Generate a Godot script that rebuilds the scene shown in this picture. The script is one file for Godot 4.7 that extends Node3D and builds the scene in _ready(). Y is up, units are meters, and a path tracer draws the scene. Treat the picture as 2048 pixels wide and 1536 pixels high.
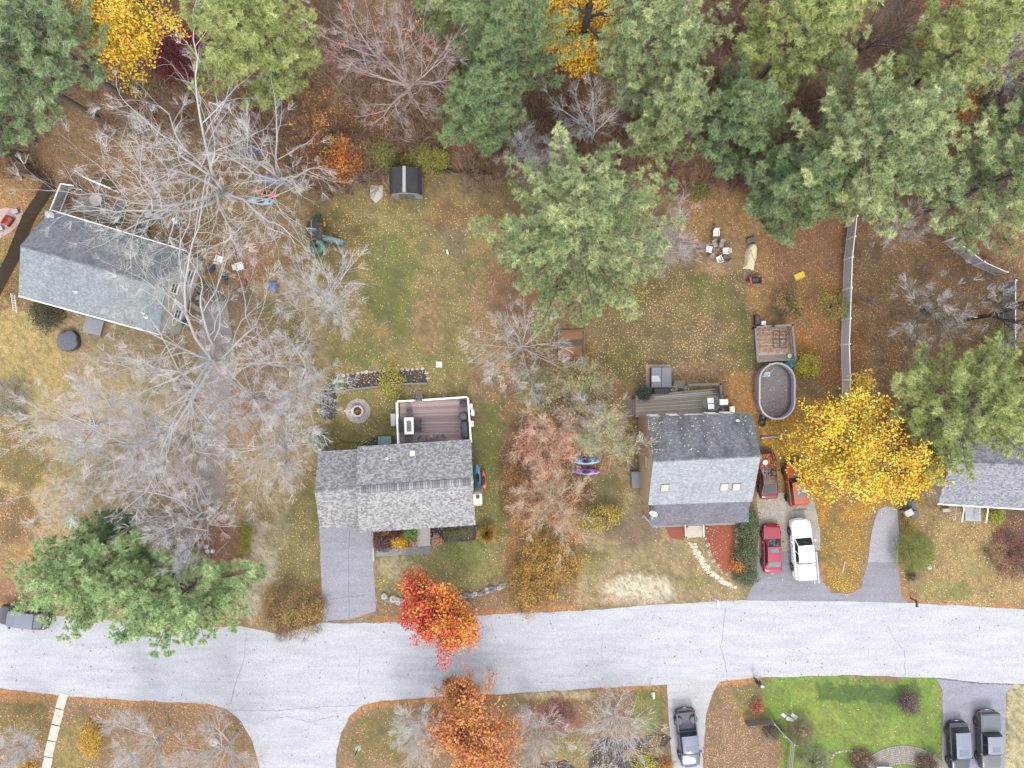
extends Node3D
# A street of houses in autumn, seen from a drone 70 m straight above. P() turns a place in the photograph at a known height into metres.
const EYE := 70.0
const FOCAL := 1434.0
const K := 4.2          # how much brighter the picture shows a lit surface than its base colour

var rng := RandomNumberGenerator.new()
var taken := {}
var mats := {}
var grain: ImageTexture
var blotch: NoiseTexture2D
var streak: ImageTexture
var needle_tuft: ArrayMesh
var leaf_spray: ArrayMesh
var big_spray: ArrayMesh
var twig_spray: ArrayMesh
var grass_tuft: ArrayMesh
var leaf_one: ArrayMesh
var fine_spray: ArrayMesh

func P(px: float, py: float, h := 0.0) -> Vector3:
	var k := (EYE - h) / FOCAL
	return Vector3((px - 1024.0) * k, h, (py - 768.0) * k)

# base colour (linear) of a surface that the photograph shows as r, g, b
func B(r: float, g: float, b: float) -> Color:
	var c := Color(r / 255.0, g / 255.0, b / 255.0).srgb_to_linear()
	var k := K if minf(r, minf(g, b)) < 236.0 else K * 0.55   # white paint is blown out in the photograph
	return Color(minf(c.r / k, 0.85), minf(c.g / k, 0.85), minf(c.b / k, 0.85))

func R(a: float, b: float) -> float:
	return rng.randf_range(a, b)

class Geo:
	var v := PackedVector3Array()
	var n := PackedVector3Array()
	var c := PackedColorArray()
	var uv := PackedVector2Array()
	var col := Color(1, 1, 1)
	var use_uv := false

	func tri(a: Vector3, b: Vector3, d: Vector3) -> void:
		var m := (d - a).cross(b - a).normalized()
		v.push_back(a); v.push_back(b); v.push_back(d)
		n.push_back(m); n.push_back(m); n.push_back(m)
		c.push_back(col); c.push_back(col); c.push_back(col)
		if use_uv:
			uv.push_back(Vector2(a.x, a.z)); uv.push_back(Vector2(b.x, b.z)); uv.push_back(Vector2(d.x, d.z))

	func quad(a: Vector3, b: Vector3, d: Vector3, e: Vector3) -> void:
		tri(a, b, d)
		tri(a, d, e)

	# box with chamfered top edges
	func box(at: Vector3, s: Vector3, yaw := 0.0, cham := 0.0) -> void:
		boxb(at, s, Basis(Vector3.UP, yaw), cham)

	func boxb(at: Vector3, s: Vector3, bs: Basis, cham := 0.0) -> void:
		var h := s * 0.5
		if cham <= 0.0:
			cham = minf(h.x, minf(h.y, h.z)) * 0.12
		var k := cham
		var lo := []
		var mi := []
		var hi := []
		for q in [Vector2(-1, -1), Vector2(1, -1), Vector2(1, 1), Vector2(-1, 1)]:
			lo.append(at + bs * Vector3(q.x * h.x, -h.y, q.y * h.z))
			mi.append(at + bs * Vector3(q.x * h.x, h.y - k, q.y * h.z))
			hi.append(at + bs * Vector3(q.x * (h.x - k), h.y, q.y * (h.z - k)))
		for i in 4:
			var j := (i + 1) % 4
			quad(lo[i], lo[j], mi[j], mi[i])
			quad(mi[i], mi[j], hi[j], hi[i])
		quad(hi[0], hi[1], hi[2], hi[3])
		quad(lo[3], lo[2], lo[1], lo[0])

	# rectangular bar from a to b
	func bar(a: Vector3, b: Vector3, w: float, h: float) -> void:
		var z := (b - a)
		var l := z.length()
		if l < 0.0001:
			return
		z /= l
		var up := Vector3.UP if absf(z.y) < 0.95 else Vector3.RIGHT
		var x := up.cross(z).normalized()
		boxb((a + b) * 0.5, Vector3(w, h, l), Basis(x, z.cross(x).normalized(), z))

	func tube(pts: Array, rad: Array, sides := 6, cap := true) -> void:
		var rings := []
		var cnt := pts.size()
		var refv := Vector3(0.31, 0.2, 0.93)
		for i in cnt:
			var d: Vector3 = (pts[mini(i + 1, cnt - 1)] - pts[maxi(i - 1, 0)])
			d = d.normalized() if d.length() > 0.00001 else Vector3.UP
			var x := refv.cross(d)
			if x.length() < 0.15:
				x = Vector3(1, 0, 0.2).cross(d)
			x = x.normalized()
			var y := d.cross(x)
			var ring := PackedVector3Array()
			var nr := PackedVector3Array()
			for k in sides:
				var a := TAU * k / sides
				var o := x * cos(a) + y * sin(a)
				nr.push_back(o)
				ring.push_back(pts[i] + o * rad[i])
			rings.append([ring, nr])
		for i in cnt - 1:
			for k in sides:
				var k2 := (k + 1) % sides
				var a: Vector3 = rings[i][0][k]; var b: Vector3 = rings[i][0][k2]
				var e: Vector3 = rings[i + 1][0][k2]; var f: Vector3 = rings[i + 1][0][k]
				var na: Vector3 = rings[i][1][k]; var nb: Vector3 = rings[i][1][k2]
				var ne: Vector3 = rings[i + 1][1][k2]; var nf: Vector3 = rings[i + 1][1][k]
				v.push_back(a); v.push_back(f); v.push_back(e); v.push_back(a); v.push_back(e); v.push_back(b)
				n.push_back(na); n.push_back(nf); n.push_back(ne); n.push_back(na); n.push_back(ne); n.push_back(nb)
				for q in 6:
					c.push_back(col)
		if cap:
			for e in [0, cnt - 1]:
				for k in range(1, sides - 1):
					tri(rings[e][0][0], rings[e][0][k], rings[e][0][k + 1])

	# smooth sheet through rows of points
	func grid(rows: Array, closed := false) -> void:
		var h := rows.size()
		var w: int = rows[0].size()
		var nn := []
		for i in h:
			var line := PackedVector3Array()
			for j in w:
				var a: Vector3 = rows[mini(i + 1, h - 1)][j] - rows[maxi(i - 1, 0)][j]
				var jl := (j - 1 + w) % w if closed else maxi(j - 1, 0)
				var jr := (j + 1) % w if closed else mini(j + 1, w - 1)
				var b: Vector3 = rows[i][jr] - rows[i][jl]
				line.push_back(a.cross(b).normalized())
			nn.append(line)
		for i in h - 1:
			for j in (w if closed else w - 1):
				var k := (j + 1) % w
				var p: Array = [rows[i][j], rows[i][k], rows[i + 1][k], rows[i + 1][j]]
				var m: Array = [nn[i][j], nn[i][k], nn[i + 1][k], nn[i + 1][j]]
				for q in [0, 1, 2, 0, 2, 3]:
					v.push_back(p[q]); n.push_back(m[q]); c.push_back(col)

	# surface of revolution about y: profile of (radius, height)
	func lathe(at: Vector3, prof: Array, sides := 16, bs := Basis()) -> void:
		var rows := []
		for p in prof:
			var row := PackedVector3Array()
			for k in sides:
				var a := TAU * k / sides
				row.push_back(at + bs * Vector3(cos(a) * p.x, p.y, sin(a) * p.x))
			rows.append(row)
		grid(rows, true)

	func poly(pts: Array, y0: float, y1: float) -> void:
		var p2 := PackedVector2Array()
		for p in pts:
			p2.push_back(Vector2(p.x, p.z))
		if Geometry2D.is_polygon_clockwise(p2):
			p2.reverse()
		var t := Geometry2D.triangulate_polygon(p2)
		for i in range(0, t.size(), 3):
			tri(Vector3(p2[t[i]].x, y1, p2[t[i]].y), Vector3(p2[t[i + 1]].x, y1, p2[t[i + 1]].y), Vector3(p2[t[i + 2]].x, y1, p2[t[i + 2]].y))
		if y0 < y1:
			for i in p2.size():
				var a := p2[i]
				var b := p2[(i + 1) % p2.size()]
				quad(Vector3(a.x, y0, a.y), Vector3(b.x, y0, b.y), Vector3(b.x, y1, b.y), Vector3(a.x, y1, a.y))

	func mesh() -> ArrayMesh:
		var arr := []
		arr.resize(Mesh.ARRAY_MAX)
		arr[Mesh.ARRAY_VERTEX] = v
		arr[Mesh.ARRAY_NORMAL] = n
		arr[Mesh.ARRAY_COLOR] = c
		if use_uv and uv.size() == v.size():
			arr[Mesh.ARRAY_TEX_UV] = uv
			arr[Mesh.ARRAY_TEX_UV2] = uv
		var m := ArrayMesh.new()
		m.add_surface_from_arrays(Mesh.PRIMITIVE_TRIANGLES, arr)
		return m

func numbered(called: String) -> String:
	if not taken.has(called):
		taken[called] = 0
		return called
	taken[called] += 1
	return "%s_%03d" % [called, taken[called]]

func tag(o: Node, label := "", category := "", group := "", kind := "") -> void:
	if label: o.set_meta("label", label)
	if category: o.set_meta("category", category)
	if group: o.set_meta("group", group)
	if kind: o.set_meta("kind", kind)

func thing(called: String, label: String, category: String, at := Vector3.ZERO, yaw := 0.0, group := "") -> Node3D:
	var o := Node3D.new()
	o.name = numbered(called)
	add_child(o)
	o.position = at
	o.rotation.y = yaw
	tag(o, label, category, group)
	return o

func part(called: String, g: Geo, m: Material, parent: Node3D) -> MeshInstance3D:
	var o := MeshInstance3D.new()
	o.name = called
	o.mesh = g.mesh()
	o.material_override = m
	parent.add_child(o, true)
	return o

func partm(called: String, me: Mesh, m: Material, parent: Node3D, at := Vector3.ZERO, bs := Basis()) -> MeshInstance3D:
	var o := MeshInstance3D.new()
	o.name = called
	o.mesh = me
	o.material_override = m
	o.transform = Transform3D(bs, at)
	parent.add_child(o, true)
	return o

func struct(called: String, g: Geo, m: Material) -> MeshInstance3D:
	var o := MeshInstance3D.new()
	o.name = numbered(called)
	o.mesh = g.mesh()
	o.material_override = m
	add_child(o)
	o.set_meta("kind", "structure")
	return o

func many(called: String, me: Mesh, m: Material, tr: Array, cols: Array, parent: Node3D) -> MultiMeshInstance3D:
	var mm := MultiMesh.new()
	mm.transform_format = MultiMesh.TRANSFORM_3D
	mm.use_colors = true
	mm.mesh = me
	mm.instance_count = tr.size()
	for i in tr.size():
		mm.set_instance_transform(i, tr[i])
		mm.set_instance_color(i, cols[i])
	var o := MultiMeshInstance3D.new()
	o.name = called
	o.multimesh = mm
	o.set_meta("kind", "stuff")
	o.material_override = m
	parent.add_child(o, true)
	return o

# plain coloured material; colour given as the photograph shows it
func M(r: float, g: float, b: float, rough := 0.85, metal := 0.0, tex := "grain", scale := 0.35) -> StandardMaterial3D:
	var key := "%d,%d,%d,%.2f,%.2f,%s,%.2f" % [r, g, b, rough, metal, tex, scale]
	if mats.has(key):
		return mats[key]
	var m := StandardMaterial3D.new()
	m.albedo_color = lift(B(r, g, b), 1.35 if tex else 1.0).linear_to_srgb()
	m.roughness = rough
	m.metallic = metal
	surface_tex(m, tex, scale)
	mats[key] = m
	return m

# a grainy texture darkens a colour on the whole; this makes up for it
func lift(c: Color, f: float) -> Color:
	return Color(minf(c.r * f, 0.85), minf(c.g * f, 0.85), minf(c.b * f, 0.85))

func surface_tex(m: StandardMaterial3D, tex: String, scale: float) -> void:
	if tex == "":
		return
	m.albedo_texture = {"grain": grain, "blotch": blotch, "streak": streak}[tex]
	m.uv1_triplanar = true
	m.uv1_world_triplanar = true
	m.uv1_scale = Vector3.ONE * scale

# material that takes its colour from the vertices or copies
func VM(rough := 0.9, back := 0.0, tex := "") -> StandardMaterial3D:
	var key := "v%.2f,%.2f,%s" % [rough, back, tex]
	if mats.has(key):
		return mats[key]
	var m := StandardMaterial3D.new()
	m.vertex_color_use_as_albedo = true
	m.roughness = rough
	if back > 0.0:
		m.backlight_enabled = true
		m.backlight = Color(back, back, back)
	surface_tex(m, tex, 0.5)
	mats[key] = m
	return m

func paint(r: float, g: float, b: float, metal := 0.0) -> StandardMaterial3D:
	var key := "p%d,%d,%d" % [r, g, b]
	if mats.has(key):
		return mats[key]
	var m := StandardMaterial3D.new()
	m.albedo_color = lift(B(r, g, b), 0.8 if minf(r, b) < 200.0 else 1.0).linear_to_srgb()
	m.roughness = 0.4
	m.metallic = metal * 0.4
	m.metallic_specular = 0.35
	m.clearcoat_enabled = true
	m.clearcoat = 0.35
	m.clearcoat_roughness = 0.08
	mats[key] = m
	return m

func glass() -> StandardMaterial3D:
	if mats.has("glass"):
		return mats["glass"]
	var m := StandardMaterial3D.new()
	m.albedo_color = Color(0.09, 0.12, 0.125)
	m.roughness = 0.05
	m.metallic_specular = 0.7
	mats["glass"] = m
	return m

func make_textures() -> void:
	var s := 512
	var d := PackedByteArray()
	d.resize(s * s)
	for i in s * s:
		d[i] = 190 + rng.randi() % 65
	grain = ImageTexture.create_from_image(Image.create_from_data(s, s, false, Image.FORMAT_L8, d))
	var n := FastNoiseLite.new()
	n.seed = 5
	n.frequency = 0.012
	n.fractal_octaves = 5
	blotch = NoiseTexture2D.new()
	blotch.width = 512
	blotch.height = 512
	blotch.seamless = true
	blotch.noise = n
	var g := Gradient.new()
	g.set_color(0, Color(0.9, 0.9, 0.9))
	g.set_color(1, Color(1, 1, 1))
	blotch.color_ramp = g
	var e := PackedByteArray()
	e.resize(256 * 256)
	for y in 256:
		var base := 185 + rng.randi() % 55
		for x in 256:
			e[y * 256 + x] = clampi(base + rng.randi() % 24 - 12, 0, 255)
	streak = ImageTexture.create_from_image(Image.create_from_data(256, 256, false, Image.FORMAT_L8, e))

func _ready() -> void:
	var cam := Camera3D.new()
	cam.name = "camera"
	cam.position = Vector3(0, EYE, 0)
	cam.rotation_degrees = Vector3(-90, 0, 0)
	cam.fov = rad_to_deg(2.0 * atan(768.0 / FOCAL))
	cam.near = 0.5
	cam.far = 1500.0
	add_child(cam)
	cam.current = true
	var env := Environment.new()
	env.background_mode = Environment.BG_SKY
	env.sky = Sky.new()
	var sky := ProceduralSkyMaterial.new()
	sky.sky_top_color = Color(0.96, 0.965, 0.98)
	sky.sky_horizon_color = Color(0.9, 0.905, 0.92)
	sky.sky_curve = 0.15
	sky.ground_bottom_color = Color(0.3, 0.28, 0.25)
	sky.ground_horizon_color = Color(0.6, 0.6, 0.6)
	sky.sun_angle_max = 30.0
	env.sky.sky_material = sky
	env.background_energy_multiplier = 1.0
	env.tonemap_mode = Environment.TONE_MAPPER_LINEAR
	env.tonemap_exposure = 4.4
	env.sdfgi_enabled = true
	env.ssao_enabled = true
	env.ssil_enabled = true
	var we := WorldEnvironment.new()
	we.environment = env
	add_child(we)
	var sun := DirectionalLight3D.new()
	sun.name = "sun"
	sun.light_energy = 0.42
	sun.light_angular_distance = 18.0
	sun.light_color = Color(1.0, 0.97, 0.92)
	sun.shadow_enabled = true
	sun.rotation_degrees = Vector3(-50, 12, 0)   # low in the south, through thin cloud
	add_child(sun)

	rng.seed = 1
	make_textures()
	plant_meshes()
	ground_begin()
	build_ground()
	build_roads()
	build_houses()
	build_trees()
	build_vehicles()
	build_yards()
	rng.seed = 77
	ground_end()
	leaves_and_grass()

func V(x: float, y: float) -> Vector2:
	return Vector2(x, y)

func build_ground() -> void:
	var woods := B(150, 120, 92)
	var litter := B(160, 118, 80)
	var rust := B(150, 106, 78)
	var tan_ := B(176, 154, 112)
	var olive := B(150, 134, 88)
	var green := B(120, 126, 66)
	var pink := B(166, 132, 108)
	# woodland floor along the top and right
	region([V(-300, -300), V(2350, -300), V(2350, 560), V(2060, 640), V(1560, 640), V(1500, 420), V(1340, 330), V(1000, 350), V(720, 330), V(560, 330), V(400, 420), V(120, 400), V(-300, 240)], woods, 55.0, 1)
	region([V(1540, 380), V(1700, 430), V(1690, 700), V(1590, 640), V(1520, 520)], rust, 60.0, 1)
	region([V(1700, 470), V(2300, 520), V(2300, 820), V(1700, 800)], B(158, 124, 92), 52.0, 0)
	blob(1440, 420, 100, 60, B(180, 140, 100), 60.0, 0)
	blob(1350, 360, 60, 50, rust, 55.0, 1)
	blob(1660, 690, 70, 100, B(150, 104, 62), 45.0, 6)
	blob(1640, 600, 60, 60, B(146, 112, 66), 42.0, 6)
	blob(640, 290, 110, 60, B(150, 98, 58), 55.0, 6)
	blob(800, 260, 150, 60, B(122, 86, 64), 50.0, 1)
	# lawn behind the grey house
	region([V(600, 430), V(720, 390), V(960, 400), V(990, 480), V(960, 620), V(970, 780), V(900, 830), V(640, 800), V(590, 700), V(590, 540)], olive, 12.0, 4, 0.8)
	blob(790, 520, 60, 110, green, 8.0, 4, 1.0, 0.8)
	blob(850, 640, 60, 70, green, 8.0, 4, 1.0, 0.6)
	blob(960, 545, 24, 30, green, 16.0, 4, 0.9, 0.8)
	blob(730, 715, 60, 26, green, 8.0, 4, 1.0, 0.7)
	blob(900, 720, 70, 24, green, 10.0, 4, 1.0, 0.5)
	blob(700, 460, 60, 40, B(132, 118, 72), 28.0, 4, 0.6)
	blob(860, 640, 34, 70, B(178, 138, 108), 8.0, 3, 0.2, 0.55)
	blob(905, 470, 34, 18, B(146, 128, 104), 8.0, 4, 0.2, 0.9)
	blob(920, 505, 16, 20, B(146, 128, 104), 8.0, 4, 0.2, 0.9)
	blob(930, 430, 90, 30, B(136, 108, 72), 34.0, 0, 0.3, 0.8)
	blob(990, 640, 60, 110, B(168, 140, 104), 30.0, 3, 0.3)
	blob(1000, 800, 60, 110, B(150, 122, 92), 26.0, 3, 0.3, 0.9)
	blob(1040, 560, 60, 90, B(146, 112, 82), 34.0, 1, 0.1)
	# shrubby strip between the lots
	region([V(1000, 700), V(1260, 700), V(1260, 930), V(1160, 980), V(1170, 1210), V(1000, 1220), V(1000, 900)], B(154, 124, 90), 42.0, 0)
	blob(1090, 1110, 90, 90, B(160, 122, 66), 50.0, 6)
	blob(1090, 900, 80, 60, B(150, 104, 82), 40.0, 3)
	# lawn behind the blue-grey house
	region([V(1200, 560), V(1330, 520), V(1500, 560), V(1510, 740), V(1440, 760), V(1200, 740), V(1190, 640)], B(128, 110, 76), 24.0, 4, 0.5)
	blob(1420, 600, 60, 50, B(124, 118, 66), 12.0, 4, 0.9)
	blob(1490, 690, 24, 60, B(120, 116, 64), 14.0, 4, 0.9)
	blob(1290, 590, 60, 40, B(118, 104, 62), 22.0, 4, 0.6)
	blob(1250, 720, 40, 40, B(116, 112, 58), 34.0, 4, 0.7)
	blob(1410, 670, 40, 50, B(128, 106, 84), 24.0, 4, 0.2)
	blob(1520, 570, 26, 90, B(170, 128, 84), 50.0, 0, 0.1)
	blob(1390, 740, 50, 20, B(160, 128, 98), 30.0, 0)
	blob(1480, 790, 50, 50, B(172, 124, 74), 50.0, 6)
	blob(1440, 530, 34, 24, B(176, 142, 114), 8.0, 4)
	# front of the blue-grey house
	region([V(1160, 960), V(1300, 940), V(1400, 1060), V(1500, 1180), V(1490, 1205), V(1160, 1215)], B(168, 146, 114), 10.0, 4, 0.6)
	blob(1210, 985, 60, 40, B(134, 120, 80), 12.0, 4, 0.7)
	blob(1270, 1055, 60, 30, B(148, 122, 104), 10.0, 3, 0.2)
	blob(1190, 1130, 30, 30, green, 6.0, 4, 0.9, 0.6)
	blob(1400, 1160, 30, 18, green, 6.0, 4, 0.9, 0.5)
	blob(1270, 1180, 75, 26, B(222, 208, 192), 8.0, 3, 0.0, 0.95)
	blob(1240, 1200, 60, 10, B(196, 176, 158), 10.0, 3, 0.0, 0.7)
	# beside and before the grey house
	region([V(950, 790), V(1000, 800), V(1010, 1060), V(1000, 1180), V(950, 1180), V(945, 900)], B(120, 122, 66), 5.0, 4, 1.0, 0.6)
	region([V(745, 1110), V(1000, 1090), V(1010, 1165), V(930, 1190), V(760, 1195)], B(150, 142, 92), 8.0, 4, 0.9, 0.6)
	blob(800, 1135, 44, 22, B(178, 164, 134), 10.0, 4, 0.4)
	blob(920, 1110, 50, 26, B(132, 136, 76), 5.0, 4, 1.0)
	region([V(750, 1195), V(1020, 1180), V(1160, 1180), V(1160, 1222), V(755, 1245)], B(156, 124, 94), 30.0, 3, 0.2, 0.6)
	region([V(640, 790), V(800, 790), V(800, 890), V(640, 900)], B(138, 128, 74), 8.0, 4, 0.9, 0.5)
	region([V(540, 920), V(635, 920), V(640, 1190), V(560, 1200), V(520, 1100)], B(132, 122, 78), 12.0, 4, 0.8)
	region([V(500, 1050), V(560, 1050), V(560, 1150), V(520, 1250), V(480, 1250), V(500, 1150)], B(186, 172, 156), 6.0, 3, 0.0, 0.5)
	blob(555, 1075, 30, 40, B(150, 140, 112), 8.0, 4, 0.5)
	blob(580, 1210, 70, 50, B(158, 128, 82), 30.0, 0, 0.2)
	# under the bare trees on the left
	region([V(100, 640), V(480, 560), V(640, 560), V(640, 900), V(520, 1060), V(420, 1250), V(60, 1250), V(100, 900)], B(184, 162, 130), 18.0, 3, 0.2)
	blob(560, 640, 60, 70, B(128, 118, 74), 20.0, 3, 0.6)
	blob(460, 610, 50, 70, B(140, 122, 112), 16.0, 3)
	blob(500, 760, 60, 120, B(172, 140, 114), 34.0, 3)
	blob(450, 1090, 50, 50, B(182, 130, 108), 46.0, 3)
	blob(440, 1220, 44, 30, B(190, 146, 118), 46.0, 3)
	blob(230, 820, 120, 100, B(200, 178, 140), 12.0, 4, 0.4)
	blob(230, 960, 120, 70, B(188, 168, 132), 14.0, 4, 0.3)
	# far left lawns
	region([V(-300, 620), V(60, 610), V(150, 700), V(120, 860), V(80, 1060), V(-300, 1120)], B(186, 162, 106), 10.0, 4, 0.9)
	blob(40, 900, 60, 90, B(130, 116, 66), 34.0, 0, 0.6)
	blob(20, 1030, 70, 60, B(128, 100, 66), 40.0, 0, 0.3)
	blob(60, 1130, 70, 50, B(178, 142, 98), 30.0, 0, 0.4)
	blob(20, 1190, 60, 26, B(170, 124, 94), 44.0, 3)
	region([V(-300, 220), V(0, 285), V(105, 372), V(40, 520), V(0, 600), V(-300, 700)], B(196, 146, 96), 55.0, 0, 0.1, 0.3)
	blob(10, 500, 40, 30, B(150, 128, 76), 30.0, 0, 0.6)
	region([V(105, 372), V(118, 380), V(45, 500), V(38, 600), V(10, 640), V(0, 610)], B(150, 104, 72), 46.0, 0)
	region([V(150, 390), V(420, 400), V(560, 420), V(560, 560), V(420, 540), V(240, 460)], B(158, 124, 92), 38.0, 0, 0.1)
	blob(450, 460, 80, 60, B(146, 124, 86), 30.0, 0, 0.4)
	blob(500, 520, 50, 40, B(170, 120, 92), 44.0, 3)
	# verge by the truck, corners across the road
	region([V(-300, 1376), V(0, 1376), V(250, 1400), V(450, 1412), V(500, 1470), V(525, 1800), V(-300, 1800)], B(156, 122, 92), 46.0, 3, 0.2, 0.4)
	blob(40, 1450, 60, 50, B(136, 116, 66), 34.0, 0, 0.6)
	blob(150, 1500, 50, 50, B(160, 142, 84), 20.0, 0, 0.7)
	blob(70, 1390, 90, 12, B(190, 134, 84), 50.0, 6)
	region([V(700, 1430), V(740, 1408), V(1020, 1390), V(1330, 1372), V(1340, 1800), V(660, 1800), V(680, 1480)], B(150, 122, 92), 34.0, 3, 0.3, 0.4)
	blob(770, 1480, 60, 50, B(136, 122, 74), 36.0, 0, 0.7)
	blob(1130, 1390, 90, 12, B(196, 176, 144), 10.0, 3)
	blob(1290, 1420, 30, 50, B(128, 132, 68), 10.0, 4, 1.0)
	blob(1110, 1430, 60, 30, B(156, 110, 96), 30.0, 3)
	blob(1130, 1510, 50, 30, B(146, 132, 84), 16.0, 4, 0.6)
	region([V(1440, 1365), V(1530, 1355), V(1540, 1440), V(1580, 1480), V(1585, 1800), V(1405, 1800), V(1412, 1440)], B(150, 118, 92), 40.0, 3, 0.3, 0.4)
	blob(1500, 1410, 40, 36, B(136, 126, 72), 20.0, 0, 0.7)
	for e in [[V(-300, 1352), V(0, 1380), V(130, 1395), V(250, 1403), V(430, 1412)], [V(700, 1436), V(730, 1413), V(880, 1396), V(1020, 1391)], [V(1200, 1380), V(1320, 1372)], [V(1440, 1366), V(1520, 1358)], [V(0, 1212), V(110, 1222)], [V(760, 1240), V(840, 1238), V(950, 1226), V(1160, 1216)], [V(1640, 1130), V(1650, 1170), V(1675, 1186), V(1702, 1184), V(1722, 1170)], [V(1803, 1130), V(1806, 1190), V(1840, 1204), V(2048, 1216)]]:
		for i in e.size() - 1:
			var k := int(e[i].distance_to(e[i + 1]) / 14.0) + 1
			for q in k:
				var p: Vector2 = e[i].lerp(e[i + 1], float(q) / k)
				blob(p.x, p.y, 12, 7, B(196, 140, 92), 55.0, 6, 0.0, 0.8)
	# mown lawn at the bottom right
	region([V(1525, 1352), V(1885, 1356), V(1886, 1800), V(1585, 1800), V(1560, 1470), V(1530, 1430)], B(114, 146, 50), 1.0, 4, 1.0, 0.3)
	blob(1640, 1440, 60, 40, B(146, 154, 70), 1.2, 4, 1.0, 0.6)
	blob(1760, 1470, 80, 30, B(138, 152, 68), 1.2, 4, 1.0, 0.6)
	blob(1620, 1385, 50, 24, B(140, 150, 68), 1.2, 4, 1.0, 0.6)
	region([V(1632, 1366), V(1840, 1368), V(1840, 1402), V(1640, 1402)], B(78, 108, 34), 0.8, 4, 1.0, 0.25)
	region([V(2010, 1365), V(2300, 1365), V(2300, 1800), V(2008, 1800)], B(190, 178, 144), 6.0, 4, 0.6, 0.3)
	# right-hand front yard, yellow carpet under the maple
	region([V(1800, 1010), V(2300, 1000), V(2300, 1225), V(1830, 1205), V(1800, 1150)], B(172, 144, 100), 30.0, 4, 0.6, 0.5)
	blob(1960, 1120, 60, 30, B(170, 150, 98), 16.0, 4, 0.8)
	blob(1900, 1180, 50, 20, B(150, 146, 84), 16.0, 4, 0.8)
	blob(2030, 1060, 60, 50, B(116, 90, 68), 40.0, 1)
	region([V(1620, 1010), V(1745, 1030), V(1725, 1150), V(1700, 1190), V(1660, 1185), V(1640, 1130)], B(160, 128, 74), 46.0, 2, 0.4, 0.5)
	region([V(1510, 820), V(1640, 790), V(1760, 800), V(1860, 900), V(1840, 1000), V(1740, 1040), V(1620, 1020), V(1560, 920), V(1520, 900)], B(186, 138, 60), 70.0, 2, 0.0, 0.8)
	blob(1690, 960, 60, 50, B(160, 124, 84), 40.0, 0)
	blob(1770, 930, 50, 40, B(158, 122, 92), 30.0, 0)
	blob(1590, 700, 40, 60, B(176, 120, 56), 50.0, 6)

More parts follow.
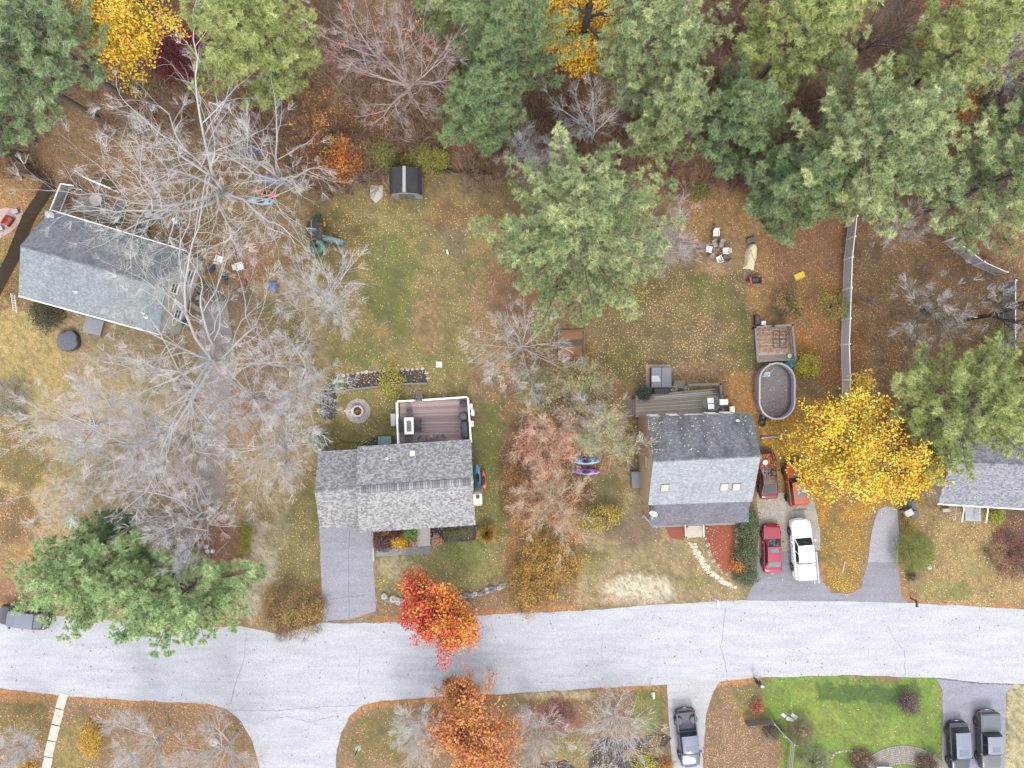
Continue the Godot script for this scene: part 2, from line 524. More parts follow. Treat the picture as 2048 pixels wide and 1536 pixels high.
func build_roads() -> void:
	var road := [V(-300, 1196), V(0, 1218), V(120, 1232), V(300, 1248), V(400, 1256), V(480, 1252), V(560, 1268), V(640, 1246), V(760, 1246), V(840, 1243), V(955, 1231), V(1024, 1227), V(1160, 1222), V(1300, 1210), V(1490, 1200), V(1700, 1202), V(1830, 1206), V(1950, 1213), V(2048, 1219), V(2350, 1240),
		V(2350, 1384), V(2048, 1368), V(1960, 1366), V(1870, 1356), V(1700, 1350), V(1520, 1355), V(1440, 1363), V(1334, 1369), V(1200, 1376), V(1024, 1387), V(880, 1393), V(760, 1402), V(724, 1411), V(700, 1431), V(682, 1466), V(672, 1510), V(668, 1800),
		V(530, 1800), V(519, 1536), V(505, 1482), V(482, 1442), V(452, 1417), V(420, 1408), V(250, 1400), V(130, 1392), V(0, 1376), V(-300, 1340)]
	var rm := asphalt(212, 215, 226)
	bare(px(road), 0.35, 7)
	var o := sheet("road", px(road), 0.012, rm, 0.05)
	var cm := M(164, 164, 174, 0.95, 0.0, "")
	crack(o, [V(492, 1262), V(490, 1300), V(482, 1340), V(470, 1370), V(461, 1408)], 0.05, 0.017, cm)
	crack(o, [V(452, 1420), V(560, 1421), V(640, 1414), V(720, 1411)], 0.05, 0.017, cm)
	crack(o, [V(505, 1450), V(540, 1436), V(580, 1434), V(620, 1444), V(680, 1430)], 0.045, 0.017, cm)
	crack(o, [V(720, 1312), V(718, 1370), V(730, 1400)], 0.035, 0.017, cm)
	crack(o, [V(849, 1322), V(850, 1345)], 0.035, 0.017, cm)
	crack(o, [V(1450, 1215), V(1448, 1250), V(1442, 1295), V(1452, 1335), V(1454, 1356)], 0.045, 0.017, cm)
	crack(o, [V(1204, 1265), V(1203, 1315)], 0.035, 0.017, cm)
	crack(o, [V(1775, 1250), V(1790, 1280), V(1808, 1300), V(1811, 1350)], 0.04, 0.017, cm)
	crack(o, [V(1800, 1215), V(1796, 1240)], 0.035, 0.017, cm)
	crack(o, [V(640, 1244), V(700, 1244), V(750, 1240)], 0.06, 0.017, cm)
	var drives := [
		["driveway", [V(639, 1050), V(744, 1056), V(746, 1110), V(752, 1222), V(700, 1239), V(645, 1242)], asphalt(176, 176, 192), 0.02, 1.0],
		["driveway", [V(1512, 985), V(1625, 985), V(1640, 1060), V(1640, 1100), V(1515, 1106), V(1518, 1040)], asphalt(196, 190, 184), 0.016, 7.0],
		["driveway", [V(1515, 1106), V(1632, 1098), V(1642, 1160), V(1662, 1185), V(1700, 1188), V(1722, 1175), V(1735, 1125), V(1796, 1124), V(1802, 1190), V(1816, 1206), V(1700, 1203), V(1492, 1201), V(1512, 1150)], asphalt(160, 160, 174), 0.019, 1.2],
		["driveway", [V(1756, 1020), V(1772, 1012), V(1794, 1018), V(1798, 1060), V(1796, 1124), V(1735, 1125), V(1744, 1060)], asphalt(190, 190, 202), 0.022, 2.5],
		["driveway", [V(1334, 1368), V(1440, 1362), V(1424, 1390), V(1412, 1430), V(1405, 1536), V(1402, 1800), V(1346, 1800), V(1344, 1536), V(1337, 1430)], asphalt(206, 206, 214), 0.016, 0.8],
		["driveway", [V(1872, 1357), V(1962, 1366), V(2030, 1367), V(2012, 1385), V(2010, 1536), V(2008, 1800), V(1884, 1800), V(1885, 1380)], asphalt(166, 168, 186), 0.016, 0.5],
		["driveway", [V(408, 610), V(452, 600), V(470, 700), V(458, 830), V(448, 1010), V(396, 1010), V(402, 830), V(396, 700)], asphalt(184, 174, 172), 0.016, 10.0],
	]
	for d in drives:
		var q := px(d[1])
		bare(q, d[4], 2 if d[4] > 6.0 else 4)
		var dn := sheet(d[0], q, d[3], d[2], 0.04)
		if d[1][0] == V(639, 1050):
			crack(dn, [V(698, 1062), V(697, 1140), V(699, 1236)], 0.05, 0.026, M(140, 140, 154, 0.95, 0.0, ""))
			crack(dn, [V(648, 1200), V(700, 1193), V(734, 1189)], 0.04, 0.027, M(140, 140, 154, 0.95, 0.0, ""))
		if d[1][0] == V(1872, 1357):
			crack(dn, [V(1866, 1356), V(1915, 1361), V(1962, 1367), V(2026, 1369)], 0.09, 0.021, M(110, 112, 126, 0.95, 0.0, ""))
	# dark edges where the verge laps over the asphalt
	# stray garden path slabs, lower left
	var sl := thing("stone_path", "pale concrete slab path running down from the road edge", "path", P(110, 1470))
	var a := [V(124, 1402), V(116, 1434), V(108, 1466), V(100, 1498), V(94, 1530)]
	for i in a.size():
		var g := Geo.new()
		var c := P(a[i].x, a[i].y)
		g.box(Vector3(c.x, 0.02, c.z), Vector3(0.85, 0.05, 1.5), -0.26 + R(-0.05, 0.05))
		wpart("slab", g, M(226, 218, 206, 0.9, 0.0, "blotch", 0.5), sl)

func shingle_pal(list: Array) -> Array:
	var out := []
	for v in list:
		out.append(B(v.x, v.y, v.z))
	return out

func build_houses() -> void:
	rng.seed = 300
	var white := M(244, 244, 246, 0.65, 0.0, "")
	# --- the grey house in the middle: main block and lower garage wing
	var t := thing("house", "grey shingled house with lower garage wing and reddish deck behind", "house", P(840, 985))
	var gp := shingle_pal([Vector3(206, 206, 214), Vector3(176, 174, 184), Vector3(150, 148, 160), Vector3(192, 190, 200), Vector3(216, 216, 224), Vector3(164, 160, 170)])
	var gp2 := shingle_pal([Vector3(216, 216, 222), Vector3(188, 186, 194), Vector3(160, 158, 168), Vector3(202, 200, 208), Vector3(224, 224, 230), Vector3(174, 170, 178)])  # same shingles made lighter: southern light painted onto the south slopes
	var m1 := gable(t, [V(715, 893), V(942, 879)], [V(711, 980), V(946, 963)], [V(720, 1065), V(951, 1050)], 4.0, 5.5, 4.0, gp, gp2, white, {"over": 0.3, "fascia": M(170, 170, 178, 0.8, 0.0, ""), "gutter1": false, "gutter2": false})
	var m2 := gable(t, [V(637, 903), V(725, 898)], [V(629, 981), V(725, 976)], [V(640, 1057), V(725, 1052)], 3.1, 4.5, 3.1, gp, gp2, white, {"over": 0.28, "fascia": M(170, 170, 178, 0.8, 0.0, ""), "gutter1": false, "gutter2": false})
	skylight(t, m1.a, m1.b, m1.c, m1.d, 0.485, 0.25, 0.5, 0.5, true)
	vent_pipe(t, on_slope(m1.a, m1.b, m1.c, m1.d, 0.26, 0.33))
	# ridge vent along the main roof
	var rv := Geo.new()
	var n := 46
	for i in n:
		var p: Vector3 = m1.d.lerp(m1.c, 0.05 + 0.93 * i / n); var q: Vector3 = m1.d.lerp(m1.c, 0.05 + 0.93 * (i + 0.8) / n)
		rv.col = gp[rng.randi() % gp.size()]
		for s in [m1.a, m1.e]:
			var k: Vector3 = (s - m1.d).normalized() * 0.34 + Vector3.UP * 0.06
			rv.quad(p + k, q + k, q + Vector3.UP * 0.1, p + Vector3.UP * 0.1)
			var kc := rv.col
			rv.col = B(92, 92, 102)  # shadow under the raised vent painted as dark edges and gaps
			rv.quad(p + k, q + k, q + k * 1.15 - Vector3.UP * 0.06, p + k * 1.15 - Vector3.UP * 0.06)
			var gq: Vector3 = m1.d.lerp(m1.c, 0.05 + 0.93 * (i + 1.0) / n)
			rv.quad(q + k - Vector3.UP * 0.012, gq + k - Vector3.UP * 0.012, gq + Vector3.UP * 0.088, q + Vector3.UP * 0.088)
			rv.col = kc
	wpart("ridge_vent", rv, VM(0.9, 0.0, "grain"), t)
	for k in 3:
		house_window(t, m1.wb.lerp(m1.wf, [0.2, 0.36, 0.86][k]) + Vector3.UP * 2.4, m1.along, 0.9, 1.1)
	for k in 3:
		house_window(t, m1.we.lerp(m1.wf, [0.16, 0.78, 0.9][k]) + Vector3.UP * 2.3, m1.acr, 1.0, 1.2)
	house_door(t, m1.we.lerp(m1.wf, 0.56) + Vector3.UP * 0.5, m1.acr, 0.95, 2.05, 150, 60, 50)
	house_door(t, m1.wa.lerp(m1.wb, 0.6) + Vector3.UP * 0.86, -m1.acr, 1.7, 2.05, 230, 232, 235)
	house_window(t, m1.wa.lerp(m1.wb, 0.86) + Vector3.UP * 2.4, -m1.acr, 0.9, 1.1)
	# two garage doors
	for k in 2:
		var gd := Geo.new()
		var c: Vector3 = m2.we.lerp(m2.wf, 0.25 + 0.42 * k) + m2.acr * 0.04
		var bs := Basis(m2.along, Vector3.UP, m2.acr)
		for r in 4:
			gd.boxb(c + Vector3.UP * (0.28 + 0.54 * r), Vector3(1.9, 0.52, 0.06), bs)
		wpart("garage_door", gd, M(236, 238, 240, 0.6, 0.0, ""), t)
	# chimney on the east gable
	var ch := Geo.new()
	var cc: Vector3 = P(958, 990, 3.0)
	ch.box(Vector3(cc.x, 2.7, cc.z), Vector3(0.62, 5.4, 1.25), 0.06)
	var chp := wpart("chimney", ch, M(190, 176, 168, 0.9, 0.0, "blotch", 0.7), t)
	var cap := Geo.new()
	cap.box(Vector3(cc.x, 5.46, cc.z), Vector3(0.78, 0.12, 0.95), 0.06)
	wsub("cap", cap, M(240, 236, 220, 0.8, 0.0, ""), chp)
	var fl := Geo.new()
	fl.box(Vector3(cc.x, 5.62, cc.z - 0.25), Vector3(0.28, 0.2, 0.28), 0.06)
	wsub("flue", fl, M(40, 38, 38, 0.8, 0.0, ""), chp)
	bare([m1.wa, m1.wb, m1.wf, m1.we], 0.0)
	bare([m2.wa, m2.wb, m2.wf, m2.we], 0.0)
	# front walk
	var fw := Geo.new()
	for k in 7:
		fw.bar(P(834.5, 1060 + k * 4.8, 0.4), P(860.5, 1058.5 + k * 4.8, 0.4), 0.225, 0.05)
	wpart("front_landing", fw, M(226, 222, 218, 0.85, 0.0, "streak", 0.9), t)
	var fs := Geo.new()
	fs.box(P(847.5, 1075, 0.185), Vector3(1.2, 0.37, 1.6), 0.05)
	wpart("landing_base", fs, M(200, 198, 196, 0.9, 0.0, "blotch"), t)

	# --- the blue-grey house
	var h2 := thing("house", "blue-grey cape house with stained dark north roof and three small skylights", "house", P(1395, 945))
	var n2 := shingle_pal([Vector3(150, 157, 168), Vector3(162, 168, 178), Vector3(134, 141, 152), Vector3(176, 182, 190), Vector3(146, 152, 162)])  # darker than the south palette: algae, plus north-side shade put into the colour
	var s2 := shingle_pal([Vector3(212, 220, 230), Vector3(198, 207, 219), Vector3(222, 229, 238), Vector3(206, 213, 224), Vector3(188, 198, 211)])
	var cedar := M(234, 198, 158, 0.85, 0.0, "streak", 0.7)
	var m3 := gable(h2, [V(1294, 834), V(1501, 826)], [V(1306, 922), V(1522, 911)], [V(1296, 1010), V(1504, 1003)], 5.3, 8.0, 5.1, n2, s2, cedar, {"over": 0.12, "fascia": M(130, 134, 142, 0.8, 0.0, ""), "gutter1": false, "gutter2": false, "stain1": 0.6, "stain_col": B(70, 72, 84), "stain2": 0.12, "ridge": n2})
	var pr := Geo.new()
	var pa := P(1299, 1052, 3.9); var pb := P(1497, 1044, 3.9); var pc := P(1498, 990, 5.42); var pd := P(1306, 996, 5.42)
	slab(pr, pa + Vector3.DOWN * 0.07, pb + Vector3.DOWN * 0.07, pc + Vector3.DOWN * 0.07, pd + Vector3.DOWN * 0.07, 0.1)
	var pro := wpart("porch_roof", pr, M(230, 230, 230, 0.7, 0.0, ""), h2)
	var ps := Geo.new()
	var p2 := shingle_pal([Vector3(150, 148, 164), Vector3(134, 132, 148), Vector3(162, 160, 174), Vector3(144, 142, 158)])
	shingles(ps, pa + Vector3.UP * 0.004, pb + Vector3.UP * 0.004, pc + Vector3.UP * 0.004, pd + Vector3.UP * 0.004, p2, 0.35, B(92, 92, 108))
	wsub("shingles", ps, VM(0.9, 0.0, "grain"), pro).set_meta("kind", "stuff")
	for k in 5:
		var po := Geo.new()
		var pp: Vector3 = pa.lerp(pb, 0.02 + 0.24 * k)
		po.box(Vector3(pp.x, 1.9, pp.z - 0.25), Vector3(0.14, 3.8, 0.14))
		wpart("porch_post", po, white, h2)
	var pf := Geo.new()
	pf.poly([P(1302, 1008, 0), P(1496, 1000, 0), P(1497, 1046, 0.0), P(1302, 1053, 0.0)], 0.0, 0.55)
	wpart("porch_floor", pf, M(190, 186, 180, 0.85, 0.0, "streak", 1.0), h2)
	for e in [[0.14, 0.38], [0.705, 0.34], [0.82, 0.33]]:
		skylight(h2, m3.e, m3.f, m3.c, m3.d, e[0], e[1] + 0.02, 0.62, 0.72, true)
	vent_pipe(h2, on_slope(m3.a, m3.b, m3.c, m3.d, 0.86, 0.18))
	house_window(h2, m3.wa.lerp(m3.we, 0.52) + Vector3.UP * 4.9, -m3.along, 0.8, 1.0, Vector3(230, 226, 220))
	house_window(h2, m3.wa.lerp(m3.we, 0.25) + Vector3.UP * 1.9, -m3.along, 0.8, 1.1)
	for k in 4:
		house_window(h2, m3.we.lerp(m3.wf, [0.12, 0.28, 0.66, 0.84][k]) + Vector3.UP * 1.9, m3.acr, 0.9, 1.2)
		house_window(h2, m3.wa.lerp(m3.wb, [0.12, 0.32, 0.72, 0.88][k]) + Vector3.UP * 2.2, -m3.acr, 0.9, 1.1)
	house_door(h2, m3.we.lerp(m3.wf, 0.44) + Vector3.UP * 0.55, m3.acr, 0.95, 2.05, 140, 60, 54)
	house_door(h2, m3.wa.lerp(m3.wb, 0.52) + Vector3.UP * 0.6, -m3.acr, 1.6, 2.05, 235, 236, 238)
	var bh := Geo.new()
	bh.box(P(1276, 958, 0.45), Vector3(1.35, 0.9, 1.6), 0.05)
	wpart("bulkhead", bh, M(146, 150, 156, 0.8, 0.0, "blotch"), h2)
	# porch steps
	for k in 6:
		var st := Geo.new()
		var y := 0.52 - k * 0.085
		st.bar(P(1373, 1051 + k * 4.4, y), P(1405, 1049.5 + k * 4.4, y), 0.225, 0.05)
		wpart("step", st, M(246, 240, 222, 0.8, 0.0, "streak", 0.9), h2)
	for s in [1370.5, 1407.0]:
		var sr := Geo.new()
		sr.bar(P(s, 1049, 1.4), P(s + 1.0, 1074, 0.95), 0.12, 0.06)
		for e in 2:
			var b0 := P(s, 1051 + 22 * e)
			sr.box(Vector3(b0.x, 0.6 - 0.1 * e, b0.z), Vector3(0.1, 1.3 - 0.4 * e, 0.1))
		wpart("stair_rail", sr, M(250, 246, 232, 0.6, 0.0, ""), h2)
	bare([m3.wa, m3.wb, m3.wf, m3.we], 0.0)
	bare([P(1368, 1050), P(1410, 1049), P(1410, 1080), P(1370, 1080)], 1.0)
	var rt := []
	var rcol := []
	for k in 90:
		var u := pow(rng.randf(), 1.8)
		var lp := on_slope(m3.a, m3.b, m3.c, m3.d, u, R(0.02, 0.85)) + Vector3.UP * 0.05
		var ls := R(0.09, 0.15)
		rt.append(Transform3D(Basis(Vector3.UP, R(0, TAU)).scaled(Vector3(ls, ls, ls)), lp))
		rcol.append(B(236, 228, 196))
	tag(many(numbered("fallen_leaves"), leaf_one, VM(0.85), rt, rcol, self), "pale leaves lying on stained north roof of blue-grey house", "leaves", "", "stuff")
	# satellite dish on the porch roof corner
	var dish := thing("satellite_dish", "white satellite dish on an arm at porch roof corner of blue-grey house", "dish", P(1308, 1022, 4.75))
	var dm := Geo.new()
	dm.tube([Vector3(0.0, -0.25, 0), Vector3(0, 0.25, 0), Vector3(-0.1, 0.42, 0.06)], [0.03, 0.03, 0.03], 6)
	part("mast", dm, M(190, 190, 194, 0.5, 0.4, ""), dish)
	var dd := Geo.new()
	dd.lathe(Vector3(-0.1, 0.45, 0.08), [Vector2(0.001, 0), Vector2(0.2, 0.03), Vector2(0.36, 0.11), Vector2(0.37, 0.12), Vector2(0.2, 0.045), Vector2(0.001, 0.02)], 18, Basis(Vector3.RIGHT, 0.75) * Basis(Vector3.BACK, 0.4))
	part("reflector", dd, M(246, 246, 248, 0.4, 0.0, ""), dish)
	var da := Geo.new()
	da.tube([Vector3(-0.1, 0.4, 0.12), Vector3(-0.26, 0.55, 0.5)], [0.015, 0.015], 5)
	da.box(Vector3(-0.27, 0.57, 0.52), Vector3(0.1, 0.08, 0.12))
	part("feed_arm", da, M(230, 230, 232, 0.5, 0.0, ""), dish)

	# --- the long house on the left, turned
	var h3 := thing("house", "long house on left with slate-grey roof and pale gable wall", "house", P(215, 560))
	var n3 := shingle_pal([Vector3(150, 158, 170), Vector3(162, 170, 180), Vector3(134, 142, 156), Vector3(172, 178, 186), Vector3(156, 162, 172)])  # north shingles carry an algae tone and some painted shade
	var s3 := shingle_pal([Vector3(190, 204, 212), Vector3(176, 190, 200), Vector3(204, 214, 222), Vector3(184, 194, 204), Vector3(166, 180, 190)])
	var cream := M(238, 236, 228, 0.85, 0.0, "grain", 0.5)
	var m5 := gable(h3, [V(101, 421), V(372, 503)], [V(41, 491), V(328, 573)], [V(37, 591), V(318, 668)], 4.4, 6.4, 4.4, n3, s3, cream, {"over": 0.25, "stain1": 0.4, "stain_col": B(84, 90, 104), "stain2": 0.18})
	house_window(h3, m5.wb.lerp(m5.wf, 0.44) + Vector3.UP * 3.9, m5.along, 0.9, 1.1)
	house_window(h3, m5.wb.lerp(m5.wf, 0.26) + Vector3.UP * 1.7, m5.along, 1.5, 1.1)
	house_window(h3, m5.wb.lerp(m5.wf, 0.75) + Vector3.UP * 1.7, m5.along, 0.9, 1.1)
	for k in 5:
		house_window(h3, m5.we.lerp(m5.wf, [0.1, 0.25, 0.62, 0.75, 0.9][k]) + Vector3.UP * 2.0, m5.acr, 1.0, 1.2)
		house_window(h3, m5.wa.lerp(m5.wb, [0.1, 0.28, 0.55, 0.75, 0.9][k]) + Vector3.UP * 2.0, -m5.acr, 1.0, 1.2)
	house_door(h3, m5.we.lerp(m5.wf, 0.45) + Vector3.UP * 0.3, m5.acr, 0.95, 2.05, 120, 70, 60)
	bare([m5.wa, m5.wb, m5.wf, m5.we], 0.0)
	var vx := 0
	for e in [[0.3, 0.4], [0.78, 0.35], [0.8, 0.28]]:
		vent_pipe(h3, on_slope(m5.e, m5.f, m5.c, m5.d, e[0] + 0.1, e[1]))
	# stoop before it
	var so := Geo.new()
	so.poly([P(172, 632, 0.3), P(208, 642, 0.3), P(200, 672, 0.3), P(165, 664, 0.3)], 0.0, 0.3)
	wpart("stoop", so, M(186, 192, 202, 0.85, 0.0, "streak", 1.0), h3)
	# antenna dish at its north-west corner
	var ds := thing("satellite_dish", "small grey satellite dish at upper corner of long left house", "dish", P(106, 430, 4.5))
	var d2 := Geo.new()
	d2.lathe(Vector3(0, 0.4, 0), [Vector2(0.001, 0), Vector2(0.22, 0.04), Vector2(0.4, 0.13), Vector2(0.41, 0.145), Vector2(0.2, 0.055), Vector2(0.001, 0.02)], 18, Basis(Vector3.RIGHT, 0.8))
	part("reflector", d2, M(206, 212, 222, 0.4, 0.0, ""), ds)
	var d3 := Geo.new()
	d3.tube([Vector3(0, -0.2, 0), Vector3(0, 0.4, 0)], [0.03, 0.03], 6)
	d3.tube([Vector3(0, 0.36, 0.05), Vector3(0.1, 0.6, 0.4)], [0.016, 0.016], 5)
	part("mast", d3, M(220, 222, 226, 0.4, 0.3, ""), ds)

	# --- the house on the right edge, half under the pine
	var h4 := thing("house", "low house at right edge with speckled grey roof, partly under a pine", "house", P(2010, 930))
	var n4 := shingle_pal([Vector3(186, 190, 202), Vector3(166, 170, 184), Vector3(206, 210, 220), Vector3(150, 156, 170), Vector3(196, 200, 210)])
	var m7 := gable(h4, [V(1882, 838), V(2250, 850)], [V(1902, 924), V(2330, 940)], [V(1876, 1007), V(2250, 1030)], 3.4, 5.2, 3.4, n4, n4, M(244, 238, 228, 0.85, 0.0, "grain", 0.5), {"over": 0.3, "gutter1": false})
	house_window(h4, m7.wa.lerp(m7.we, 0.74) + Vector3.UP * 1.5, -m7.along, 0.9, 1.1, Vector3(120, 118, 116))
	house_window(h4, m7.wa.lerp(m7.we, 0.36) + Vector3.UP * 1.5, -m7.along, 0.9, 1.0, Vector3(120, 118, 116))
	house_window(h4, m7.we.lerp(m7.wf, 0.1) + Vector3.UP * 1.5, m7.acr, 1.0, 1.1)
	house_door(h4, m7.we.lerp(m7.wf, 0.21) + Vector3.UP * 0.5, m7.acr, 0.95, 2.0, 120, 60, 60)
	bare([m7.wa, m7.wb, m7.wf, m7.we], 0.0)
	# its white steps
	var lb := P(1931, 1015); var rb := P(1970, 1016)
	for k in 5:
		var st := Geo.new()
		st.bar(P(1930, 1016 + k * 5.6, 0.6 - k * 0.11), P(1962, 1017 + k * 5.6, 0.6 - k * 0.11), 0.32, 0.06)
		wpart("step", st, M(216, 222, 228, 0.85, 0.0, "streak", 1.0), h4)
	for s in [[1926.0, 1011.0], [1974.0, 1013.0]]:
		var rl := Geo.new()
		rl.bar(P(s[0], s[1], 1.55), P(s[0] + 2.0, s[1] + 6, 1.5), 0.09, 0.07)
		rl.bar(P(s[0] + 2.0, s[1] + 6, 1.5), P(s[0] - 2.0, s[1] + 33, 1.0), 0.09, 0.07)
		var ro := wpart("stair_rail", rl, white, h4)
		for k in 8:
			var p0 := P(s[0] + 1.0 - k * 0.4, s[1] + 3 + k * 4.0, 1.5 - k * 0.065)
			var bl := Geo.new()
			bl.box(Vector3(p0.x * 0.985, p0.y * 0.5 + 0.05, p0.z * 0.985), Vector3(0.05, p0.y - 0.1, 0.05))
			wsub("baluster", bl, white, ro)

	# --- shed with a gambrel roof
	var sh := thing("shed", "small shed with dark gambrel roof, white ridge strip and double doors", "shed", P(813, 385))
	var y0 := 372.0
	var ridge_x := 808.5
	var hN := 345.0
	var xs := [[780.0, 1.75], [790.0, 2.45], [808.5, 2.95], [832.0, 2.45], [842.0, 1.75]]
	var f0 := []
	var f1 := []
	var zc := P(812, 398).z
	var zn := P(812, 352).z
	var cx0 := P(817, 398).x
	for e in [[-1.5, 1.75], [-1.2, 2.4], [0.0, 2.9], [1.2, 2.4], [1.5, 1.75]]:
		f0.append(Vector3(cx0 + e[0], e[1], zc + 0.1))
		f1.append(Vector3(cx0 + e[0], e[1], zn - 0.1))
	var shp := shingle_pal([Vector3(62, 64, 78), Vector3(54, 56, 70), Vector3(70, 72, 86), Vector3(58, 60, 72)])
	var rg := Geo.new()
	var sg := Geo.new()
	for i in 4:
		slab(rg, f0[i], f0[i + 1], f1[i + 1], f1[i], 0.06)
		var lo_i := i if i < 2 else i + 1
		var hi_i := i + 1 if i < 2 else i
		shingles(sg, f0[lo_i] + Vector3.UP * 0.003, f1[lo_i] + Vector3.UP * 0.003, f1[hi_i] + Vector3.UP * 0.003, f0[hi_i] + Vector3.UP * 0.003, shp, 0.0)
	var ro2 := wpart("roof", rg, M(80, 80, 90, 0.8, 0.0, ""), sh)
	wsub("shingles", sg, VM(0.9, 0.0, "grain"), ro2).set_meta("kind", "stuff")
	var rs := Geo.new()
	for s in [1, 3]:
		var k: Vector3 = (f0[s] - f0[2]).normalized() * 0.16 + Vector3.UP * 0.04
		rs.quad(f0[2] + Vector3.UP * 0.04, f1[2] + Vector3.UP * 0.04, f1[2] + k, f0[2] + k)
	wsub("ridge_strip", rs, M(206, 208, 218, 0.7, 0.0, ""), ro2)
	var sw := M(196, 194, 196, 0.8, 0.0, "streak", 0.9)
	for e in [[zc, 1.0], [zn, -1.0]]:
		var wg := Geo.new()
		var zz: float = e[0]
		var pol := [Vector3(cx0 - 1.42, 0.05, zz), Vector3(cx0 + 1.42, 0.05, zz), Vector3(cx0 + 1.42, 1.72, zz), Vector3(cx0 + 1.15, 2.36, zz), Vector3(cx0, 2.84, zz), Vector3(cx0 - 1.15, 2.36, zz), Vector3(cx0 - 1.42, 1.72, zz)]
		for i in range(1, 6):
			wg.tri(pol[0], pol[i], pol[i + 1])
			wg.tri(pol[0] - Vector3(0, 0, 0.05 * e[1]), pol[i] - Vector3(0, 0, 0.05 * e[1]), pol[i + 1] - Vector3(0, 0, 0.05 * e[1]))
		wpart("wall", wg, sw, sh)
	for s in [-1.0, 1.0]:
		var wg := Geo.new()
		wg.box(Vector3(cx0 + s * 1.4, 0.87, (zc + zn) * 0.5), Vector3(0.06, 1.7, absf(zc - zn) - 0.02))
		for k in 9:
			wg.box(Vector3(cx0 + s * 1.44, 0.87, lerpf(zn + 0.15, zc - 0.15, k / 8.0)), Vector3(0.03, 1.7, 0.04))
		wpart("wall", wg, sw, sh)
		var dg := Geo.new()
		dg.box(Vector3(cx0 + s * 0.37, 0.95, zc + 0.03), Vector3(0.72, 1.75, 0.05))
		var dr := wpart("door", dg, M(134, 134, 128, 0.8, 0.0, "streak", 0.9), sh)
		var hg := Geo.new()
		hg.box(Vector3(cx0 + s * 0.08, 1.0, zc + 0.07), Vector3(0.04, 0.16, 0.05))
		wsub("handle", hg, M(70, 70, 72, 0.4, 0.5, ""), dr)
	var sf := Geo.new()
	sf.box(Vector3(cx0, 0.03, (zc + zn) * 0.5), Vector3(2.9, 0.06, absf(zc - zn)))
	wpart("floor", sf, M(120, 110, 100, 0.9, 0.0, "streak", 0.9), sh)

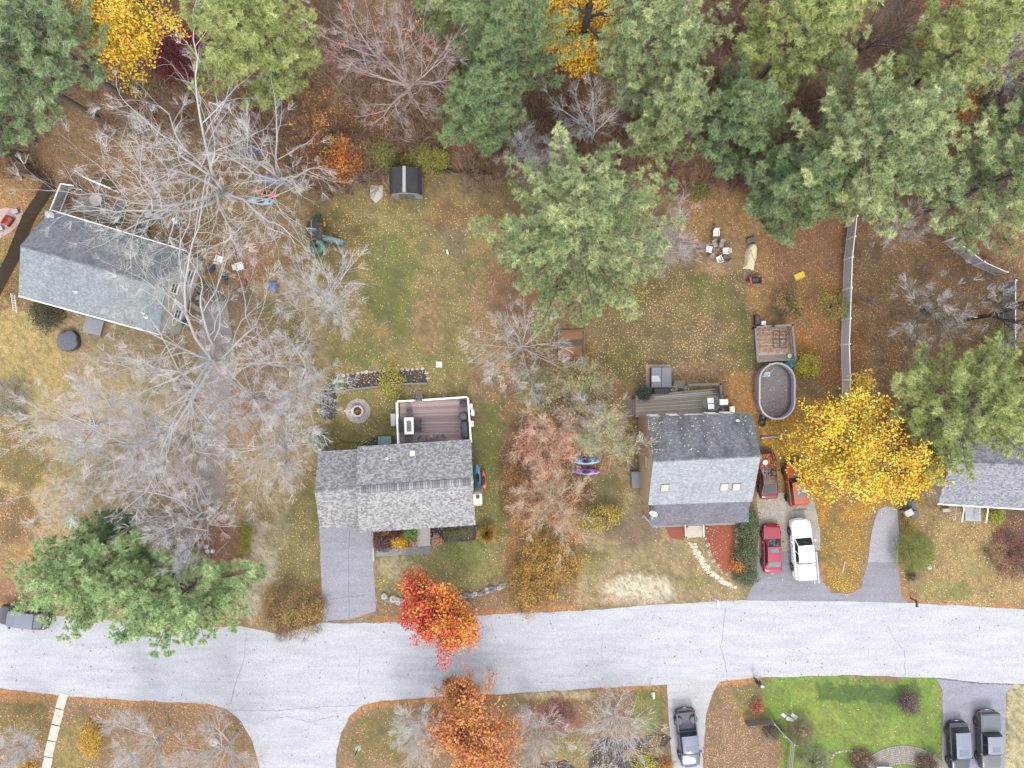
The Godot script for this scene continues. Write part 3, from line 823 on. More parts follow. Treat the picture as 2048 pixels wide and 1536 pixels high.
func build_vehicles() -> void:
	rng.seed = 500
	var gray := M(60, 62, 68, 0.6, 0.0, "")
	car("parked_car", "crimson sedan with grey sunroof beside the white work truck", "car", 1545, 1098, deg_to_rad(91.5), paint(204, 30, 72), {"L": 4.65, "W": 1.8, "H": 1.44, "belt": 0.92, "wf": 1.0, "rf": 0.3, "rr": -1.05, "wr": -1.75, "sunroof": [0.0, 0.42, 0.78], "roofw": 0.7, "tail": 0.95})
	var red := car("parked_car", "dark red coupe strewn with orange leaves beside the blue-grey house", "car", 1536, 951, deg_to_rad(93.5), paint(150, 24, 38), {"L": 4.5, "W": 1.78, "H": 1.3, "belt": 0.88, "wf": 0.75, "rf": -0.05, "rr": -0.7, "wr": -1.75, "side": 1, "roofw": 0.68, "roofm": M(56, 58, 66, 0.5, 0.0, ""), "tail": 0.94})
	var lid := thing("bucket_lid", "round white bucket lid lying on hood of dark red coupe", "disc", P(1530.5, 925, 0.9) + Vector3(0, 0.04, 0))  # white bucket lid, modelled as a plain disc
	var lg := Geo.new()
	lg.lathe(Vector3.ZERO, [Vector2(0.24, -0.01), Vector2(0.25, 0.01), Vector2(0.23, 0.025), Vector2(0.001, 0.03)], 20)
	part("rim", lg, M(252, 252, 252, 0.5, 0.0, ""), lid)
	var tr := []
	var cols := []
	var pal := [B(236, 150, 56), B(224, 120, 60), B(244, 180, 70), B(206, 96, 60)]
	for k in 170:
		var x := R(0.55, 2.1) if rng.randf() < 0.75 else R(-0.7, 0.5)
		var z := R(-0.72, 0.72)
		var y := 0.955 - 0.05 * maxf(0.0, x - 1.0) if x > 0.7 else (lerpf(0.93, 1.35, (0.75 - x) / 0.8) if x > -0.05 else 1.365)
		if absf(z) > 0.55 and x < 0.6:
			continue
		var s := R(0.09, 0.15)
		tr.append(Transform3D((Basis(Vector3.UP, R(0, TAU)) * Basis(Vector3.RIGHT, R(-0.2, 0.2))).scaled(Vector3(s, s, s)), red.transform * Vector3(x, y, z)))
		cols.append(pick(pal))
	tag(many(numbered("fallen_leaves"), leaf_one, VM(0.85), tr, cols, self), "orange leaves fallen on hood and windscreen of dark red coupe", "leaves", "", "stuff")
	var org := paint(232, 104, 26)
	var j := car("parked_car", "orange off-road car with black hood stripe under the yellow maple", "car", 1595, 969, deg_to_rad(97), org, {"L": 4.25, "W": 1.86, "H": 1.72, "belt": 1.08, "nose": 0.98, "wf": 0.72, "rf": 0.3, "rr": -1.72, "wr": -1.95, "r": 0.4, "track": -0.02, "roofw": 0.76, "side": 3, "sunroof": [-0.55, 1.15, 0.9], "sunm": M(120, 124, 160, 0.15, 0.0, ""), "bumperm": gray, "rim": Vector3(70, 72, 76), "archm": M(44, 44, 48, 0.8, 0.0, ""), "taper": 0.12})
	var hs := Geo.new()
	hs.quad(Vector3(0.78, 1.115, -0.3), Vector3(0.78, 1.115, 0.3), Vector3(1.95, 1.02, 0.42), Vector3(1.95, 1.02, -0.42))
	hs.quad(Vector3(0.78, 1.105, -0.3), Vector3(0.78, 1.105, 0.3), Vector3(1.95, 1.01, 0.42), Vector3(1.95, 1.01, -0.42))
	part("hood_stripe", hs, M(92, 92, 124, 0.5, 0.0, ""), j)
	var hr := Geo.new()
	hr.box(Vector3(-2.55, 0.5, 0.1), Vector3(0.12, 0.06, 1.3))
	hr.box(Vector3(-2.3, 0.45, 0.1), Vector3(0.5, 0.06, 0.08))
	part("hitch_carrier", hr, gray, j)
	# white work truck with ladder rack
	var wm := paint(250, 250, 252)
	var w := car("pickup_truck", "white work truck with bed cap, ladder rack and ladder on driveway", "truck", 1607, 1100, deg_to_rad(94.5), wm, {"L": 5.75, "W": 1.98, "H": 1.86, "belt": 1.2, "nose": 1.08, "wf": 1.2, "rf": 0.55, "rr": -1.0, "wr": -1.12, "r": 0.39, "bedlow": 0.78, "axle": 1.72, "rim": Vector3(210, 212, 214), "tail": 1.15})
	bed(w, -2.8, -1.16, 1.98, 1.22, wm, true)
	var cp := Geo.new()
	cp.box(Vector3(-1.98, 1.5, 0), Vector3(1.6, 0.5, 1.7), 0.0, 0.1)
	part("bed_cap", cp, wm, w)
	var rk := Geo.new()
	for x in [-2.6, -1.35, 0.35]:
		rk.tube([Vector3(x, 1.3 if x < 0 else 1.8, -0.82), Vector3(x, 2.05, -0.74), Vector3(x, 2.05, 0.74), Vector3(x, 1.3 if x < 0 else 1.8, 0.82)], [0.025, 0.025, 0.025, 0.025], 6)
	for z in [-0.66, -0.2, 0.22, 0.7]:
		rk.tube([Vector3(-2.85, 2.06, z), Vector3(0.5, 2.06, z)], [0.022, 0.022], 6)
	part("ladder_rack", rk, M(214, 224, 226, 0.4, 0.3, ""), w)
	var ld := thing("ladder", "white extension ladder lying on rack of the white truck", "ladder", w.transform * Vector3(-1.5, 2.13, 0.62), w.rotation.y)
	for s in [-1, 1]:
		var lr := Geo.new()
		lr.box(Vector3(0, 0, s * 0.2), Vector3(3.0, 0.08, 0.035))
		part("rail", lr, M(240, 242, 244, 0.4, 0.3, ""), ld)
	for k in 10:
		var lr := Geo.new()
		lr.tube([Vector3(-1.35 + k * 0.3, 0, -0.19), Vector3(-1.35 + k * 0.3, 0, 0.19)], [0.018, 0.018], 6)
		part("rung", lr, M(230, 232, 236, 0.4, 0.3, ""), ld)
	# dark pickup, lower driveway
	var dk := paint(104, 112, 136, 0.35)
	var d := car("pickup_truck", "dark slate pickup with empty open bed in lower middle driveway", "truck", 1377, 1479, deg_to_rad(-84), dk, {"L": 5.5, "W": 1.92, "H": 1.82, "belt": 1.14, "nose": 1.04, "wf": 1.45, "rf": 0.92, "rr": -0.62, "wr": -0.74, "r": 0.4, "bedlow": 0.7, "axle": 1.66, "sunroof": [0.5, 0.5, 0.9], "tail": 1.1, "rim": Vector3(90, 92, 96), "track": 0.03, "bumperm": M(74, 76, 84, 0.4, 0.3, ""), "roofm": paint(136, 148, 184, 0.35)})  # roof paint made paler than the body to show reflected sky
	bed(d, -2.62, -0.8, 1.92, 1.16, dk, false)
	# dark blue suv
	var nv := paint(60, 66, 84, 0.3)
	car("parked_car", "black estate car with sky sheen painted on roof parked left of grey pickup", "car", 1920, 1496, deg_to_rad(-87), nv, {"L": 4.75, "W": 1.86, "H": 1.66, "belt": 1.06, "wf": 1.2, "rf": 0.62, "rr": -1.72, "wr": -2.05, "side": 3, "sunroof": [0.15, 0.6, 0.9], "roofw": 0.72, "roofm": paint(150, 160, 190, 0.3), "r": 0.36})  # near-black car; sky reflection painted into the pale roof colour
	var gp := paint(120, 124, 136, 0.4)
	var p2 := car("pickup_truck", "grey pickup with flat bed cover and sunroof in right driveway", "truck", 1982, 1484, deg_to_rad(-88), gp, {"L": 5.6, "W": 1.94, "H": 1.86, "belt": 1.16, "nose": 1.06, "wf": 1.3, "rf": 0.75, "rr": -0.8, "wr": -0.95, "r": 0.39, "bedlow": 0.7, "axle": 1.7, "sunroof": [0.35, 0.5, 0.75], "tail": 1.12, "roofm": paint(164, 170, 196, 0.3)})  # roof lighter than the body: sky sheen put into its paint
	bed(p2, -2.7, -1.0, 1.94, 1.18, gp, true)
	car("parked_car", "black estate car half out of frame under pine boughs at road edge", "car", 44, 1236, deg_to_rad(172.5), paint(54, 56, 72, 0.3), {"L": 4.75, "W": 1.9, "H": 1.72, "belt": 1.06, "wf": 1.3, "rf": 0.95, "rr": -1.45, "wr": -2.05, "side": 3, "sunroof": [0.6, 0.62, 1.2], "roofw": 0.74, "roofm": paint(150, 158, 184, 0.3), "r": 0.37})  # pale roof paint stands for sky reflected on a dark roof

func pines(list: Array) -> Array:
	var out := []
	for v in list:
		out.append(lift(B(v.x * 0.985, v.y * 1.02, v.z * 0.94), 2.25))
	return out

func build_trees() -> void:
	var pgreen := pines([Vector3(158, 166, 118), Vector3(132, 146, 104), Vector3(110, 128, 90), Vector3(200, 202, 152), Vector3(94, 112, 80), Vector3(150, 158, 116)])
	var pblue := pines([Vector3(134, 150, 116), Vector3(110, 130, 98), Vector3(158, 172, 134), Vector3(90, 110, 84), Vector3(120, 138, 104), Vector3(142, 156, 118)])
	var pyell := pines([Vector3(164, 170, 106), Vector3(142, 150, 90), Vector3(188, 188, 128), Vector3(120, 132, 78), Vector3(150, 158, 98)])
	var pdark := pines([Vector3(104, 126, 88), Vector3(126, 144, 102), Vector3(86, 106, 78), Vector3(146, 158, 116), Vector3(110, 130, 92)])
	var plite := pines([Vector3(150, 172, 122), Vector3(132, 158, 108), Vector3(168, 186, 136), Vector3(112, 140, 92), Vector3(186, 198, 150)])
	# pines
	pine("tall blue-green pine with bare leaning trunk in top left corner", 74, 157, 128, 19, pblue, 101, 1.0, 1.0, 1.0, 0.5)
	pine("blue-green pine beside the yellow maple at top left", 124, 104, 122, 19, pblue, 102, 1.0, 1.0, 1.0, 0.48)
	pine("pine with drooping lower limbs at left edge above brown fence", -60, 215, 120, 17, pblue, 103)
	pine("bright yellow-green pine right of the dark red shrubs at top", 505, 90, 140, 17, pyell, 104)
	pine("slender green pine at top edge right of lavender bare tree", 880, -35, 80, 14, pgreen, 121)
	pine("dark green pine left of the yellow tree with black trunk", 1020, 80, 125, 18, pdark, 105)
	pine("smaller dark pine reaching down toward the shed", 965, 225, 85, 15, pdark, 106)
	pine("pale green pine right of the yellow tree with black trunk", 1300, 110, 130, 18, pgreen, 107)
	pine("short pale pine below the gap with orange leaves at top", 1340, 235, 80, 15, pgreen, 122)
	pine("broad pale pine standing alone behind the two back lawns", 1160, 468, 188, 20, pgreen, 108, 1.0, 1.02, 1.0, 0.16)
	pine("yellow-green pine at top edge right of centre", 1590, 70, 130, 17, pyell, 109)
	pine("dull green pine between the large pines right of centre", 1475, 250, 95, 14, pdark, 110)
	pine("large pale pine whose crown crosses top of white fence", 1730, 310, 165, 21, pgreen, 111)
	pine("tall yellow-tipped pine near upper right corner", 1890, 120, 120, 20, pyell, 112)
	pine("low dark pine at edge of leaf-covered side yard", 1585, 385, 100, 14, pdark, 113)
	pine("full green pine at right edge above bare fallen tree", 1975, 370, 150, 18, pgreen, 114)
	pine("young pine at right edge over the grey fence", 2080, 250, 110, 16, pblue, 123)
	pine("yellow-green pine spreading over the low house at right", 1930, 800, 142, 16, pyell, 115, 1.0, 1.05, 1.05, 0.2)
	pine("pine at right edge behind the low house", 2090, 760, 120, 16, pyell, 116)
	pine("broad green pine overhanging the road at lower left", 182, 1140, 122, 13, plite, 117, 1.0, 1.12, 0.85, 0.16)
	pine("low spreading pine overhanging the road left of dirt track", 358, 1190, 130, 12, plite, 118, 1.0, 1.25, 0.78, 0.14)
	pine("half-hidden pine between road pine and lavender bare trees", 228, 1050, 34, 6, pdark, 119)
	# bare trees
	var silver := lift(B(226, 226, 228), 1.6)
	var grey := lift(B(214, 211, 210), 1.8)
	var lav := lift(B(213, 208, 212), 1.75)
	bare_tree("large silver-barked bare tree spreading above the long left house", 380, 340, 215, 16, silver, 201, {"limbs": 9, "levels": 2, "twigs": 0.85, "twig": grey, "wander": 0.34, "r0": 0.23, "fork": 0.22})
	bare_tree("large silver-barked bare tree standing at corner of long left house", 365, 715, 225, 15, silver, 202, {"limbs": 9, "levels": 2, "twigs": 0.8, "twig": grey, "wander": 0.34, "r0": 0.23, "fork": 0.2})
	bare_tree("silvery bare tree beside the kayaks in left back yard", 530, 330, 110, 14, silver, 203, {"limbs": 7, "levels": 2, "twigs": 0.6, "twig": grey, "wander": 0.28})
	bare_tree("lavender-grey bare tree in middle of the left front yard", 215, 900, 150, 13, lav, 204, {"limbs": 8, "twig": lav, "wander": 0.16, "lift": 0.06})
	bare_tree("lavender-grey bare tree beside the gravel drive", 330, 880, 120, 12, lav, 205, {"limbs": 8, "twig": lav, "wander": 0.16, "lift": 0.06})
	bare_tree("dense twiggy bare tree just above the road pines", 365, 1045, 125, 12, lav, 206, {"limbs": 9, "twig": lav, "wander": 0.15, "lift": 0.08})
	bare_tree("bare tree fanning right over the edge of middle lawn", 625, 600, 100, 11, grey, 207, {"limbs": 8, "twig": lav, "aim": Vector3(0.35, 0, -0.15), "wander": 0.14})
	bare_tree("bare tree fanning right just above the mulch bed", 590, 735, 100, 11, grey, 208, {"limbs": 8, "twig": lav, "aim": Vector3(0.25, 0, 0.1), "wander": 0.14})
	bare_tree("pale bare tree reaching toward corner of garage wing", 545, 895, 90, 10, silver, 209, {"limbs": 8, "twig": lav, "aim": Vector3(0.2, 0, 0), "wander": 0.15})
	bare_tree("slim bare tree between two larger ones beside driveway of long house", 480, 800, 90, 11, lav, 210, {"limbs": 7, "twig": lav, "wander": 0.15})
	bare_tree("grey bare tree in left front yard nearest the bluish spruce", 150, 850, 90, 10, lav, 211, {"limbs": 7, "twig": lav, "wander": 0.16})
	bare_tree("lavender bare tree with orange leaves at its feet among top pines", 800, 130, 120, 13, lift(B(206, 188, 190), 1.6), 212, {"limbs": 9, "twig": lift(B(204, 184, 186), 1.6), "wander": 0.16, "leaves": [B(206, 120, 76), B(190, 108, 80), B(218, 146, 90)], "per": 0.12})
	bare_tree("brown bare sapling left of the lavender tree at top", 700, 60, 80, 10, B(140, 112, 96), 213, {"limbs": 6, "twig": B(140, 112, 96), "wander": 0.2})
	bare_tree("white bare sapling between pines above the broad pale pine", 1195, 245, 55, 9, silver, 214, {"limbs": 6, "twig": grey, "wander": 0.25, "twigs": 0.5, "levels": 2})
	bare_tree("tangled grey bare sapling at upper left of broad pale pine", 1068, 315, 45, 8, grey, 215, {"limbs": 6, "twig": grey, "wander": 0.3})
	bare_tree("grey vine-like bare tree at right side of broad pale pine", 1335, 485, 52, 9, lift(B(206, 196, 198), 1.7), 216, {"limbs": 8, "twig": lift(B(202, 192, 194), 1.7), "wander": 0.32})
	bare_tree("bare shrubby tree fanning left beside the sandbox", 1045, 690, 80, 8, grey, 217, {"limbs": 9, "twig": grey, "aim": Vector3(-0.2, 0, 0), "wander": 0.12, "fork": 0.12, "twigs": 0.5})
	bare_tree("grey bare tree leaning over side yard near right fence", 1925, 600, 90, 10, B(176, 172, 158), 218, {"limbs": 8, "levels": 2, "twig": grey, "aim": Vector3(-0.3, 0, 0.2), "tilt": Vector3(-0.5, 0, 0.2), "wander": 0.2, "twigs": 0.5})
	bare_tree("dark bare trunk crossing above the right grey fence", 2085, 615, 90, 14, B(112, 104, 98), 219, {"limbs": 6, "twig": grey, "twigs": 0.4, "mid": 0.7})
	bare_tree("grey bare tree in upper right corner", 2030, 110, 110, 14, grey, 220, {"limbs": 8, "twig": grey, "wander": 0.2, "twigs": 0.7})
	bare_tree("white radiating bare ornamental tree in black mulch bed", 1238, 1462, 78, 6, lift(B(222, 216, 212), 1.9), 221, {"limbs": 16, "twig": lift(B(210, 202, 198), 1.8), "wander": 0.1, "fork": 0.1, "levels": 2, "twigs": 0.3, "r0": 0.1})
	bare_tree("pale bare ornamental tree left of the radiating one", 1073, 1470, 55, 6, lift(B(214, 210, 208), 1.9), 222, {"limbs": 10, "twigs": 0.45, "twig": lift(B(208, 202, 200), 1.8), "wander": 0.12, "fork": 0.12})
	bare_tree("small white bare tree beside orange oak at bottom", 838, 1462, 40, 6, silver, 223, {"limbs": 7, "twig": grey, "wander": 0.2})
	bare_tree("grey bare tree at bottom left right of yellow bush", 290, 1505, 75, 8, grey, 224, {"limbs": 8, "twig": grey, "wander": 0.16})
	bare_tree("pale bare tree at bottom edge beside the side street", 430, 1525, 85, 9, lift(B(210, 200, 198), 1.8), 225, {"limbs": 9, "twig": lift(B(206, 194, 192), 1.7), "wander": 0.14})
	bare_tree("small bare tree in leafy yard at bottom left corner", 30, 1500, 40, 6, grey, 226, {"limbs": 6, "twig": grey})
	bare_tree("pinkish bare maple above the kayak pair", 1098, 885, 52, 6, lift(B(224, 204, 192), 1.9), 227, {"limbs": 10, "twigs": 0.6, "twig": lift(B(218, 188, 170), 2.2), "wander": 0.14, "fork": 0.15, "leaves": [B(216, 136, 96), B(204, 124, 92), B(224, 160, 116)], "per": 0.35, "spread": 0.3})
	bare_tree("brownish radiating bare tree in strip between the two houses", 1110, 1005, 72, 6, lift(B(204, 192, 174), 1.9), 228, {"limbs": 13, "twigs": 0.55, "twig": lift(B(202, 184, 160), 2.2), "wander": 0.12, "fork": 0.1, "leaves": [B(206, 140, 84), B(196, 126, 84)], "per": 0.12, "spread": 0.4})
	bare_tree("pale tree with thin olive leaves left of cedar gable", 1204, 872, 58, 7, lift(B(214, 210, 202), 1.7), 229, {"limbs": 10, "twigs": 0.7, "twig": lift(B(206, 200, 188), 1.7), "wander": 0.16, "leaves": [B(176, 172, 104), B(160, 158, 92), B(190, 184, 120)], "per": 0.45, "spread": 0.4})
	bare_tree("small olive-leaved tree below the sandbox", 1172, 770, 48, 5, lift(B(212, 208, 202), 1.7), 230, {"limbs": 8, "twigs": 0.6, "twig": lift(B(200, 194, 180), 1.6), "leaves": [B(176, 170, 100), B(160, 154, 86), B(192, 182, 116)], "per": 0.6, "spread": 0.35})
	bare_tree("small olive-leaved tree left of its twin below the sandbox", 1082, 790, 50, 5, lift(B(204, 198, 188), 1.6), 231, {"limbs": 8, "twigs": 0.6, "twig": lift(B(194, 186, 168), 1.6), "leaves": [B(168, 160, 98), B(150, 144, 84), B(180, 168, 106)], "per": 0.5, "spread": 0.35})
	bare_tree("pale thin tree with peach leaves above the kayak pair", 1160, 825, 30, 4.5, silver, 232, {"limbs": 6, "twig": grey, "leaves": [B(232, 176, 122), B(222, 160, 110)], "per": 0.4})
	bare_tree("bare trunk between the pines at top right", 1760, 60, 70, 12, B(150, 136, 130), 233, {"limbs": 6, "twig": B(150, 132, 124), "twigs": 0.6})
	bare_tree("purple-grey bare thicket tree at right edge of woods", 2010, 210, 70, 9, B(150, 128, 128), 234, {"limbs": 8, "twig": B(150, 126, 128)})
	bare_tree("fallen-looking grey tree near the white fence end", 1800, 440, 50, 6, B(170, 164, 158), 235, {"limbs": 6, "twig": grey, "twigs": 0.4})
	# trees in leaf
	var yel := [B(252, 204, 22), B(246, 190, 24), B(253, 218, 60), B(232, 164, 30), B(242, 196, 40)]
	var yel2 := [B(253, 212, 34), B(248, 198, 30), B(254, 226, 84), B(236, 176, 40)]
	bare_tree("golden yellow maple at top left beside the blue-green pines", 258, 55, 60, 11, B(120, 100, 80), 240, {"name": "maple_tree", "group": "broadleaf trees in autumn leaf", "limbs": 7, "leaves": yel, "per": 3.0, "spread": 0.55, "spray": big_spray, "twigs": 0.1})
	bare_tree("yellow tree beneath the black leaning trunk at top centre", 1155, 50, 78, 7, B(104, 92, 84), 241, {"name": "maple_tree", "group": "broadleaf trees in autumn leaf", "limbs": 7, "leaves": yel, "per": 2.4, "spread": 0.55, "spray": big_spray, "twigs": 0.1, "fork": 0.2})
	bare_tree("thick black leaning trunk before yellow tree at top centre", 1158, 116, 60, 13, B(96, 82, 76), 251, {"limbs": 4, "twig": B(120, 100, 92), "twigs": 0.3, "mid": 0.0, "fork": 0.75, "r0": 0.34, "levels": 1})
	bare_tree("brilliant yellow maple between the two right-hand driveways", 1708, 898, 104, 8, B(150, 130, 112), 242, {"name": "maple_tree", "group": "broadleaf trees in autumn leaf", "limbs": 10, "leaves": yel2, "per": 2.1, "spread": 0.55, "spray": big_spray, "twigs": 0.15, "fork": 0.2})
	bare_tree("yellow sapling at corner of low right house", 1830, 938, 24, 5, B(150, 130, 112), 243, {"name": "maple_tree", "group": "broadleaf trees in autumn leaf", "limbs": 6, "leaves": yel, "per": 2.0, "spread": 0.4, "spray": big_spray, "twigs": 0.1})
	bare_tree("scarlet and orange maple beside the road in front of grey house", 880, 1228, 55, 7, B(110, 84, 72), 244, {"name": "maple_tree", "group": "broadleaf trees in autumn leaf", "limbs": 11, "leaves": [B(214, 44, 42), B(226, 66, 50), B(196, 36, 44), B(232, 92, 60)], "pal2": [B(244, 130, 40), B(248, 156, 44), B(236, 104, 44), B(228, 176, 44)], "axis": Vector3(0.3, 0.03, -0.2), "per": 2.7, "spread": 0.42, "spray": big_spray, "twigs": 0.08, "fork": 0.18})
	bare_tree("orange oak overhanging the road at bottom centre", 952, 1462, 74, 8.0, B(120, 96, 80), 245, {"name": "oak_tree", "group": "broadleaf trees in autumn leaf", "limbs": 10, "leaves": [B(232, 132, 58), B(220, 112, 58), B(240, 160, 66), B(206, 138, 62), B(196, 120, 70)], "per": 1.3, "spread": 0.5, "spray": big_spray, "twigs": 0.2})
	bare_tree("small orange tree tip over road edge above orange oak", 918, 1385, 30, 5, B(120, 96, 80), 246, {"name": "oak_tree", "group": "broadleaf trees in autumn leaf", "limbs": 6, "leaves": [B(222, 140, 70), B(206, 132, 76), B(232, 160, 70)], "per": 1.4, "spread": 0.4, "twigs": 0.4})
	bare_tree("orange-leaved understory tree left of the shed", 640, 275, 70, 6, B(150, 118, 100), 247, {"name": "maple_tree", "group": "broadleaf trees in autumn leaf", "limbs": 8, "leaves": [B(222, 144, 52), B(206, 124, 60), B(236, 170, 60), B(180, 96, 60)], "per": 0.3, "spread": 0.7, "twigs": 0.7, "twig": B(150, 124, 108)})
	bare_tree("rusty orange sapling behind the white shed panel", 690, 325, 34, 3.5, B(140, 104, 84), 248, {"name": "maple_tree", "group": "broadleaf trees in autumn leaf", "limbs": 7, "leaves": [B(226, 130, 44), B(212, 112, 48), B(236, 156, 60)], "per": 0.8, "spread": 0.4, "twigs": 0.4})
	bare_tree("orange sapling showing between pines near right edge", 1885, 235, 44, 8, B(140, 110, 90), 249, {"name": "maple_tree", "group": "broadleaf trees in autumn leaf", "limbs": 7, "leaves": [B(224, 130, 50), B(236, 160, 56), B(206, 104, 52)], "per": 1.6, "spread": 0.5, "twigs": 0.3})
	bare_tree("orange sapling showing between pines at upper right", 1885, 62, 30, 9, B(140, 110, 90), 250, {"name": "maple_tree", "group": "broadleaf trees in autumn leaf", "limbs": 6, "leaves": [B(220, 126, 56), B(206, 104, 60)], "per": 1.4, "spread": 0.4, "twigs": 0.3})

	# bushes
	var dred := [B(126, 20, 44), B(108, 18, 40), B(146, 30, 50), B(90, 24, 40)]
	var mg := {"group": "dark red shrubs at the top"}
	bush("shrub", "dark red shrub just below the golden maple", 328, 112, 38, 3.6, dred, 401, mg)
	bush("shrub", "dark red shrub under left edge of bright yellow-green pine", 385, 85, 42, 4.0, dred, 402, mg)
	bush("shrub", "small dark red shrub on leaf litter nearest silver tree", 368, 142, 26, 2.0, dred, 403, mg)
	bush("shrub", "yellow-green shrub between silver tree and golden maple", 275, 178, 34, 1.8, [B(170, 164, 60), B(150, 146, 56), B(190, 178, 76)], 404, {"twigs": 20, "n": 90})
	bush("shrub", "lime green shrub behind the shed", 770, 312, 26, 1.5, [B(140, 156, 56), B(122, 140, 48), B(164, 172, 72)], 405)
	bush("shrub", "olive shrub right of the shed roof", 850, 320, 38, 1.6, [B(158, 160, 60), B(140, 144, 54), B(176, 172, 72)], 406, {"sx": 1.2, "sz": 0.7})
	bush("shrub", "mossy green sapling bush left of the rusty sapling", 668, 305, 26, 2.2, [B(136, 148, 84), B(120, 134, 74), B(154, 160, 96)], 407)
	bush("shrub", "green seedling clump in leaf litter right of broad pale pine", 1400, 382, 14, 0.8, [B(150, 160, 60), B(130, 144, 50)], 408)
	bush("shrub", "yellow-green shrub growing against the white fence", 1670, 612, 30, 2.2, [B(176, 168, 48), B(156, 148, 44), B(140, 130, 60)], 409, {"n": 110})
	bush("shrub", "small lime shrub right of the oval pool deck", 1618, 735, 24, 1.4, [B(204, 190, 56), B(182, 172, 52), B(166, 150, 60)], 410)
	bush("shrub", "thin olive brush above the pool deck", 1580, 600, 34, 1.6, [B(170, 150, 74), B(150, 128, 66)], 411, {"n": 60, "twigs": 40})
	var gold := [B(206, 158, 56), B(186, 136, 52), B(222, 178, 72), B(166, 122, 60), B(196, 150, 50)]
	bush("shrub", "golden brown thicket in lower part of strip between houses", 1092, 1125, 62, 3.0, gold, 412, {"twigs": 160, "n": 520, "twig": B(176, 140, 96), "rag": 0.4})
	bush("shrub", "yellow-brown thicket end nearest the road", 1060, 1180, 46, 2.4, gold, 413, {"twigs": 90, "n": 260, "twig": B(180, 146, 100), "rag": 0.4})
	bush("shrub", "brown-orange brush left of pinkish maple", 1040, 940, 40, 2.0, [B(196, 134, 70), B(176, 116, 66), B(206, 150, 80)], 414, {"twigs": 80, "n": 160, "twig": B(160, 126, 100)})
	bush("shrub", "russet brush below the pinkish maple", 1040, 1010, 36, 1.8, [B(200, 136, 76), B(184, 112, 72), B(210, 156, 84)], 415, {"twigs": 70, "n": 110, "twig": B(196, 164, 132)})
	bush("shrub", "crimson brush at right of radiating brown tree", 1158, 985, 24, 1.6, [B(184, 96, 66), B(170, 84, 64), B(196, 120, 76)], 416, {"n": 60, "twigs": 30})
	bush("shrub", "yellow-brown bush overhanging road left of the driveway", 588, 1225, 56, 2.0, [B(190, 150, 72), B(170, 130, 66), B(206, 168, 84), B(150, 120, 74)], 417, {"twigs": 150, "n": 300, "twig": B(176, 148, 116)})
	bush("shrub", "pale gold bush touching left edge of the driveway", 632, 1218, 20, 1.2, [B(216, 178, 92), B(196, 156, 80)], 418, {"n": 70, "twigs": 20})
	bush("shrub", "forsythia-like bush with bright yellow patches in front yard", 1206, 1035, 44, 1.6, [B(236, 206, 48), B(206, 178, 50), B(130, 120, 70), B(112, 106, 64), B(226, 190, 40)], 419, {"n": 190, "sz": 0.55, "yaw": 0.3})
	var ever := [B(96, 116, 74), B(80, 100, 64), B(112, 130, 84), B(68, 86, 56)]
	bush("hedge", "dark green hedge beside the upper driveway at house corner", 1494, 1050, 22, 1.6, ever, 420, {"sz": 1.6, "n": 320, "cat": "hedge"})
	bush("hedge", "dark green hedge middle section beside parked crimson sedan", 1492, 1105, 22, 1.5, ever, 421, {"sz": 1.5, "n": 300, "cat": "hedge"})
	bush("shrub", "round evergreen shrub at driveway mouth below orange shrub", 1492, 1150, 24, 1.2, ever, 422, {"n": 210})
	bush("shrub", "bright orange shrub between hedge and red mulch", 1478, 1132, 15, 1.0, [B(246, 170, 36), B(240, 150, 36), B(230, 124, 40)], 423, {"n": 90})
	bush("shrub", "large globe of olive green evergreen beside right driveway", 1831, 1105, 40, 2.6, [B(128, 144, 40), B(108, 126, 34), B(148, 160, 54), B(92, 110, 32)], 424, {"n": 1100, "spray": fine_spray, "rag": 0.06})
	bush("shrub", "ochre shrub above the large green globe", 1818, 1046, 17, 1.0, [B(200, 164, 60), B(176, 146, 56), B(160, 150, 60)], 425, {"n": 130, "spray": fine_spray})
	bush("shrub", "lime green shrub beside white steps at right", 1990, 1032, 14, 1.1, [B(176, 184, 44), B(150, 164, 44)], 426, {"n": 80})
	bush("shrub", "wine red barberry at right edge", 2030, 1110, 46, 1.8, [B(126, 34, 60), B(104, 34, 64), B(150, 40, 56), B(90, 50, 60)], 427, {"n": 240, "twigs": 40, "twig": B(120, 92, 84)})
	bush("shrub", "dark round holly against front of long left house", 92, 626, 34, 1.7, [B(62, 76, 44), B(52, 64, 38), B(78, 90, 50), B(96, 80, 50)], 428, {"n": 360})
	bush("shrub", "blue-grey spruce shrub at left edge", 22, 795, 42, 1.8, [B(136, 146, 146), B(116, 126, 128), B(154, 162, 160), B(100, 110, 114)], 429, {"n": 520, "spray": fine_spray, "rag": 0.12, "cat": "shrub"})
	bush("shrub", "bright yellow bush beside slab path at bottom left", 180, 1478, 21, 1.3, [B(242, 196, 40), B(226, 174, 40), B(210, 160, 50)], 430, {"n": 190, "sz": 1.6, "sx": 0.95})
	bush("shrub", "yellow bush tip at bottom edge in left corner", 50, 1532, 16, 1.0, [B(236, 180, 50), B(214, 156, 50)], 431, {"n": 80})
	var gl := [B(170, 176, 40), B(150, 158, 36), B(190, 190, 60)]
	for e in [[494, 1058, "topmost"], [491, 1078, "middle"], [490, 1098, "lowest"]]:
		bush("shrub", "small rounded lime shrub beside dirt track, %s of three" % e[2], e[0], e[1], 9.5, 0.8, gl, 432 + int(e[1]), {"n": 90, "spray": fine_spray, "group": "lime shrubs in a row", "rag": 0.05})
	bush("shrub", "small fir-like green shrub at corner of garage wing", 636, 880, 18, 1.4, [B(146, 170, 116), B(126, 152, 98), B(106, 132, 84)], 440, {"n": 150})
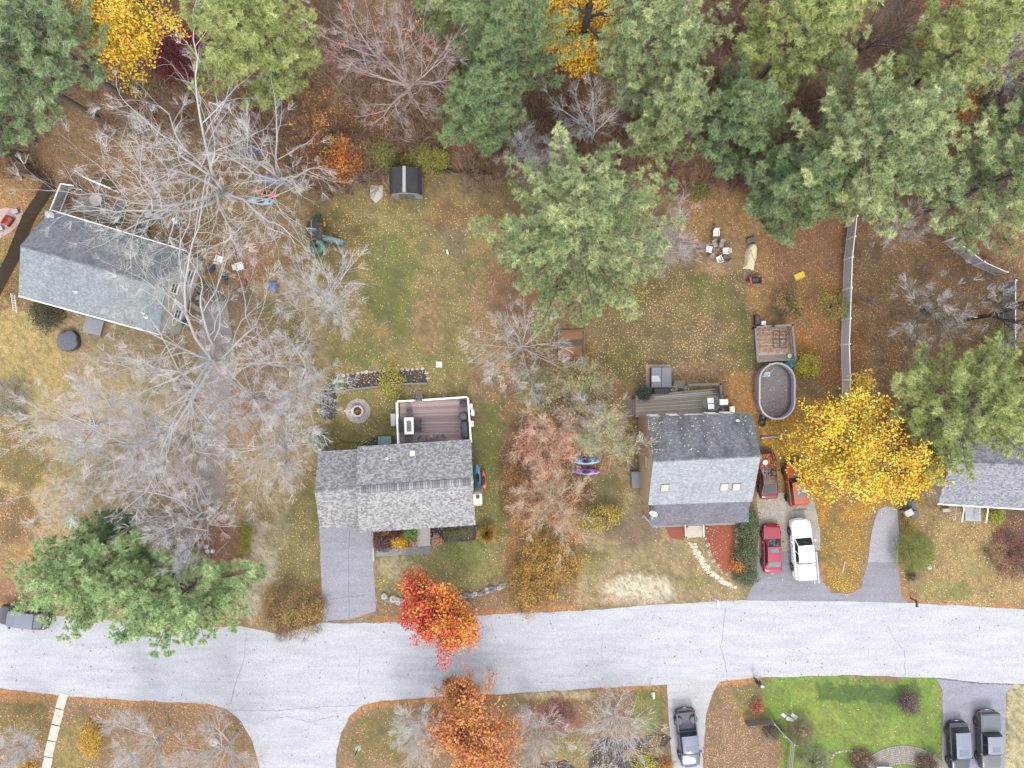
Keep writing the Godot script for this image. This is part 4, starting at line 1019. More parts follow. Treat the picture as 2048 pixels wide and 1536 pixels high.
	bush("shrub", "dark plum shrub in bed beside driveway", 765, 1084, 16, 1.0, [B(96, 70, 72), B(80, 58, 62), B(116, 84, 80)], 441, {"n": 150, "y": 0.05})
	bush("shrub", "yellow mum-like shrub in front bed of grey house", 801, 1083, 18, 0.8, [B(246, 200, 24), B(234, 180, 24), B(220, 160, 30)], 442, {"n": 140, "sz": 0.65})
	bush("shrub", "bright green shrub beside the front landing", 822, 1068, 14, 0.9, [B(130, 168, 76), B(108, 148, 60), B(154, 184, 96)], 443, {"n": 130})
	bush("shrub", "orange-brown dwarf shrub at back of front bed", 771, 1066, 9, 0.6, [B(206, 130, 50), B(186, 110, 50)], 444, {"n": 50})
	bush("shrub", "maroon shrub at back of front bed", 793, 1068, 11, 0.8, [B(110, 50, 50), B(90, 44, 48)], 445, {"n": 70})
	bush("shrub", "peach flowering shrub left of the front landing", 829, 1084, 8, 0.5, [B(236, 186, 156), B(222, 166, 140)], 446, {"n": 50, "group": "peach flowering shrubs"})
	bush("shrub", "peach flowering shrub right of the front landing", 872, 1081, 9, 0.5, [B(236, 190, 156), B(222, 172, 140)], 447, {"n": 60, "group": "peach flowering shrubs"})
	bush("shrub", "mossy green shrub in bed under front windows", 902, 1068, 17, 0.8, [B(122, 122, 72), B(104, 106, 62), B(140, 136, 84)], 448, {"n": 190, "spray": fine_spray})
	bush("shrub", "smaller mossy green shrub at right of front bed", 930, 1062, 15, 0.8, [B(126, 124, 74), B(108, 108, 64), B(144, 138, 84)], 449, {"n": 160, "spray": fine_spray})
	clump("golden ornamental grass at front corner of grey house", 974, 1066, 22, 1.3, [B(222, 170, 60), B(206, 150, 56), B(236, 190, 80), B(190, 150, 70)], 450, 420)
	bush("shrub", "yellow-green plant spilling over the long mulch bed", 782, 758, 24, 0.9, [B(206, 196, 84), B(186, 178, 70), B(168, 164, 66)], 451, {"n": 150, "sz": 1.5})
	bush("shrub", "small green conifer in corner of long mulch bed", 675, 769, 10, 0.7, [B(150, 176, 84), B(130, 158, 70)], 452, {"n": 60})
	bush("shrub", "purple dwarf tree on the mown lawn", 1820, 1406, 18, 1.2, [B(110, 76, 92), B(92, 62, 80), B(130, 92, 104)], 453, {"n": 110, "twigs": 20, "twig": B(110, 80, 90)})
	bush("shrub", "yellow-green shrub at bottom edge left of dark pickup", 1285, 1528, 22, 1.0, [B(206, 204, 60), B(182, 184, 54)], 454, {"n": 90})
	bush("shrub", "rusty orange shrub at bottom edge beside dark pickup", 1332, 1532, 12, 0.8, [B(206, 140, 60), B(186, 120, 56)], 455, {"n": 60})
	bush("shrub", "crimson shrub near bottom centre beside pale ornamental tree", 1118, 1428, 26, 1.2, [B(176, 70, 84), B(150, 66, 78), B(190, 96, 100)], 456, {"n": 60, "twigs": 40, "twig": B(170, 140, 136)})
	bush("shrub", "dark red shrub beside small white bare tree", 866, 1452, 20, 1.2, [B(156, 80, 74), B(136, 72, 70)], 457, {"n": 50, "twigs": 30})
	bush("shrub", "russet shrub beside the plank fence at bottom", 1516, 1414, 12, 0.8, [B(196, 106, 72), B(176, 92, 64)], 458, {"n": 50})
	bush("shrub", "bare grey shrub on lower edge of mown lawn", 1600, 1460, 22, 1.0, [B(190, 160, 130)], 459, {"n": 12, "twigs": 70, "twig": B(184, 160, 140)})
	bush("shrub", "silvery grass-like shrub at bottom edge beside rail fence", 1625, 1528, 26, 0.9, [B(190, 190, 150)], 460, {"n": 20, "twigs": 80, "twig": B(196, 196, 170)})
	bush("shrub", "dark low shrub under the plank fence corner", 1545, 1462, 18, 0.9, [B(84, 78, 62), B(100, 92, 66)], 461, {"n": 90})
	for e in [[1722, 1518, "left"], [1855, 1528, "right"]]:
		bush("shrub", "brown withered bed shrub on %s of curved paver walk" % e[2], e[0], e[1], 20, 0.6, [B(130, 100, 76), B(112, 88, 70), B(150, 120, 80)], 470 + int(e[0]), {"n": 110, "twigs": 30})
	bush("shrub", "straw-coloured bush at end of the black mulch bed", 1313, 1482, 9, 0.5, [B(226, 186, 150), B(206, 166, 130)], 480, {"n": 40})
	bush("shrub", "small dark shrub before driveway of low right house", 1824, 1152, 9, 0.5, [B(140, 100, 60), B(110, 96, 56)], 481, {"n": 50})
	bush("shrub", "dark potted evergreen at west end of weathered deck", 1287, 786, 11, 0.9, [B(70, 92, 80), B(58, 78, 70), B(84, 104, 90)], 482, {"n": 140, "y": 0.62})

	# brush on the woodland floor
	rng.seed = 600
	var tr := []
	var cols := []
	var bc := [B(168, 134, 112), B(190, 160, 138), B(146, 116, 100), B(176, 140, 118), B(200, 176, 160)]
	for k in 9000:
		var x := R(-60, 60)
		var z := R(-44, -18.5)
		if k > 8800:
			x = R(34, 58); z = R(-20, 2)
		var q := Vector2(x, z)
		var n := gn1[clampi(int((z - GZ) / STEP), 0, NZ - 1) * NX + clampi(int((x - GX) / STEP), 0, NX - 1)]
		if n < -0.12 or (x > -46 and x < -22 and z > -24):
			continue
		var s := upright(Vector3(R(-0.5, 0.5), 1, R(-0.5, 0.5)), R(1.4, 3.4))
		s.origin = Vector3(x, 0.02, z)
		tr.append(s)
		cols.append(lift(pick(bc), 1.7))
	tag(many(numbered("undergrowth"), twig_spray, VM(0.9), tr, cols, self), "bare brown brush on the woodland floor", "undergrowth", "", "stuff")
	tr = []
	cols = []
	var mix_ := [[B(206, 136, 72), B(190, 116, 64)], [B(160, 150, 80), B(140, 136, 70)], [B(150, 110, 80), B(176, 132, 96)], [B(170, 90, 66), B(196, 150, 90)]]
	for k in 3600:
		var x := R(-58, 60)
		var z := R(-44, -19.5)
		var kk := clampi(int((z - GZ) / STEP), 0, NZ - 1) * NX + clampi(int((x - GX) / STEP), 0, NX - 1)
		if gn2[kk] < 0.02 or (x > -48 and x < -24 and z > -26):
			continue
		var s := R(0.7, 1.3)
		tr.append(Transform3D(Basis.from_euler(Vector3(R(-0.6, 0.6), R(0, TAU), R(-0.6, 0.6))).scaled(Vector3(s, s, s)), Vector3(x, R(0.25, 1.3), z)))
		cols.append(lift(pick(mix_[int(absf(gn1[kk]) * 9.0 + gn2[kk] * 3.0) % 4]), 1.3))
	tag(many(numbered("undergrowth"), leaf_spray, VM(0.78, 0.08), tr, cols, self), "low russet and olive leafy brush under the woodland trees", "undergrowth", "", "stuff")

# ---------------------------------------------------------------- ground, roads and fallen leaves
const GX := -64.0
const GZ := -50.0
const STEP := 0.25
const NX := 513
const NZ := 401
var gcol := PackedColorArray()
var gdens := PackedFloat32Array()
var gpal := PackedByteArray()
var ggrass := PackedFloat32Array()
var gn1 := PackedFloat32Array()
var gn2 := PackedFloat32Array()
var grnd := PackedFloat32Array()
var gy := PackedFloat32Array()

func ground_begin() -> void:
	var cnt := NX * NZ
	gcol.resize(cnt); gdens.resize(cnt); gpal.resize(cnt); ggrass.resize(cnt)
	gn1.resize(cnt); gy.resize(cnt); gn2.resize(cnt); grnd.resize(cnt)
	var a := FastNoiseLite.new()
	a.seed = 11; a.frequency = 0.11; a.fractal_octaves = 3
	var b := FastNoiseLite.new()
	b.seed = 23; b.frequency = 0.45; b.fractal_octaves = 3
	var base := B(150, 126, 92)
	for j in NZ:
		var z := GZ + j * STEP
		for i in NX:
			var x := GX + i * STEP
			var k := j * NX + i
			gn1[k] = a.get_noise_2d(x, z)
			gn2[k] = b.get_noise_2d(x, z)
			grnd[k] = rng.randf()
			gcol[k] = base
			gdens[k] = 10.0
			gpal[k] = 0

func lay(k: int, w: float, c: Color, dens: float, pal: int, grass: float) -> void:
	if w <= 0.0:
		return
	w = clampf(w * (0.55 + 0.9 * grnd[k]), 0.0, 1.0)
	gcol[k] = gcol[k].lerp(c, w)
	gdens[k] = lerpf(gdens[k], dens, w)
	ggrass[k] = lerpf(ggrass[k], grass, w)
	if grnd[k] < w:
		gpal[k] = pal

# ellipse of ground matter, with an uneven edge; given in photograph pixels
func blob(cx: float, cy: float, rx: float, ry: float, c: Color, dens := -1.0, pal := 0, grass := 0.0, strength := 1.0) -> void:
	var o := P(cx, cy)
	var ax := rx * EYE / FOCAL
	var az := ry * EYE / FOCAL
	var i0 := clampi(int((o.x - ax * 1.5 - GX) / STEP), 0, NX - 1)
	var i1 := clampi(int((o.x + ax * 1.5 - GX) / STEP), 0, NX - 1)
	var j0 := clampi(int((o.z - az * 1.5 - GZ) / STEP), 0, NZ - 1)
	var j1 := clampi(int((o.z + az * 1.5 - GZ) / STEP), 0, NZ - 1)
	for j in range(j0, j1 + 1):
		for i in range(i0, i1 + 1):
			var k := j * NX + i
			var dx := (GX + i * STEP - o.x) / ax
			var dz := (GZ + j * STEP - o.z) / az
			var d := sqrt(dx * dx + dz * dz) + gn1[k] * 0.55 + gn2[k] * 0.35
			var w := clampf((1.12 - d) / 0.4, 0.0, 1.0) * strength
			lay(k, w, c, gdens[k] if dens < 0.0 else dens, gpal[k] if dens < 0.0 else pal, grass)

func region(pts: Array, c: Color, dens: float, pal: int, grass := 0.0, rag := 1.0) -> void:
	var pol := PackedVector2Array()
	var lo := Vector2(1e9, 1e9)
	var hi := -lo
	for p in pts:
		var q := P(p.x, p.y)
		var e := Vector2(q.x, q.z)
		pol.push_back(e)
		lo = lo.min(e)
		hi = hi.max(e)
	var i0 := clampi(int((lo.x - rag - GX) / STEP), 0, NX - 1)
	var i1 := clampi(int((hi.x + rag - GX) / STEP) + 1, 0, NX - 1)
	var j0 := clampi(int((lo.y - rag - GZ) / STEP), 0, NZ - 1)
	var j1 := clampi(int((hi.y + rag - GZ) / STEP) + 1, 0, NZ - 1)
	for j in range(j0, j1 + 1):
		for i in range(i0, i1 + 1):
			var k := j * NX + i
			var q := Vector2(GX + i * STEP + (gn2[k] * 2.2 + gn1[k] * 1.2 + grnd[k] - 0.5) * rag, GZ + j * STEP + (gn1[k] * 2.2 - gn2[k] * 1.5 + grnd[k] - 0.5) * rag)
			if Geometry2D.is_point_in_polygon(q, pol):
				lay(k, 1.0, c, dens, pal, grass)

func bare(pts: Array, dens: float, pal := 0, y := 0.012) -> void:   # hard surfaces: only stray leaves, no grass
	var pol := PackedVector2Array()
	for p in pts:
		pol.push_back(Vector2(p.x, p.z))
	var lo := Vector2(1e9, 1e9)
	var hi := -lo
	for e in pol:
		lo = lo.min(e)
		hi = hi.max(e)
	for j in range(clampi(int((lo.y - GZ) / STEP), 0, NZ - 1), clampi(int((hi.y - GZ) / STEP) + 2, 0, NZ)):
		for i in range(clampi(int((lo.x - GX) / STEP), 0, NX - 1), clampi(int((hi.x - GX) / STEP) + 2, 0, NX)):
			if Geometry2D.is_point_in_polygon(Vector2(GX + i * STEP, GZ + j * STEP), pol):
				var k := j * NX + i
				gdens[k] = dens
				gpal[k] = pal
				ggrass[k] = 0.0
				gy[k] = y

func ground_end() -> void:
	var v := PackedVector3Array()
	var n := PackedVector3Array()
	var uv := PackedVector2Array()
	var c := PackedColorArray()
	var idx := PackedInt32Array()
	v.resize(NX * NZ); n.resize(NX * NZ); uv.resize(NX * NZ); c.resize(NX * NZ)
	for j in NZ:
		for i in NX:
			var k := j * NX + i
			# the outermost vertices run out to the horizon
			var x := GX + i * STEP
			var z := GZ + j * STEP
			if i == 0: x = -600.0
			if i == NX - 1: x = 600.0
			if j == 0: z = -600.0
			if j == NZ - 1: z = 600.0
			v[k] = Vector3(x, 0, z)
			n[k] = Vector3.UP
			uv[k] = Vector2(x, z)
			var g := 0.80 + 0.42 * grnd[k] + gn2[k] * 0.28 + gn1[k] * 0.22
			g *= 1.3 if gdens[k] < 28.0 else 1.35
			g *= 1.1
			c[k] = Color(gcol[k].r * g * 0.985, gcol[k].g * (g * 0.92 + 0.11) * 1.02, gcol[k].b * g * 0.92)
	idx.resize((NX - 1) * (NZ - 1) * 6)
	var q := 0
	for j in NZ - 1:
		for i in NX - 1:
			var a := j * NX + i
			for e in [a, a + 1, a + NX + 1, a, a + NX + 1, a + NX]:
				idx[q] = e
				q += 1
	var arr := []
	arr.resize(Mesh.ARRAY_MAX)
	arr[Mesh.ARRAY_VERTEX] = v
	arr[Mesh.ARRAY_NORMAL] = n
	arr[Mesh.ARRAY_COLOR] = c
	arr[Mesh.ARRAY_TEX_UV] = uv
	arr[Mesh.ARRAY_INDEX] = idx
	var me := ArrayMesh.new()
	me.add_surface_from_arrays(Mesh.PRIMITIVE_TRIANGLES, arr)
	var m := StandardMaterial3D.new()
	m.vertex_color_use_as_albedo = true
	m.roughness = 0.97
	m.albedo_texture = grain
	m.uv1_scale = Vector3(0.045, 0.045, 1)
	var o := MeshInstance3D.new()
	o.name = "ground"
	o.mesh = me
	o.material_override = m
	add_child(o)
	tag(o, "leaf-strewn autumn lawns and woodland floor", "ground", "", "structure")

var PALS := []
func leaves_and_grass() -> void:
	PALS = [
		[B(226, 190, 130), B(205, 150, 95), B(178, 118, 75), B(235, 205, 150), B(150, 100, 70), B(214, 164, 96)],
		[B(178, 132, 96), B(198, 144, 98), B(150, 112, 84), B(218, 172, 126), B(124, 94, 76), B(188, 126, 82)],
		[B(246, 196, 36), B(238, 176, 40), B(222, 150, 48), B(250, 212, 84), B(196, 132, 52), B(240, 190, 50)],
		[B(204, 162, 124), B(184, 138, 104), B(220, 182, 144), B(166, 118, 88), B(230, 202, 166), B(148, 106, 82)],
		[B(232, 206, 150), B(216, 186, 120), B(240, 224, 180), B(196, 146, 92), B(224, 190, 104), B(208, 160, 96)],
		[B(206, 98, 60), B(190, 86, 52), B(222, 124, 84), B(170, 76, 50), B(226, 200, 170), B(200, 92, 56)],
		[B(210, 146, 86), B(194, 126, 74), B(224, 166, 106), B(168, 108, 68), B(232, 190, 130), B(204, 138, 84)],
		[B(120, 112, 112), B(96, 90, 92), B(150, 130, 120), B(190, 150, 120), B(80, 74, 78), B(140, 126, 120)],
	]
	var tr := []
	var cols := []
	var gt := []
	var gc := []
	var cell := STEP * STEP
	for j in range(3, NZ - 3):
		for i in range(3, NX - 3):
			var k := j * NX + i
			var x0 := GX + i * STEP
			var z0 := GZ + j * STEP
			var want := gdens[k] * cell * maxf(0.1, 1.0 + gn2[k] * 1.6 + gn1[k] * 1.1)
			var cnt := int(want)
			if rng.randf() < want - cnt:
				cnt += 1
			for q in cnt:
				var s := R(0.075, 0.15)
				var bs := Basis(Vector3.UP, R(0, TAU)) * Basis(Vector3.RIGHT, R(-0.45, 0.45)) * Basis(Vector3.BACK, R(-0.45, 0.45))
				tr.append(Transform3D(bs.scaled(Vector3(s, s, s)), Vector3(x0 + R(-0.14, 0.14), gy[k] + R(0.012, 0.04), z0 + R(-0.14, 0.14))))
				var c: Color = PALS[gpal[k]][rng.randi() % 6]
				var f := R(0.75, 1.5)
				cols.append(Color(c.r * f, c.g * f, c.b * f))
			if ggrass[k] > 0.25 and rng.randf() < ggrass[k] * 0.5:
				var f2 := R(0.7, 1.25)
				var s2 := R(0.5, 1.1)
				gt.append(Transform3D(Basis(Vector3.UP, R(0, TAU)).scaled(Vector3(s2, s2 * 0.8, s2)), Vector3(x0 + R(-0.13, 0.13), 0.0, z0 + R(-0.13, 0.13))))
				gc.append(Color(gcol[k].r * f2 * 0.98, gcol[k].g * f2 * 1.04, gcol[k].b * f2))
	var a := many(numbered("fallen_leaves"), leaf_one, VM(0.85), tr, cols, self)
	tag(a, "fallen autumn leaves scattered over lawns and woodland floor", "leaves", "", "stuff")
	var b := many(numbered("grass"), grass_tuft, VM(0.9), gt, gc, self)
	tag(b, "short lawn grass growing in tufts", "grass", "", "stuff")
	print("leaves ", tr.size(), " tufts ", gt.size())

func asphalt(r: float, g: float, b: float) -> StandardMaterial3D:
	var key := "asph%d,%d,%d" % [r, g, b]
	if mats.has(key):
		return mats[key]
	var m := StandardMaterial3D.new()
	m.albedo_color = lift(B(r, g, b), 1.5).linear_to_srgb()
	m.roughness = 0.93
	m.albedo_texture = grain
	m.uv1_scale = Vector3(0.06, 0.06, 1)
	m.detail_enabled = true
	m.detail_albedo = blotch
	m.detail_blend_mode = BaseMaterial3D.BLEND_MODE_MUL
	m.detail_uv_layer = BaseMaterial3D.DETAIL_UV_2
	m.uv2_scale = Vector3(0.031, 0.19, 1)
	mats[key] = m
	return m

func px(pts: Array, h := 0.0) -> Array:
	var out := []
	for p in pts:
		out.append(P(p.x, p.y, h))
	return out

# subdivides an outline and lets it waver, as a broken asphalt edge does
func waver(pts: Array, amp: float) -> Array:
	var out := []
	for i in pts.size():
		var a: Vector3 = pts[i]
		var b: Vector3 = pts[(i + 1) % pts.size()]
		var l := a.distance_to(b)
		var k := maxi(1, int(l / 0.7))
		var side := Vector3(-(b - a).z, 0, (b - a).x).normalized()
		for q in k:
			out.append(a.lerp(b, float(q) / k) + side * (R(-amp, amp) if q else 0.0))
	return out

func sheet(called: String, pts: Array, y: float, m: Material, amp := 0.07) -> MeshInstance3D:
	var g := Geo.new()
	g.use_uv = true
	g.poly(waver(pts, amp), 0.0, y)
	return struct(called, g, m)

func crack(road: Node3D, pts: Array, w: float, y: float, m: Material) -> void:
	var g := Geo.new()
	g.use_uv = true
	var q := px(pts)
	var fine := []
	for i in q.size() - 1:
		var l: float = q[i].distance_to(q[i + 1])
		var k := maxi(1, int(l / 0.35))
		for e in k:
			fine.append(q[i].lerp(q[i + 1], float(e) / k) + Vector3(R(-0.06, 0.06), 0, R(-0.06, 0.06)))
	fine.append(q[-1])
	for i in fine.size() - 1:
		var d: Vector3 = fine[i + 1] - fine[i]
		var s := Vector3(-d.z, 0, d.x).normalized() * w * R(0.3, 0.7)
		var up := Vector3.UP * y
		g.quad(fine[i] - s + up, fine[i + 1] - s + up, fine[i + 1] + s + up, fine[i] + s + up)
	part("crack", g, m, road)

# ---------------------------------------------------------------- plants
func plant_meshes() -> void:
	var g := Geo.new()
	for i in 30:
		var a := R(0, TAU)
		var e := R(-0.1, 1.35)
		var d := Vector3(cos(a) * cos(e), sin(e), sin(a) * cos(e))
		var l := R(0.2, 0.36)
		var s := d.cross(Vector3(R(-1, 1), R(-1, 1), R(-1, 1))).normalized() * R(0.014, 0.024)
		var o := Vector3(R(-0.07, 0.07), R(-0.05, 0.05), R(-0.07, 0.07))
		g.tri(o - s, o + d * l, o + s)
	needle_tuft = g.mesh()
	leaf_spray = spray(11, 0.30, 0.075, 0.12)
	big_spray = spray(9, 0.42, 0.13, 0.19)
	fine_spray = spray(16, 0.2, 0.035, 0.06)
	var t := Geo.new()
	for i in 10:
		var a2 := R(0, TAU)
		var d2 := Vector3(cos(a2) * 0.5, R(0.5, 1.3), sin(a2) * 0.5).normalized()
		var p0 := Vector3(cos(a2), 0, sin(a2)) * R(0.0, 0.06)
		var p1 := p0 + d2 * R(0.25, 0.45)
		var p2 := p1 + (d2 + Vector3(R(-0.4, 0.4), R(-0.1, 0.5), R(-0.4, 0.4))).normalized() * R(0.25, 0.45)
		t.tube([p0, p1, p2], [0.0065, 0.005, 0.003], 3, false)
		var p3 := p1 + (d2 + Vector3(R(-0.7, 0.7), R(-0.2, 0.6), R(-0.7, 0.7))).normalized() * R(0.2, 0.4)
		t.tube([p1, p3], [0.0045, 0.003], 3, false)
	twig_spray = t.mesh()
	var gr := Geo.new()
	for i in 9:
		var a3 := R(0, TAU)
		var p := Vector3(R(-0.12, 0.12), 0, R(-0.12, 0.12))
		var tip := p + Vector3(cos(a3) * 0.07, R(0.05, 0.11), sin(a3) * 0.07)
		var w := Vector3(-sin(a3), 0, cos(a3)) * 0.012
		gr.tri(p - w, tip, p + w)
	grass_tuft = gr.mesh()
	var lf := Geo.new()
	var a4 := Vector3(0, 0, -0.62); var b4 := Vector3(0.42, 0.14, -0.1); var c4 := Vector3(0, 0, 0.5); var d4 := Vector3(-0.42, 0.14, -0.1)
	lf.tri(a4, b4, c4)
	lf.tri(a4, c4, d4)
	leaf_one = lf.mesh()

func spray(cnt: int, rad: float, s0: float, s1: float) -> ArrayMesh:
	var g := Geo.new()
	for i in cnt:
		var o := Vector3(R(-1, 1), R(-0.8, 0.8), R(-1, 1)) * rad
		var s := R(s0, s1)
		var bs := Basis.from_euler(Vector3(R(-0.9, 0.9), R(0, TAU), R(-0.9, 0.9)))
		var a := o + bs * Vector3(0, 0, -0.62) * s
		var b := o + bs * Vector3(0.45, 0.12, -0.08) * s
		var c := o + bs * Vector3(0, 0, 0.6) * s
		var d := o + bs * Vector3(-0.45, 0.12, -0.08) * s
		g.tri(a, b, c)
		g.tri(a, c, d)
	return g.mesh()

func pick(pal: Array) -> Color:
	var c: Color = pal[rng.randi() % pal.size()]
	var f := R(0.82, 1.18)
	return Color(c.r * f, c.g * f, c.b * f)

func upright(d: Vector3, s: float) -> Transform3D:
	var y := d.normalized()
	var x := y.cross(Vector3(R(-1, 1), R(-1, 1), R(-1, 1))).normalized()
	return Transform3D(Basis(x, y, x.cross(y)).scaled(Vector3(s, s, s)), Vector3.ZERO)

# white pine. cx, cy, rpx: where its crown shows in the photograph
func pine(label: String, cx: float, cy: float, rpx: float, ht: float, pal: Array, seed_: int, dens := 1.0, sx := 1.0, sz := 1.0, low := 0.22) -> Node3D:
	rng.seed = seed_
	var hc := ht * 0.5
	var at := P(cx, cy, hc)
	at.y = 0.0
	var rad := rpx * (EYE - hc) / FOCAL
	var t := thing("pine_tree", label, "tree", at, 0.0, "tall pines")
	var bark := M(122, 112, 108, 0.95, 0.0, "streak", 0.8)
	var g := Geo.new()
	var tp := []
	var tr := []
	var lean := Vector3(R(-0.03, 0.03), 0, R(-0.03, 0.03))
	var r0 := 0.06 + ht * 0.0125
	for i in 9:
		var f := i / 8.0
		tp.append(Vector3(0, f * ht, 0) + lean * f * ht + Vector3(R(-0.06, 0.06), 0, R(-0.06, 0.06)) * f)
		tr.append(r0 * (1.0 - f * 0.93))
	g.tube(tp, tr, 8, false)
	part("trunk", g, bark, t)
	var gb := Geo.new()
	var tuft := []
	var cols := []
	var y := ht * low
	var lump := FastNoiseLite.new()
	lump.seed = seed_
	lump.frequency = 0.9
	while y < ht * 0.98:
		var f := y / ht
		var prof: float
		if f < 0.42:
			prof = lerpf(0.78, 1.0, (f - low) / (0.42 - low))
		else:
			prof = lerpf(1.0, 0.1, pow((f - 0.42) / 0.58, 1.25))
		var cnt := 5 if f < 0.85 else 4
		var a0 := R(0, TAU)
		for q in cnt:
			var az := a0 + TAU * q / cnt + R(-0.45, 0.45)
			var dir := Vector3(cos(az) * sx, 0, sin(az) * sz)
			var len := rad * prof * R(0.72, 1.1) * (1.0 + 0.42 * lump.get_noise_2d(cos(az) * 1.3, sin(az) * 1.3 + f * 2.0)) * dir.length()
			dir = dir.normalized()
			if len < 0.5:
				len = 0.5
			var p0 := Vector3(0, y, 0) + lean * y
			var rise := R(0.02, 0.24) + f * 0.35
			var pts := []
			var rr := []
			var side := Vector3(-dir.z, 0, dir.x)
			var bend := R(-0.25, 0.25)
			for e in 6:
				var u := e / 5.0
				pts.append(p0 + dir * len * u + Vector3.UP * len * (rise * u - 0.16 * sin(u * PI) + 0.16 * u * u) + side * bend * u * u * len * 0.4)
				rr.append(lerpf(0.022 + len * 0.009, 0.012, u))
			gb.tube(pts, rr, 4, false)
			var tone: Color = pal[rng.randi() % pal.size()]
			var step := 0.66
			var s := len * (0.3 if f < 0.75 else 0.1)
			var flip := 1.0
			while s <= len + 0.01:
				var u := s / len
				var ii := mini(int(u * 5.0), 4)
				var base: Vector3 = pts[ii].lerp(pts[ii + 1], u * 5.0 - ii)
				var bl := (0.45 + 0.34 * len * (1.05 - u)) * R(0.6, 1.1)
				bl = minf(bl, 1.5)
				for sd in [-1.0, 1.0]:
					if rng.randf() > dens:
						continue
					var bd: Vector3 = (dir * 0.72 + side * sd * 0.85 + Vector3.UP * R(0.05, 0.35)).normalized()
					var tip: Vector3 = base + bd * bl
					gb.tube([base, tip], [0.014, 0.008], 3, false)
					var nt := 3 + int(bl * 4.2)
					var plume := tone.lerp(pal[rng.randi() % pal.size()], 0.65)
					for w in nt:
						var uu := 1.0 - pow(float(w) / nt, 1.3) * 0.75
						var tp2 := base.lerp(tip, uu) + Vector3(R(-0.15, 0.15), R(-0.03, 0.14), R(-0.15, 0.15))
						var x := upright(bd * 0.5 + Vector3.UP * 0.9 + Vector3(R(-0.4, 0.4), 0, R(-0.4, 0.4)), R(0.72, 1.25))
						x.origin = tp2
						tuft.append(x)
						cols.append(plume.lerp(pick(pal), 0.25))
				s += step * R(0.8, 1.2)
				flip = -flip
			for w in 5:
				var x := upright(dir * 0.6 + Vector3.UP + Vector3(R(-0.4, 0.4), 0, R(-0.4, 0.4)), R(0.8, 1.25))
				x.origin = pts[5] + Vector3(R(-0.28, 0.28), R(-0.05, 0.2), R(-0.28, 0.28))
				tuft.append(x)
				cols.append(tone.lerp(pick(pal), 0.5))
		y += R(0.8, 1.2) * (1.2 if f < 0.4 else 0.95) * clampf(ht / 18.0, 0.55, 1.1)
	part("branches", gb, M(128, 118, 110, 0.95, 0.0, "", 1.0), t)
	many("crown", needle_tuft, VM(0.8, 0.0), tuft, cols, t)
	return t

# limbs and branches of a broadleaf tree. Fills tips with places for leaves or twigs.
func grow(g: Geo, p: Vector3, d: Vector3, len: float, r: float, level: int, most: int, tips: Array, wander: float, lift: float, sparse := 1.0) -> void:
	var seg := 4 if level < 2 else 3
	var pts := [p]
	var rr := [r]
	var q := p
	var dd := d
	for i in seg:
		dd = (dd + Vector3(R(-1, 1), R(-1, 1), R(-1, 1)) * wander + Vector3.UP * lift).normalized()
		q += dd * len / seg
		pts.append(q)
		rr.append(lerpf(r, r * 0.45, (i + 1.0) / seg))
	g.tube(pts, rr, 6 if level < 1 else (4 if level < 2 else 3), false)
	if level >= most:
		for i in range(1, pts.size()):
			if rng.randf() < sparse:
				tips.append([pts[i], (pts[i] - pts[i - 1]).normalized()])
		return
	var kids := 5 if level == 0 else (4 if level == 1 else 3)
	for k in kids:
		var u := lerpf(0.28, 0.96, (k + R(0.1, 0.9)) / kids) * seg
		var i := mini(int(u), seg - 1)
		var b: Vector3 = pts[i].lerp(pts[i + 1], u - i)
		var dir: Vector3 = (pts[i + 1] - pts[i]).normalized()
		var ax := dir.cross(Vector3(R(-1, 1), R(-1, 1), R(-1, 1))).normalized()
		var nd := dir.rotated(ax, R(0.45, 1.0))
		grow(g, b, nd, len * R(0.42, 0.66), maxf(rr[i] * 0.55, 0.009), level + 1, most, tips, wander, lift, sparse)
	grow(g, pts[-1], dd, len * R(0.4, 0.55), maxf(rr[-1], 0.009), level + 1, most, tips, wander, lift, sparse)

